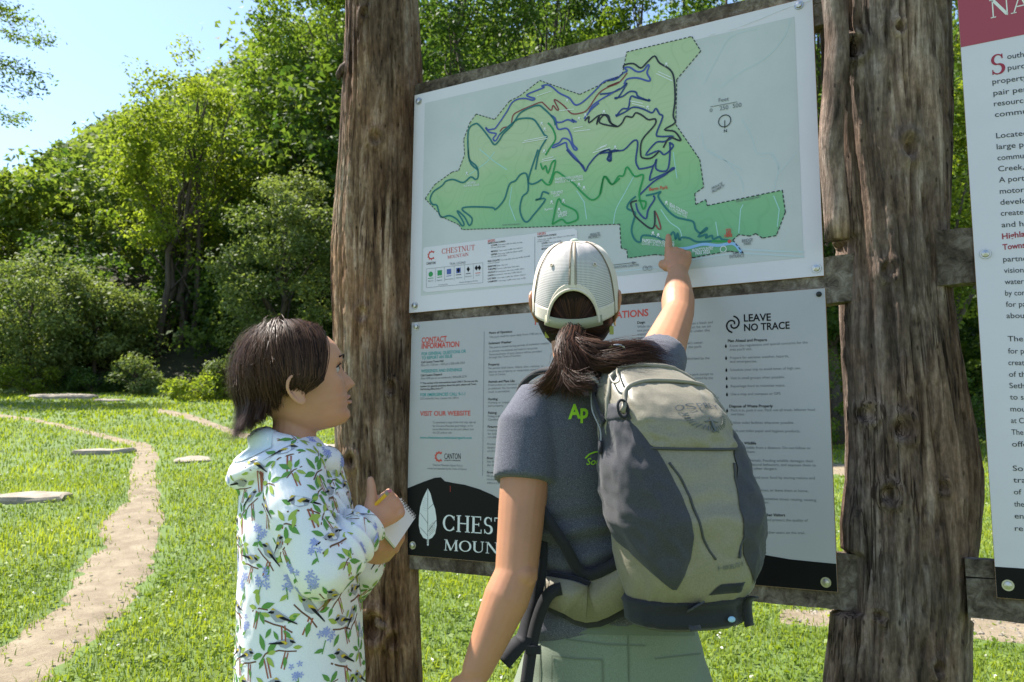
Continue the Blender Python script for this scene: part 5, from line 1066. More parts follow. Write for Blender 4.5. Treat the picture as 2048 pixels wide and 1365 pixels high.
for (z, r) in ((-0.0585, 0.0026), (-0.0695, 0.003)): mb.tube(spline([HC(0.080, -0.019, -0.0645), HC(0.0895, -0.009, z), HC(0.0915, 0, z + 0.001), HC(0.0895, 0.009, z), HC(0.080, 0.019, -0.0645)]), [0.001 + r * math.sin(math.pi * i / 16) for i in range(17)], 8)
mb.build('lips', mat('lips', (0.47, 0.23, 0.17), 0.5), child, True)
# hair of the child
def ell_dir(th, ph): return (math.sin(th) * math.cos(ph), math.sin(th) * math.sin(ph), math.cos(th))
def child_hair():
    rng = np.random.default_rng(21); P = []; N = []; K = 9
    def path(ph, th0, th1, off, zend, drift, flick, lift=0.0):
        pts = []; nr = []
        for i in range(K):
            t = i / (K - 1); th = th0 + (th1 - th0) * min(1, t * 1.55); p = ph + drift * t
            d = ell_dir(th, p); o = 1 + off * (0.55 + 0.45 * math.sin(min(1, t * 1.4) * math.pi * 0.5)) + lift * math.sin(t * math.pi)
            wv = 0.0022 * noise.noise(Vector((ph * 9, t * 3, off * 20))) + 0.0045 * noise.noise(Vector((ph * 3.5, t * 2.2, 4)))
            x, y, z = d[0] * (0.104 * o + wv) - 0.004, d[1] * (0.083 * o + wv), d[2] * (0.110 * o + wv)
            if t > 0.645:
                u = (t - 0.645) / 0.355; zz = z; z = zz + (zend - zz) * u
                k = 1 + flick * u ** 2 - 0.10 * u * (1 if flick < 0.05 else 0); x *= k; y *= k
            pts.append(HC(x, y, z)); nr.append((HC(d[0], d[1], d[2] * 0.6) - HC(0, 0, 0)))
        return pts, nr
    def zend(ph):
        a = abs(math.degrees(ph))
        if a < 97: return -0.028
        if a < 118: return -0.020 - 0.0004 * (a - 97)
        return -0.046 - 0.030 * min(1, (a - 118) / 45)
    locks = []
    for i in range(230):
        a = rng.uniform(88, 180) if rng.random() < 0.80 else rng.uniform(88, 98); sg = 1 if rng.random() < 0.42 else -1
        st = max(0.0, (132 - a) / 42.0)
        locks.append(dict(a=a, sg=sg, off=rng.uniform(0.05, 0.18), ze=rng.normal(0, 0.0055 if a > 118 else 0.003), fl=rng.uniform(0.08, 0.38) if a > 128 and rng.random() < 0.45 else 0.0,
             dr=rng.uniform(0.35, 1.0) * 46 * min(1, st) + rng.normal(0, 6), th0=rng.uniform(0.05, 0.7), lift=rng.uniform(0, 0.05), w=rng.uniform(0.6, 1.5)))
    for n in range(8400):
        k = locks[n % len(locks)]; a = k['a']; sg = k['sg']; phc = math.radians(a) * sg
        d0 = rng.normal(0, 0.13) * k['w']
        if a < 100: d0 = abs(d0) * 0.5
        dr = math.radians(k['dr']) * sg; p0 = phc - dr + d0 * sg
        p, q = path(p0, max(0.03, k['th0'] + rng.normal(0, 0.15)), math.radians(rng.uniform(93, 101)), max(0.035, k['off'] + rng.normal(0, 0.018)), zend(phc) + k['ze'] + rng.normal(0, 0.004) - (0.014 if k['fl'] else 0), dr - d0 * sg * 0.8, k['fl'], max(0, k['lift'] + rng.normal(0, 0.008))); P.append(p); N.append(q)
    for i in range(900):    # swept from the forehead hairline to the side and back
        s = -1 if rng.random() < 0.6 else 1; ph0 = math.radians(rng.uniform(2, 40)) * s
        p, q = path(ph0, rng.uniform(0.30, 0.62), math.radians(rng.uniform(42, 54)), rng.uniform(0.04, 0.12), rng.uniform(0.052, 0.066), math.radians(rng.uniform(60, 90)) * s, 0, rng.uniform(0.01, 0.05)); P.append(p); N.append(q)
    W = []; WN = []
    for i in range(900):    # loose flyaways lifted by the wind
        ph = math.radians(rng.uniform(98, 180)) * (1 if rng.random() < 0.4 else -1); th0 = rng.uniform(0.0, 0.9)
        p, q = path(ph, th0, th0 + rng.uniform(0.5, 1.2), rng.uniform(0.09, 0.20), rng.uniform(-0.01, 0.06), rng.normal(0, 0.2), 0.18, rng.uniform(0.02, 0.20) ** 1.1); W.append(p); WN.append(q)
    hm = MB(); V = []; F = []; na, nt_ = 48, 16
    for i in range(nt_ + 1):
        for k in range(na):
            ph = -math.pi + 2 * math.pi * k / na; a = abs(math.degrees(ph)); lim = 46 if a < 25 else (46 + (a - 25) * 0.66 if a < 88 else (88 if a < 118 else 100))
            th = math.radians(lim) * i / nt_; d = ell_dir(th, ph); o = 1.055
            x, y, z = d[0] * 0.104 * o - 0.004, d[1] * 0.083 * o, d[2] * 0.110 * o
            if i == nt_ and a > 118: z = min(z, zend(ph) + 0.016); x *= 0.97; y *= 0.97
            V.append(HC(x, y, z))
    F = [(i * na + k, (i + 1) * na + k, (i + 1) * na + (k + 1) % na, i * na + (k + 1) % na) for i in range(nt_) for k in range(na)]
    hair = mobj('hair', V, F, M['hair_c'], child)
    strands('hair_strands', np.array([[tuple(p) for p in s] for s in P]), np.array([[tuple(p) for p in s] for s in N]), 0.00135, M['hair_c'], hair, rng)
    strands('stray_hairs', np.array([[tuple(p) for p in s] for s in W]), np.array([[tuple(p) for p in s] for s in WN]), 0.0008, M['hair_c'], hair, rng, rng.normal(0.75, 0.2, len(W)))  # paler tint paints rim light into the colour of these wisps
child_hair()
# hoodie
def hood_fold(co, n):
    # long soft vertical folds on the body, tight cross folds along the forearm
    w1 = wrinkle(0.009, 9.0, (1, 1, 0.4), 2.0)(co, n)
    w1 = wrinkle(0.0032, 24.0, (1, 1, 0.5), 5.0)(w1, n)
    ax = (WR_R - EL_R); t = (co - EL_R).dot(ax) / ax.length_squared; d = (co - (EL_R + ax * t)).length
    if 0.05 < t < 1.1 and d < 0.085: w1 = w1 + n * (0.0065 * math.sin(t * 34 + 5 * noise.noise(co * 14)) * sstep(0.15, 0.6, t))
    return w1
def hoodie():
    mb = MB()
    rows = [(926, 0.070, 0.060, 594), (944, 0.128, 0.082, 588), (985, 0.152, 0.100, 584), (1060, 0.160, 0.108, 588), (1160, 0.158, 0.111, 592), (1260, 0.164, 0.114, 596), (1345, 0.170, 0.117, 598), (1430, 0.172, 0.118, 599)]
    rtube(mb, [at(c, y, CY) for y, a, b, c in rows], [(a, b) for y, a, b, c in rows], 40, CR)
    rtube(mb, spline([SH_R + Vector((0.006, 0.03, 0.006)), SH_R.lerp(EL_R, 0.35), SH_R.lerp(EL_R, 0.75), EL_R], 4), [0.058 - 0.0007 * i for i in range(13)], 24)
    e2 = EL_R.lerp(WR_R, 0.88)
    rtube(mb, spline([EL_R, EL_R.lerp(WR_R, 0.35), EL_R.lerp(WR_R, 0.7), e2], 5), [0.050 - 0.0008 * i for i in range(16)], 24)
    rtube(mb, [SH_L, SH_L.lerp(EL_L, 0.5), EL_L], [0.066, 0.062, 0.056], 20); rtube(mb, [EL_L, EL_L.lerp(WR_L, 0.85)], [0.054, 0.040], 20)
    # collar and the hood hanging behind the neck
    cpts = []
    for k in range(17):
        a = 2 * math.pi * k / 16; cpts.append(at(590, 914, CY) + CF * math.cos(a) * 0.064 + CR * math.sin(a) * 0.074 + Vector((0, 0, 0.012 - 0.022 * math.cos(a))))
    mb.tube(cpts, [(0.022, 0.026)] * 17, 12)
    hb = -CF; hd = (hb * 0.86 + Vector((0, 0, -0.5))).normalized(); hu = (hb * 0.5 + Vector((0, 0, 0.86))).normalized()
    ellipsoid(mb, at(522, 925, CY - 0.02), hd * 0.066, CR * 0.112, hu * 0.032, 30, 18)
    rim = [at(600, 905, CY) + CR * 0.085, at(540, 945, CY) + CR * 0.105, at(492, 965, CY) + CR * 0.075, at(472, 962, CY - 0.02), at(492, 960, CY) - CR * 0.08, at(545, 935, CY) - CR * 0.10]
    rp = spline(rim, 4); rtube(mb, rp, [(0.014, 0.019)] * len(rp), 12)
    o = organic('hoodie', mb, 0.0048, 4, M['hood'], child, hood_fold)
    # lining seen inside the fallen hood
    V = []; F = []; n, m = 26, 10; c = at(524, 915, CY - 0.02)
    me = o.data; bv = BVHTree.FromPolygons([v.co for v in me.vertices], [p.vertices for p in me.polygons])
    for i in range(m + 1):
        for k in range(n):
            a = 2 * math.pi * k / n; r = i / m
            p = c + (hd * math.cos(a) * 0.050 + CR * math.sin(a) * 0.092) * r + hu * 0.05
            h = bv.ray_cast(p, -hu)
            q = h[0] if h[0] is not None else p
            V.append(q + (h[1] if h[0] is not None else Vector((0, 0, 1))) * 0.0022)
    F = [(i * n + k, (i + 1) * n + k, (i + 1) * n + (k + 1) % n, i * n + (k + 1) % n) for i in range(m) for k in range(n)]
    mobj('hood_lining', V, F, M['lining'], o)
    return o, bv
hood_o, hood_bv = hoodie()
# printed birds, leaves, twigs and flowers on the jersey
def prints():
    rnd = random.Random(12); me = hood_o.data
    C = {k: [[], []] for k in ('leaf_green', 'leaf_lime', 'twig_brown', 'catkin_rust', 'bird_grey', 'bird_black', 'bird_yellow', 'flower_blue')}
    colr = {'leaf_green': (0.13, 0.29, 0.07), 'leaf_lime': (0.36, 0.45, 0.09), 'twig_brown': (0.17, 0.085, 0.05), 'catkin_rust': (0.36, 0.115, 0.07), 'bird_grey': (0.36, 0.36, 0.40), 'bird_black': (0.02, 0.02, 0.025), 'bird_yellow': (0.62, 0.46, 0.05), 'flower_blue': (0.33, 0.37, 0.68)}
    lift = {'twig_brown': 0.0006, 'catkin_rust': 0.0007, 'leaf_green': 0.0009, 'leaf_lime': 0.0011, 'flower_blue': 0.0010, 'bird_grey': 0.0013, 'bird_yellow': 0.0016, 'bird_black': 0.0018}
    def put(key, base, ux, uy, pts):
        n0 = len(C[key][0]); vs = []
        for (a, b) in pts:
            p = base + ux * a + uy * b; h = hood_bv.find_nearest(p)
            if h[0] is None or (h[0] - p).length > 0.03: return
            vs.append(h[0] + h[1] * lift[key])
        C[key][0].extend(vs); C[key][1].append(tuple(range(n0, n0 + len(vs))))
    def tr(pts, x, y, ang, s): c, si = math.cos(ang), math.sin(ang); return [(x + s * (c * a - si * b), y + s * (si * a + c * b)) for a, b in pts]
    LEAF = [(0, 0), (0.25, 0.16), (0.55, 0.2), (0.82, 0.1), (1.05, 0), (0.82, -0.1), (0.55, -0.2), (0.25, -0.16)]
    def leafs(B, ux, uy, x, y, ang, s):
        put('leaf_lime' if rnd.random() < 0.35 else 'leaf_green', B, ux, uy, tr(LEAF, x, y, ang, s * 1.15))
    def strokep(key, B, ux, uy, pts, w):
        for (a, b) in zip(pts[:-1], pts[1:]):
            d = Vector((b[0] - a[0], b[1] - a[1])); n = Vector((-d.y, d.x)).normalized() * w / 2
            put(key, B, ux, uy, [(a[0] + n.x, a[1] + n.y), (a[0] - n.x, a[1] - n.y), (b[0] - n.x, b[1] - n.y), (b[0] + n.x, b[1] + n.y)])
    def bird(B, ux, uy, x, y, f, s):
        g = lambda P: [(x + f * a * s, y + b * s) for a, b in P]
        put('bird_grey', B, ux, uy, g([(-0.55, -0.10), (-0.2, -0.30), (0.15, -0.28), (0.42, -0.02), (0.46, 0.22), (0.30, 0.36), (0.10, 0.26), (-0.25, 0.08)]))
        put('bird_black', B, ux, uy, g([(-1.0, -0.42), (-0.2, -0.16), (0.0, -0.06), (-0.25, -0.02), (-0.95, -0.34)]))
        put('bird_yellow', B, ux, uy, g([(-0.30, -0.02), (0.05, -0.10), (0.16, 0.04), (-0.08, 0.08)])); put('bird_yellow', B, ux, uy, g([(0.14, 0.28), (0.30, 0.38), (0.44, 0.28), (0.30, 0.27)]))
        put('bird_black', B, ux, uy, g([(0.22, 0.22), (0.44, 0.24), (0.60, 0.16), (0.40, 0.10), (0.26, 0.12)]))
    vs = [v for v in me.vertices]; pts = []
    order = list(range(len(vs))); rnd.shuffle(order)
    for i in order:
        p = vs[i].co
        if all((p - q).length_squared > 0.0415 ** 2 for q, _ in pts): pts.append((p.copy(), vs[i].normal.copy()))
        if len(pts) > 900: break
    hb = -CF; hd = (hb * 0.86 + Vector((0, 0, -0.5))).normalized(); hu = (hb * 0.5 + Vector((0, 0, 0.86))).normalized(); lc = at(524, 915, CY - 0.02)
    for j, (p, n) in enumerate(pts):
        dl = p - lc
        if (dl.dot(hd) / 0.07) ** 2 + (dl.dot(CR) / 0.11) ** 2 < 1 and dl.dot(hu) > 0.0: continue
        uy = Vector((0, 0, 1)) - n * n.z
        if uy.length < 0.3: uy = CF - n * n.dot(CF)
        uy.normalize(); ux = uy.cross(n); k = j % 5; ja = rnd.uniform(-0.45, 0.45); js = rnd.uniform(0.8, 1.2); ux, uy = (ux * math.cos(ja) + uy * math.sin(ja)) * js, (uy * math.cos(ja) - ux * math.sin(ja)) * js
        f = 1 if rnd.random() < 0.7 else -1
        if k in (0, 2):
            strokep('twig_brown', p, ux, uy, [(-0.026 * f, -0.024), (-0.008 * f, -0.014), (0.010 * f, -0.010), (0.028 * f, -0.004)], 0.0028)
            bird(p, ux, uy, 0.0, 0.004, f, 0.036)
            for a in (0.4, 2.5, 3.9, 5.2): leafs(p, ux, uy, 0.02 * math.cos(a), -0.006 + 0.016 * math.sin(a), a + rnd.uniform(-.4, .4), rnd.uniform(0.014, 0.021))
            for q in (0, 1): strokep('catkin_rust', p, ux, uy, [(0.006 + q * 0.006, -0.012), (0.008 + q * 0.007, -0.044)], 0.0028)
        elif k in (1, 4):
            a0 = rnd.uniform(0, 6.28); strokep('twig_brown', p, ux, uy, [(-0.016, -0.012), (0, 0), (0.018, 0.004)], 0.0024)
            for q in range(5): a = a0 + q * 1.25 + rnd.uniform(-.25, .25); leafs(p, ux, uy, 0.005 * math.cos(a), 0.005 * math.sin(a), a, rnd.uniform(0.017, 0.025))
            for q in (0, 1): strokep('catkin_rust', p, ux, uy, [(-0.004 + q * 0.006, -0.006), (-0.002 + q * 0.006, -0.036)], 0.0026)
        else:
            for q in range(7):
                cx, cy = rnd.uniform(-0.012, 0.012), rnd.uniform(-0.012, 0.014)
                for w in range(5): a = w * 1.2566 + q; put('flower_blue', p, ux, uy, tr([(0, 0), (0.6, 0.22), (1, 0), (0.6, -0.22)], cx, cy, a, 0.0075))
            strokep('leaf_green', p, ux, uy, [(0, -0.006), (-0.002, -0.028)], 0.0018); leafs(p, ux, uy, 0, -0.02, 3.6, 0.015)
    for key, (v, f) in C.items():
        o = mobj('print_' + key, v, f, mat('print_' + key, colr[key], 0.85, 0.15), hood_o, False); o['kind'] = 'stuff'
prints()
mb = MB()
for p in lp: rtube(mb, [p + Vector((0, 0, 0.1)), Vector((p.x, p.y, gz + 0.42)), Vector((p.x, p.y, gz + 0.06))], [0.09, 0.068, 0.058], 18)
organic('trousers', mb, 0.008, 3, M['jeans'], child)
for p in lp:
    mb = MB(); foot(mb, Vector((p.x, p.y, gz + 0.05)), CF, 0.95); organic('shoe', mb, 0.008, 2, M['shoe'], child)
# notebook and pencil
def notebook():
    c = at(794, 1046, 1.685); a = (at(812, 1020, 1.720) - at(772, 1078, 1.655)).normalized(); w = Vector((0.60, 0.50, -0.42)); w = (w - a * w.dot(a)).normalized(); n = a.cross(w).normalized()
    if n.z < 0: n = -n
    root = empty('notebook', c - n * 0.004, 'small spiral notebook held in the child\'s left hand', 'notebook')
    mb = MB(); mb.box(c - n * 0.0035, a * 0.046, w * 0.027, n * 0.0008); mb.build('cover', mat('notebook_cover', (0.16, 0.19, 0.10), 0.6), root)
    mb = MB(); mb.box(c, a * 0.045, w * 0.026, n * 0.0025); mb.build('pages', mat('paper_white', (0.8, 0.79, 0.76), 0.8), root)
    for k in range(9):
        q = c + a * 0.044 + w * (-0.023 + 0.00575 * k); mb = MB(); mb.tube([q + (a * math.cos(t) + n * math.sin(t)) * 0.0055 for t in [6.2832 * i / 12 for i in range(13)]], 0.0008, 6, False); mb.build('spiral_ring', mat('wire', (0.1, 0.1, 0.1), 0.4, Metallic=1.0) if k == 0 else bpy.data.materials['wire'], root, True)
notebook()
def pencil():
    e = at(781, 981, 1.590); b = at(757, 1004, 1.603); d = (b - e).normalized(); root = empty('pencil', e + d * 0.12, 'yellow pencil with a pink eraser in the child\'s fist', 'pencil')
    mb = MB(); mb.tube([e + d * 0.012, e + d * 0.100], 0.0036, 6); mb.build('shaft', mat('pencil_yellow', (0.75, 0.42, 0.03), 0.4), root)
    mb = MB(); mb.tube([e + d * 0.005, e + d * 0.012], 0.0037, 10); mb.build('ferrule', M['metal'], root)
    mb = MB(); mb.tube([e, e + d * 0.0052], [0.0032, 0.0035], 10); mb.build('eraser', mat('eraser_pink', (0.50, 0.16, 0.22), 0.8), root)
    mb = MB(); mb.tube([e + d * 0.100, e + d * 0.118], [0.0036, 0.0006], 8); mb.build('tip', mat('pencil_wood', (0.5, 0.34, 0.2), 0.7), root)
pencil()
# ------------------------------------------------------------------ woman pointing at the map
WF = Vector((-0.42, 0.91, 0)).normalized(); WR_ = Vector((WF.y, -WF.x, 0))     # facing, right-hand side
Z = Vector((0, 0, 1))
wb = at(1215, 900, 1.69); wgz = G(wb.x, wb.y)
woman = empty('person', (wb.x, wb.y, wgz), 'adult in a mesh cap and grey shirt reaching up to point at the map', 'person')
sR, eR, wR, tipR = at(1312, 735, 1.70), at(1356, 628, 1.925), at(1356, 548, 2.085), at(1345, 468, 2.186)
sL, eL, wL = at(1062, 818, 1.575), at(1032, 1150, 1.50), at(952, 1345, 1.47)
HW = head_frame(at(1151, 598, 1.685), (0.12, 0.95, 0.22))
mb = MB(); head_mesh(mb, HW, 1.0); ear(mb, HW, -1); ear(mb, HW, 1)
nk = at(1172, 790, 1.64); rtube(mb, [nk - Z * 0.05, nk, HW(-0.03, 0, -0.08), HW(-0.02, 0, -0.03)], [0.062, 0.055, 0.05, 0.05], 20)
tp = [(800, 1180, 1.635), (900, 1182, 1.64), (1000, 1188, 1.65), (1100, 1198, 1.66), (1200, 1212, 1.67), (1300, 1222, 1.68), (1400, 1228, 1.685)]
rtube(mb, [at(x, y, Y) for y, x, Y in tp], [(0.10, 0.05), (0.14, 0.08), (0.14, 0.085), (0.13, 0.088), (0.135, 0.09), (0.165, 0.105), (0.17, 0.11)], 28, WR_)
rtube(mb, [sL.lerp(eL, 0.14), sL.lerp(eL, 0.3), sL.lerp(eL, 0.7), eL], [0.045, 0.0475, 0.042, 0.0375], 20)
rtube(mb, [eL, eL.lerp(wL, 0.25), eL.lerp(wL, 0.6), wL], [0.038, 0.0405, 0.034, 0.0255], 20)
ellipsoid(mb, eL + Vector((0.012, -0.014, 0.002)), Vector((0.022, 0, 0)), Vector((0, 0.026, 0)), Vector((0, 0, 0.022)), 14, 10)
hl = (wL - eL).normalized()
for dy in (0, 9, 20): rtube(mb, spline([at(1046, 1146 + dy, 1.474), at(1060, 1150 + dy * 0.8, 1.474), at(1072, 1142 + dy * 0.7, 1.486)], 3), [0.0035, 0.005, 0.006, 0.0065, 0.006, 0.005, 0.004], 8)
hand(mb, wL + hl * 0.01, hl, Vector((-0.75, -0.62, -0.2)), Vector((0.1, 1, 0)), [(0.25, 0.35, 0.25), (0.3, 0.4, 0.25), (0.35, 0.4, 0.25), (0.4, 0.45, 0.3)], [(0.02, 0.0, 0.028), (0.045, -0.004, 0.045), (0.068, -0.010, 0.052), (0.085, -0.015, 0.053)], 0.98)
rtube(mb, [sR.lerp(eR, 0.1), sR.lerp(eR, 0.4), sR.lerp(eR, 0.75), eR], [0.052, 0.046, 0.041, 0.037], 20)
rtube(mb, [eR, eR.lerp(wR, 0.3), eR.lerp(wR, 0.7), wR], [0.0375, 0.040, 0.033, 0.0255], 20)
hr = (tipR - wR).normalized()
hand(mb, wR + hr * 0.006, hr + Vector((0.10, 0, 0)), Vector((0.12, -0.80, 0.50)), Vector((-1, 0, 0)), [(-0.05, 0.12, 0.12), (1.15, 1.5, 0.8), (1.25, 1.5, 0.8), (1.3, 1.5, 0.8)], [(0.02, -0.004, 0.026), (0.045, -0.020, 0.036), (0.062, -0.034, 0.030), (0.07, -0.042, 0.016)], 0.98, 0.04)
hipc = at(1228, 1400, 1.685); legs = [hipc + WR_ * s * 0.092 for s in (-1, 1)]
for p in legs: rtube(mb, [p, Vector((p.x, p.y, wgz + 0.48)), Vector((p.x, p.y, wgz + 0.10))], [0.082, 0.055, 0.04], 16)
organic('body', mb, 0.0031, 2, M['skin_w'], woman, dec=0.3)
# T-shirt
mb = MB()
tr_ = [(752, 1176, 1.632, 0.075, 0.058), (772, 1178, 1.632, 0.105, 0.068), (800, 1176, 1.632, 0.148, 0.084), (850, 1176, 1.635, 0.172, 0.098), (930, 1180, 1.64, 0.172, 0.105), (1020, 1188, 1.65, 0.162, 0.105), (1110, 1200, 1.66, 0.152, 0.104), (1190, 1210, 1.67, 0.158, 0.108), (1235, 1214, 1.67, 0.164, 0.112)]
rtube(mb, [at(x, y, Y) for y, x, Y, a, b in tr_], [(a, b) for y, x, Y, a, b in tr_], 40, WR_)
mb.tube([sL + Vector((0.05, 0.02, 0.0)), sL + Vector((0.012, 0.004, 0.0)), sL.lerp(eL, 0.12), sL.lerp(eL, 0.28), sL.lerp(eL, 0.455)], [0.046, 0.055, 0.0595, 0.0585, 0.058], 26)
hemR = sR.lerp(eR, 0.17)
mb.tube([sR - WR_ * 0.10 - Z * 0.05, sR - WR_ * 0.05 - Z * 0.035, sR - (eR - sR) * 0.12, sR, hemR], [0.06, 0.068, 0.062, 0.058, 0.055], 26)
def tee_fold(co, n):
    c = wrinkle(0.0035, 11, (1, 1, 0.8), 4.0)(co, n); zz = co.z
    k = sstep(1.18, 1.08, zz) * sstep(0.92, 1.0, zz)
    return c + n * (0.006 * k * math.sin(zz * 150 + 9 * noise.noise(co * 5)))
tee = organic('t_shirt', mb, 0.0048, 4, M['tee'], woman, tee_fold)
tee_bv = BVHTree.FromPolygons([v.co for v in tee.data.vertices], [p.vertices for p in tee.data.polygons])
def cast_text(name, body, x0, y0, x1, y1, hpx, bv, m, parent, bold=0.02, lift=0.0016, slant=0.0):
    V, F, w, ch = glyphs(body, bold); out = []
    for (a, b) in V:
        px = x0 + (x1 - x0) * a / w + slant * b / ch * hpx; py = y0 + (y1 - y0) * a / w - b / ch * hpx
        r = ray(px, py).normalized(); h = bv.ray_cast(CAM, r)
        out.append(h[0] + h[1] * lift if h[0] is not None else at(px, py, 1.6))
    o = mobj(name, out, F, m, parent, False); o['kind'] = 'stuff'; return o
def cast_line(mb, pts, bv, w, lift=0.0015):
    P = []; N = []
    for (x, y) in pts:
        h = bv.ray_cast(CAM, ray(x, y).normalized())
        if h[0] is None: continue
        P.append(h[0] + h[1] * lift); N.append(h[1])
    if len(P) > 1: ribbon(mb, P, w, 0.0006, N)
M['lime'] = mat('lime_print', (0.33, 0.62, 0.03), 0.8)
cast_text('shirt_print', 'Ap', 1136, 838, 1176, 836, 27, tee_bv, M['lime'], tee, 0.035)
cast_text('shirt_print', 'South', 1172, 930, 1214, 930, 13, tee_bv, M['lime'], tee, 0.01, slant=0.25)
mb = MB(); cast_line(mb, [(1170, 917), (1178, 909), (1188, 905), (1200, 903), (1212, 903)], tee_bv, 0.0025); mb.build('shirt_print', M['lime'], tee)
# trousers and shoes
mb = MB()
pr_ = [(1215, 1212, 1.67, 0.150, 0.108), (1260, 1222, 1.672, 0.176, 0.118), (1320, 1228, 1.68, 0.192, 0.126), (1400, 1230, 1.685, 0.196, 0.128)]
rtube(mb, [at(x, y, Y) for y, x, Y, a, b in pr_], [(a, b) for y, x, Y, a, b in pr_], 40, WR_)
for p in legs: rtube(mb, [p + Z * 0.03, Vector((p.x, p.y, wgz + 0.50)), Vector((p.x, p.y, wgz + 0.06))], [(0.112, 0.118), (0.085, 0.085), (0.075, 0.08)], 22, WR_)
pants = organic('trousers', mb, 0.0085, 3, M['pants'], woman, wrinkle(0.004, 9, (1, 1, 0.6), 1.0))
pants_bv = BVHTree.FromPolygons([v.co for v in pants.data.vertices], [p.vertices for p in pants.data.polygons])
M['seam'] = mat('seam_green', (0.125, 0.15, 0.105), 0.9)
for k, L in enumerate(([(1075, 1262), (1140, 1280), (1215, 1290), (1290, 1292)], [(1256, 1262), (1258, 1368)], [(1082, 1268), (1080, 1368)], [(1105, 1312), (1150, 1318), (1205, 1320), (1206, 1368)], [(1105, 1312), (1104, 1368)], [(1310, 1318), (1400, 1308)])):
    mb = MB(); cast_line(mb, [tuple(p) for p in [Vector((a, b)) .lerp(Vector((c, d)), t / 6) for (a, b), (c, d) in zip(L[:-1], L[1:]) for t in range(7)]], pants_bv, 0.0022); 
    if mb.v: mb.build('seam', M['seam'], pants)
mb = MB(); cast_line(mb, [(x, 1250 + 0.00009 * (x - 1230) ** 2 * -1 + 0.03 * (x - 1060)) for x in range(1062, 1400, 12)], pants_bv, 0.026, 0.002); mb.build('waistband', M['seam'], pants) if mb.v else None
for p in legs:
    mb = MB(); foot(mb, Vector((p.x, p.y, wgz + 0.05)), WF, 1.15); organic('shoe', mb, 0.008, 2, M['shoe'], woman)
# cap
M['cap'] = cloth_mat('cream_cotton', [(0.3, (0.54, 0.465, 0.375)), (0.7, (0.66, 0.58, 0.48))], 400)
def mesh_mat():
    m = mat('trucker_mesh', (0.74, 0.73, 0.72), 0.7); n, l, b = nt(m)
    uv = n.new('ShaderNodeUVMap'); mp = n.new('ShaderNodeMapping'); mp.inputs['Scale'].default_value = (1, 1, 1); l.new(uv.outputs[0], mp.inputs[0])
    v = n.new('ShaderNodeTexVoronoi'); v.inputs['Scale'].default_value = 1.0; v.inputs['Randomness'].default_value = 0.0; l.new(mp.outputs[0], v.inputs['Vector'])
    r = ramp(n, [(0.26, (0.16, 0.15, 0.15)), (0.42, (0.60, 0.55, 0.51))]); l.new(v.outputs['Distance'], r.inputs[0]); l.new(r.outputs[0], b.inputs['Base Color'])
    return m
M['cap_mesh'] = mesh_mat(); M['cap_btn'] = mat('cap_button', (0.36, 0.42, 0.33), 0.8); M['thread'] = mat('brown_thread', (0.20, 0.15, 0.10), 0.9)
cap = empty('cap', HW(0, 0, 0.03), 'cream trucker cap with white mesh back worn by the pointing adult', 'cap')
CA, CB = 0.116, 0.0905
def capz(az): return -0.048 + 0.034 * (1 - math.cos(az))
def capp(az, el, o=1.0):
    """az measured from the back of the head, el 0 rim .. pi/2 button"""
    c = math.cos(el) ** 0.62; s = max(0.0, math.sin(el)); zb = capz(az)
    return HW(-math.cos(az) * CA * c * o - 0.004, -math.sin(az) * CB * c * o, zb + s * (0.117 * o - zb))
def cap_panel(name, az0, az1, m, uvs=None, lo=lambda a: 0.0, hi=math.pi / 2, na=30, ne=26, o=1.0):
    V = []; F = []; UV = []
    for i in range(ne + 1):
        for k in range(na + 1):
            a = az0 + (az1 - az0) * k / na; l0 = lo(a); h0 = hi(a) if callable(hi) else hi; e = l0 + (h0 - l0) * i / ne
            rr = o * (1 + 0.012 * noise.noise(Vector((a * 3, e * 3, 5)))); V.append(capp(a, e, rr)); UV.append((a * 36 * math.cos(max(0, e)) ** 0.62, e * 42))
    for i in range(ne):
        for k in range(na): q = i * (na + 1) + k; F.append((q, q + 1, q + na + 2, q + na + 1))
    o_ = mobj(name, V, F, m, cap)
    ul = o_.data.uv_layers.new(name='UVMap')
    for lp_ in o_.data.loops: ul.data[lp_.index].uv = UV[lp_.vertex_index]
    so = o_.modifiers.new('s', 'SOLIDIFY'); so.thickness = 0.0016; so.offset = -1
    return o_
R_ = math.radians
AW = R_(33)
arch = lambda a: 0.44 * math.sqrt(max(0, 1 - (a / AW) ** 2)) if abs(a) < AW else 0.0
# cloth band around the opening and the rim, mesh panels, front cloth panels
for s in (-1, 1):
    p0, p1 = (0.03, R_(62)) if s > 0 else (-R_(62), -0.03)
    cap_panel('mesh_panel', p0, p1, M['cap_mesh'], lo=lambda a: max(arch(a) + 0.07, 0.16), hi=1.36, na=44, ne=34)
    q0, q1 = (R_(62), R_(118)) if s > 0 else (-R_(118), -R_(62)); cap_panel('side_panel', q0, q1, M['cap'], hi=1.45, o=1.004)
    q0, q1 = (R_(118), math.pi) if s > 0 else (-math.pi, -R_(118)); cap_panel('front_panel', q0, q1, M['cap'], hi=1.45, o=1.006)
    q0, q1 = (0.0, R_(63)) if s > 0 else (-R_(63), 0.0); cap_panel('back_band', q0, q1, M['cap'], lo=arch, hi=lambda a: max(arch(a) + 0.085, 0.18), na=44, ne=6, o=1.006)
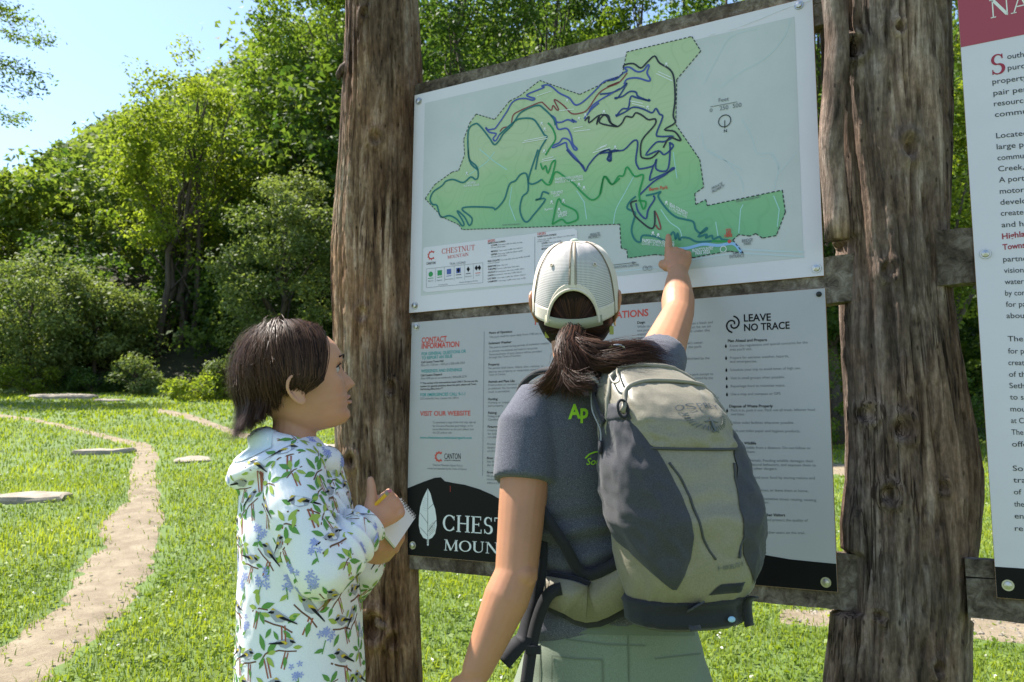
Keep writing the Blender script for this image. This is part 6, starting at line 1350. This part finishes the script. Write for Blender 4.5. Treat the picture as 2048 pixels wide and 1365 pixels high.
    # band: rewrite upper edge to follow the arch
cap_panel('crown_top', -math.pi, math.pi, M['cap'], lo=lambda a: 1.26 + 0.10 * (abs(a) < R_(62)), na=60, ne=8, o=1.008)
cap_panel('centre_tape', -0.085, 0.085, M['cap'], lo=arch, hi=1.45, na=6, o=1.008)
for s in (-1, 1):
    for a in (0.055, 0.085): mb = MB(); mb.tube([capp(s * a, e, 1.014) for e in np.linspace(0.50, 1.45, 14)], 0.0006, 5); mb.build('seam', M['thread'], cap, True)
    mb = MB(); mb.tube([capp(s * R_(62) * (1 - 0.25 * max(0, e - 0.6)), e, 1.014) for e in np.linspace(-0.0, 1.4, 18)], 0.0011, 5); mb.build('seam', M['thread'], cap, True)
    mb = MB(); mb.tube([capp(s * R_(118), e, 1.014) for e in np.linspace(-0.0, 1.4, 18)], 0.0011, 5); mb.build('seam', M['cap'], cap, True)
    c = capp(s * R_(35), 0.78, 1.012); nn = (c - HW(0, 0, 0)).normalized(); t1 = nn.orthogonal().normalized(); t2 = nn.cross(t1)
    mb = MB(); mb.tube([c + (t1 * math.cos(t) + t2 * math.sin(t)) * 0.0032 for t in [6.2832 * i / 12 for i in range(13)]], 0.0010, 6, False); ey = mb.build('eyelet', M['cap'], cap, True)
    mb = MB(); mb.add([c + nn * 0.0004 + (t1 * math.cos(t) + t2 * math.sin(t)) * 0.0024 for t in [6.2832 * i / 10 for i in range(10)]], [tuple(range(10))]); mb.build('eyelet_hole', M['thread'], cap)
mb = MB(); mb.tube(spline([capp(a, arch(a), 1.012) for a in AW * np.sin(np.linspace(-math.pi / 2, math.pi / 2, 29))], 2), 0.0030, 8); mb.build('arch_binding', M['cap'], cap, True)
mb = MB(); ellipsoid(mb, capp(0, math.pi / 2, 1.012), (HW(1, 0, 0) - HW(0, 0, 0)) * 0.0095, (HW(0, 1, 0) - HW(0, 0, 0)) * 0.0095, (HW(0, 0, 1) - HW(0, 0, 0)) * 0.0055, 16, 10); mb.build('button', M['cap_btn'], cap, True)
pts = [capp(a, 0, 1.0) + (HW(0, 0, 1) - HW(0, 0, 0)) * 0.004 for a in np.linspace(-R_(38), R_(38), 16)]
mb = MB(); ribbon(mb, pts, 0.020, 0.0022, [(p - HW(0, 0, -0.03)) for p in pts]); mb.build('snap_strap', mat('olive_strap', (0.30, 0.29, 0.19), 0.7), cap, True)
V = []; F = []; nb2 = 20
for i in range(7):
    for k in range(nb2 + 1):
        a = math.pi + R_(62) * (2 * k / nb2 - 1); r = i / 6; e = 0.07 * r * math.cos((a - math.pi) * 0.8)
        V.append(capp(a, 0, 1.0) + (HW(1, 0, 0) - HW(0, 0, 0)) * e + (HW(0, 0, 1) - HW(0, 0, 0)) * (-0.02 - 0.012 * r - 0.03 * abs(a - math.pi) ** 2 * r))
for i in range(6):
    for k in range(nb2): q = i * (nb2 + 1) + k; F.append((q, q + 1, q + nb2 + 2, q + nb2 + 1))
o = mobj('brim', V, F, M['cap'], cap); so = o.modifiers.new('s', 'SOLIDIFY'); so.thickness = 0.003
# hair: scalp under the cap, ponytail through the opening, locks over the pack
def woman_hair():
    rng = np.random.default_rng(8)
    V = []; F = []; na, ne = 40, 14
    for i in range(ne + 1):
        for k in range(na + 1):
            a = R_(-112) + R_(224) * k / na; e = 0.62 - 1.60 * i / ne; c = math.cos(e) ** 0.8
            V.append(HW(-math.cos(a) * 0.105 * c, -math.sin(a) * 0.081 * c, 0.0 + math.sin(e) * 0.105))
    F = [(i * (na + 1) + k, i * (na + 1) + k + 1, (i + 1) * (na + 1) + k + 1, (i + 1) * (na + 1) + k) for i in range(ne) for k in range(na)]
    hair = mobj('hair', V, F, M['hair_w'], woman); so = hair.modifiers.new('s', 'SOLIDIFY'); so.thickness = 0.004
    P = []; N = []; K = 14
    def lock(pts, r0, r1, n, nrm, sp=1.0):
        C = spline(pts, 4); idx = np.linspace(0, len(C) - 1, K).astype(int); C = [C[i] for i in idx]
        for _ in range(n):
            d = rng.normal(size=3); d /= np.linalg.norm(d); rr = rng.uniform(0.2, 1) ** 0.5; w = rng.normal(size=3) * 0.4
            end = rng.uniform(0.8, 1.0); path = []
            for i in range(K):
                t = i / (K - 1); q = t * end * (K - 1); j = int(q); f = q - j; c = C[j].lerp(C[min(j + 1, K - 1)], f)
                r = (r0 + (r1 - r0) * t) * rr * (0.35 + 0.65 * min(1, t * 3)); path.append(tuple(c + Vector(d) * r + Vector(w) * r * math.sin(t * 5) * sp * 0.5))
            P.append(path); N.append([tuple(Vector(nrm) + Vector(d) * 0.8)] * K)
    root = at(1146, 668, 1.56)
    top = at(1150, 622, 1.60)
    bk = (-WF)
    lock([root + Vector((0, 0.04, 0.01)), root, at(1138, 705, 1.51), at(1148, 745, 1.50), at(1140, 772, 1.50)], 0.010, 0.040, 1500, (0, -1, 0.1))
    lock([root, at(1165, 695, 1.51), at(1215, 706, 1.50), at(1275, 706, 1.52), at(1335, 722, 1.545)], 0.012, 0.028, 1300, (0, -1, 0.4))
    lock([root, at(1165, 700, 1.51), at(1200, 722, 1.49), at(1245, 722, 1.48), at(1290, 716, 1.50)], 0.012, 0.024, 450, (0, -1, 0.4), 1.6)
    lock([root, at(1128, 715, 1.51), at(1112, 748, 1.51), at(1090, 772, 1.53), at(1066, 782, 1.54)], 0.010, 0.022, 420, (0, -1, 0.3), 1.5)
    lock([root, at(1140, 712, 1.50), at(1136, 745, 1.49), at(1160, 768, 1.47), at(1190, 762, 1.455)], 0.010, 0.020, 340, (0, -1, 0.3), 1.6)
    for i in range(2200):     # combed back to the tie inside the opening
        a = R_(rng.uniform(-100, 100)); e0 = rng.uniform(-0.85, 0.45); pth = []
        for k in range(K):
            t = k / (K - 1); e = e0 + (-0.48 - e0) * t; aa = a * (1 - t) ** 0.8; c = math.cos(e) ** 0.8; o = 1.01 + 0.12 * t ** 3
            pth.append(tuple(HW(-math.cos(aa) * 0.107 * c * o, -math.sin(aa) * 0.083 * c * o, math.sin(e) * 0.107)))
        P.append(pth); N.append([(0, -1, 0.2)] * K)
    strands('hair_strands', np.array(P), np.array(N), 0.0013, M['hair_w'], hair, rng)
    mb = MB(); c = root + Vector((0, 0.012, 0.004)); ax = (root - top).normalized(); a1 = ax.orthogonal().normalized(); b1 = ax.cross(a1)
    mb.tube([c + (a1 * math.cos(t) + b1 * math.sin(t)) * 0.014 for t in [6.2832 * i / 16 for i in range(17)]], 0.005, 8, False); mb.build('hair_tie', M['metal_dk'], hair, True)
woman_hair()
M['ear_yel'] = mat('earring_bead', (0.42, 0.42, 0.05), 0.35)
for s, (px, py) in ((-1, (1223, 661)), (1, (1094, 668))):
    c = at(px, py, 1.66); mb = MB(); mb.tube([HW(-0.011, s * 0.080, -0.045), c + Z * 0.010], 0.0007, 5); e = mb.build('earring', M['metal'], woman, True)
    mb = MB(); mb.box(c, Vector((0.0042, 0, 0)), Vector((0, 0.002, 0)), Z * 0.0085); mb.build('earring_bead', M['ear_yel'], e)
# ------------------------------------------------------------------ backpack on the adult's back
M['pk'] = cloth_mat('tan_ripstop', [(0.3, (0.175, 0.152, 0.102)), (0.7, (0.23, 0.20, 0.143))], 350, rough=0.42)
M['pk'].node_tree.nodes['Principled BSDF'].inputs['Specular IOR Level'].default_value = 0.45
M['pk_dk'] = cloth_mat('charcoal_stretch', [(0.3, (0.032, 0.031, 0.036)), (0.7, (0.062, 0.060, 0.068))], 600, rough=0.6)
M['web'] = cloth_mat('black_webbing', [(0.3, (0.012, 0.012, 0.015)), (0.7, (0.028, 0.028, 0.034))], 900, rough=0.7)
M['piping'] = mat('dark_piping', (0.05, 0.05, 0.055), 0.7); M['pk_ink'] = mat('logo_ink', (0.10, 0.11, 0.11), 0.6)
pack = empty('backpack', at(1368, 1262, 1.47), 'tan and charcoal hiking backpack worn by the pointing adult', 'backpack')
PB = -WF; PX = WR_
PO = at(1318, 1195, 1.555)                          # bottom centre, against the back
PT = at(1252, 726, 1.57)                           # top centre, against the back
PH = (PT - PO); PZ = PH.normalized(); PHh = PH.length
def tabf(tab, t): return interp(tab, t)
PWt = [(-0.02, 0.085), (0.03, 0.112), (0.12, 0.126), (0.35, 0.134), (0.6, 0.130), (0.78, 0.122), (0.88, 0.108), (0.95, 0.082), (1.0, 0.045), (1.015, 0.012)]
PDt = [(-0.02, 0.050), (0.03, 0.082), (0.12, 0.096), (0.35, 0.104), (0.6, 0.098), (0.76, 0.088), (0.86, 0.072), (0.95, 0.048), (1.0, 0.026), (1.015, 0.008)]
def sp_(v, e): return math.copysign(abs(v) ** e, v)
def smt(tab, t):   # smoothed table
    return sum(tabf(tab, t + d) for d in (-0.03, -0.015, 0, 0.015, 0.03)) / 5 if 0.0 < t < 0.99 else tabf(tab, t)
def pk(al, t, off=0.0):
    """al degrees: 0 = outward face, -90 = wearer's left; t 0..1 up"""
    a = math.radians(al); w = smt(PWt, t) * 0.90 + off; d = smt(PDt, t) * 0.95
    x = w * sp_(math.sin(a), 0.74); y = d + (d + off) * sp_(math.cos(a), 0.74)
    wr = 0.006 * noise.noise(Vector((al * 0.035, t * 7, 3))) + 0.0042 * (1 - 2 * abs(noise.noise(Vector((al * 0.05 + t * 3, t * 11, 9))))) + 0.0016 * noise.noise(Vector((al * 0.2, t * 30, 2)))
    y += wr * max(0, math.cos(a)); x += wr * math.sin(a)
    return PO + PH * t + PX * x + PB * (y + 0.004)
def pk_patch(name, t0, t1, lo, hi, m, off, nt_=44, na=40, parent=None, puff=0.0, thick=0.002):
    V = []; F = []
    for i in range(nt_ + 1):
        t = t0 + (t1 - t0) * i / nt_; a0, a1 = (interp(lo, t) if isinstance(lo, list) else lo), (interp(hi, t) if isinstance(hi, list) else hi)
        for k in range(na + 1):
            u = k / na; e = min(1.0, 6 * min(u, 1 - u, i / nt_ * 1.0 + 0.0, 1 - i / nt_)); V.append(pk(a0 + (a1 - a0) * u, t, off * (0.35 + 0.65 * e) + puff * math.sin(math.pi * u) * math.sin(math.pi * i / nt_)))
    for i in range(nt_):
        for k in range(na): q = i * (na + 1) + k; F.append((q, q + 1, q + na + 2, q + na + 1))
    o = mobj(name, V, F, m, parent or pack); return o
n_al = 72; tv = [-0.02 + 1.035 * i / 60 for i in range(61)]
V = [pk(-180 + 360 * k / n_al, t) for t in tv for k in range(n_al)]; F = [(i * n_al + k, i * n_al + (k + 1) % n_al, (i + 1) * n_al + (k + 1) % n_al, (i + 1) * n_al + k) for i in range(60) for k in range(n_al)]
F.append(tuple(range(n_al))[::-1]); F.append(tuple(60 * n_al + k for k in range(n_al)))
body = mobj('main_bag', V, F, M['pk'], pack)
LO = [(0.10, -40), (0.16, -62), (0.24, -90), (0.36, -132), (0.5, -130), (0.6, -120), (0.68, -108), (0.74, -98)]
HI = [(0.10, -36), (0.16, -27), (0.22, -20), (0.30, -17), (0.38, -18), (0.46, -22), (0.56, -30), (0.66, -40), (0.74, -50)]
lp_ = pk_patch('side_pocket', 0.10, 0.74, LO, HI, M['pk_dk'], 0.006, puff=0.010)
rp_ = pk_patch('side_pocket', 0.10, 0.74, [(t, -a) for t, a in HI], [(t, -a) for t, a in LO], M['pk_dk'], 0.006, puff=0.016)
lid = pk_patch('front_pocket', 0.625, 0.885, [(0.625, -44), (0.72, -58), (0.80, -62), (0.885, -50)], [(0.625, 44), (0.75, 56), (0.885, 52)], M['pk'], 0.007, puff=0.007)
def pk_line(name, pts, w, m, off, parent, rnd_=True):
    P = [Vector((a, t * 100)) for a, t in pts]; Q = []
    for i in range(len(P) - 1):
        a, b, c, d = P[max(i - 1, 0)], P[i], P[i + 1], P[min(i + 2, len(P) - 1)]
        for k in range(6):
            t = k / 6; Q.append(0.5 * ((2 * b) + (c - a) * t + (2 * a - 5 * b + 4 * c - d) * t * t + (-a + 3 * b - 3 * c + d) * t ** 3))
    Q.append(P[-1]); mb = MB(); mb.tube([pk(q.x, q.y / 100, off) for q in Q], w, 6); return mb.build(name, m, parent, True)
pk_line('piping', [(-27, 0.57), (-18, 0.50), (-13, 0.40), (-9, 0.30), (-2, 0.21)], 0.0022, M['piping'], 0.0008, body)
pk_line('piping', [(26, 0.57), (24, 0.46), (22, 0.36), (18, 0.28), (12, 0.21)], 0.0022, M['piping'], 0.0008, body)
pk_line('seam', [(-46, 0.625), (-20, 0.622), (10, 0.622), (44, 0.625)], 0.0024, M['piping'], 0.003, body)
pk_line('zip', [(-60, 0.78), (-52, 0.855), (-25, 0.893), (10, 0.898), (45, 0.88), (58, 0.80), (62, 0.72)], 0.0042, mat('zip_tape', (0.22, 0.20, 0.15), 0.5), 0.004, lid)
pk_line('zip', [(-95, 0.50), (-92, 0.66), (-85, 0.82), (-70, 0.93), (-30, 0.965), (20, 0.968), (60, 0.945), (80, 0.86)], 0.0045, bpy.data.materials['zip_tape'], 0.002, body)
pk_line('seam', [(-118, 0.40), (-114, 0.60), (-110, 0.80), (-104, 0.92)], 0.0018, M['pk'], 0.001, body)
pk_patch('reflective_tab', 0.075, 0.115, [(0.075, -6), (0.115, 0)], 22, M['web'], 0.003, 6, 16)
pk_patch('pocket_trim', 0.73, 0.80, [(0.73, -98), (0.80, -86)], [(0.73, -50), (0.80, -58)], M['pk_dk'], 0.005, 8, 20)
# logo and lettering follow the fabric
def pk_text(name, body_, al0, t0, al1, hgt, m, off, bold=0.0, arc=0.0, slope=0.0):
    V, F, w, ch = glyphs(body_, bold); out = []
    for (a, b) in V:
        u = a / w; out.append(pk(al0 + (al1 - al0) * u, t0 + slope * u + hgt * b / ch + arc * (1 - (2 * u - 1) ** 2), off))
    o = mobj(name, out, F, m, pack, False); o['kind'] = 'stuff'
pk_text('brand_lettering', 'OSPREY', -10, 0.765, 24, 0.022, M['pk_ink'], 0.0158, 0.0, 0.012, 0.012)
pk_text('model_lettering', 'HIKELITE 18', -1, 0.168, 17, 0.017, M['pk_ink'], 0.0012, 0.0, 0, 0.012)
mb = MB()
for k in range(19):
    a = math.pi * (1.0 + (k + 0.5) / 19); r1 = 1.0
    for (ra, rb) in ((0.72, 1.0),):
        mb.tube([pk(8 + 15 * math.cos(a) * ra, 0.755 + 0.062 * math.sin(a) * ra, 0.0155), pk(8 + 15 * math.cos(a) * rb, 0.755 + 0.062 * math.sin(a) * rb, 0.0155)], 0.0009, 4)
mb.tube([pk(8, 0.75, 0.0155), pk(8, 0.715, 0.0157), pk(8, 0.69, 0.0155)], [0.0015, 0.0030, 0.0012], 6); mb.tube([pk(3, 0.728, 0.0155), pk(8, 0.735, 0.0157), pk(13, 0.728, 0.0155)], 0.0012, 5); mb.tube([pk(5.5, 0.688, 0.0155), pk(8, 0.695, 0.0157), pk(10.5, 0.688, 0.0155)], 0.0012, 5)
mb.build('bird_emblem', M['pk_ink'], pack)['kind'] = 'stuff'
# zip pulls, cords, hang loop
def ringp(name, c, a, b, r, w, m): mb = MB(); mb.tube([c + a * math.cos(t) * r + b * math.sin(t) * r * 1.5 for t in [6.2832 * i / 18 for i in range(19)]], w, 7, False); mb.build(name, m, pack, True)
ringp('zip_pull', pk(-60, 0.775, 0.014), PX, PZ, 0.010, 0.0026, M['web'])
mb = MB(); mb.tube([pk(-56, 0.80, 0.012), pk(-62, 0.76, 0.014)], [0.004, 0.0055], 8); mb.build('zip_pull', M['pk'], pack, True)
mb = MB(); mb.tube(spline([pk(-62, 0.97, 0.004), pk(-58, 0.93, 0.012), pk(-56, 0.89, 0.014), pk(-66, 0.885, 0.014), pk(-72, 0.92, 0.012)], 5), 0.0018, 6); mb.build('cord_loop', M['pk'], pack, True)
h0 = at(1228, 722, 1.50)
mb = MB(); mb.tube(spline([h0 + Vector((-0.02, 0.02, 0)), h0 + Vector((-0.012, -0.01, 0.022)), h0 + Vector((0.016, -0.01, 0.024)), h0 + Vector((0.022, 0.015, -0.01)), h0 + Vector((0.014, 0.01, -0.022))], 5), 0.0028, 8); mb.build('carabiner', M['metal'], pack, True)
mb = MB(); mb.tube(spline([at(1240, 716, 1.49), at(1238, 728, 1.48), at(1243, 742, 1.475)], 4), 0.0035, 8); mb.build('clip', mat('brass', (0.4, 0.34, 0.18), 0.4, Metallic=1.0), pack, True)
# shoulder straps, stabiliser straps, hip belt
def strap(name, pts, w, th, nrm, m=None): mb = MB(); P = spline(pts, 5); ribbon(mb, P, w, th, nrm); return mb.build(name, m or M['web'], pack, True)
fl = WF
def sh_strap(sx, s):
    top = sx + Z * 0.058; return [top - fl * 0.105 + Z * (-0.055), top - fl * 0.065 + Z * (-0.008), top - fl * 0.01 + Z * 0.006, top + fl * 0.06 - Z * 0.01, top + fl * 0.10 - Z * 0.08, top + fl * 0.115 - Z * 0.20, top + fl * 0.10 - Z * 0.32 - WR_ * s * -0.02]
bL = at(1092, 782, 1.60); bR = at(1268, 756, 1.68)
pl_ = [at(1215, 790, 1.50), at(1168, 750, 1.505), at(1118, 738, 1.54), at(1076, 747, 1.585), at(1048, 772, 1.64), at(1046, 820, 1.71), at(1060, 930, 1.735), at(1080, 1070, 1.70)]
strap('shoulder_strap', pl_, 0.052, 0.010, [(Z * 0.8 - fl * 0.6 if i < 13 else (fl - WR_ * 0.5 + Z * max(0, 0.8 - 0.1 * (i - 13)))) for i in range(36)])
pr2 = sh_strap(bR - Z * 0.055, 1); strap('shoulder_strap', pr2, 0.058, 0.010, [(Z - fl * 0.4 if i < 14 else fl) for i in range(31)])
strap('strap_padding', [p + Z * 0.008 for p in pl_[:3]], 0.022, 0.004, Z - fl * 0.4, mat('strap_cream', (0.5, 0.46, 0.36), 0.8))
strap('load_strap', [pk(-128, 0.955, 0.004), pk(-112, 0.89, 0.010), pk(-98, 0.80, 0.010), pk(-90, 0.72, 0.008)], 0.014, 0.003, -PX)
strap('load_strap', [bL + Vector((0.04, -0.03, 0.0)), at(1150, 770, 1.54), pk(-125, 0.93, 0.006)], 0.016, 0.003, Z - fl)
mb = MB(); mb.box(pk(-124, 0.925, 0.008), PX * 0.006, PB * 0.012, PZ * 0.014); mb.build('buckle', M['web'], pack)
mb = MB(); mb.tube(spline([pk(-104, 0.86, 0.008), pk(-104, 0.78, 0.010), pk(-96, 0.70, 0.010), pk(-96, 0.64, 0.012)], 5), 0.0016, 6); mb.build('zip_cord', mat('cord_grey', (0.3, 0.3, 0.3), 0.7), pack, True)
mb = MB(); mb.tube([pk(-96, 0.65, 0.012), pk(-95, 0.60, 0.013)], [0.0045, 0.0035], 8); mb.build('cord_end', M['web'], pack, True)
# lower strap running from the pack's foot to the shoulder strap, belt wing and loose tails on the left hip
strap('lower_strap', [pk(-140, 0.16, 0.004), at(1170, 1150, 1.535), at(1128, 1088, 1.515), at(1098, 1042, 1.515), at(1070, 1000, 1.53)], 0.020, 0.003, (-0.3, -1, 0))
belt = [pk(-150, 0.10, -0.01), at(1185, 1205, 1.545), at(1140, 1195, 1.535), at(1095, 1182, 1.555), at(1068, 1175, 1.60), at(1066, 1172, 1.66)]
strap('hip_belt_edge', belt, [0.098 - 0.0020 * i for i in range(26)], 0.005, [(-0.25 - 0.02 * i, -1, 0) for i in range(26)])
strap('hip_belt_pad', [p + Vector((-0.004, -0.008, 0.002)) for p in belt[:5]], [0.080 - 0.0020 * i for i in range(21)], 0.006, [(-0.25 - 0.02 * i, -1, 0) for i in range(21)], M['pk'])
strap('belt_strap', [at(1122, 1178, 1.525), at(1104, 1184, 1.52), at(1088, 1205, 1.525), at(1072, 1250, 1.53), at(1062, 1300, 1.53), at(1052, 1372, 1.53)], 0.022, 0.003, (-0.3, -1, 0))
strap('belt_tail', [at(1082, 1080, 1.56), at(1080, 1140, 1.55), at(1066, 1210, 1.545), at(1050, 1272, 1.535), at(1034, 1292, 1.52), at(1006, 1325, 1.51)], [0.026] * 10 + [0.03] * 16, 0.003, (-0.35, -1, 0))
mb = MB(); c = at(1066, 1300, 1.527); mb.box(c, Vector((0.013, 0, 0)), Vector((0, 0.004, 0)), Z * 0.007); mb.build('buckle', M['web'], pack)
strap('lower_strap', [pk(140, 0.16, 0.004), pk(120, 0.10, 0.03) + WF * 0.06, at(1440, 1180, 1.70)], 0.020, 0.003, (0.5, -1, 0))
# black padded base with its straps
def base():
    V = []; F = []; n = 40
    for i in range(7):
        t = -0.072 + 0.115 * i / 6
        for k in range(n + 1):
            al = -165 + 330 * k / n; sc = 0.010 if i < 6 else 0.002; p = pk(al, max(t, 0.015), sc - 0.012 * (i == 0)); V.append(p + PH * min(0, t - 0.015))
    for i in range(6):
        for k in range(n): q = i * (n + 1) + k; F.append((q, q + 1, q + n + 2, q + n + 1))
    o = mobj('base_pad', V, F, M['web'], pack); so = o.modifiers.new('s', 'SOLIDIFY'); so.thickness = 0.01
base()
strap('tie_strap', [pk(-14, 0.045, 0.014), pk(-14, -0.0, 0.016), pk(-14, 0.015, 0.014) - PH * 0.075], 0.022, 0.003, PB, M['pk_dk'])
strap('tie_strap', [pk(38, 0.05, 0.014), pk(40, 0.02, 0.016), pk(41, 0.015, 0.016) - PH * 0.085], 0.018, 0.003, PB)
mb = MB(); ellipsoid(mb, pk(12, 0.015, 0.016) - PH * 0.045, PX * 0.008, PB * 0.002, PZ * 0.005, 12, 8); mb.build('tag', mat('tag_blue', (0.3, 0.5, 0.7), 0.4), pack, True)
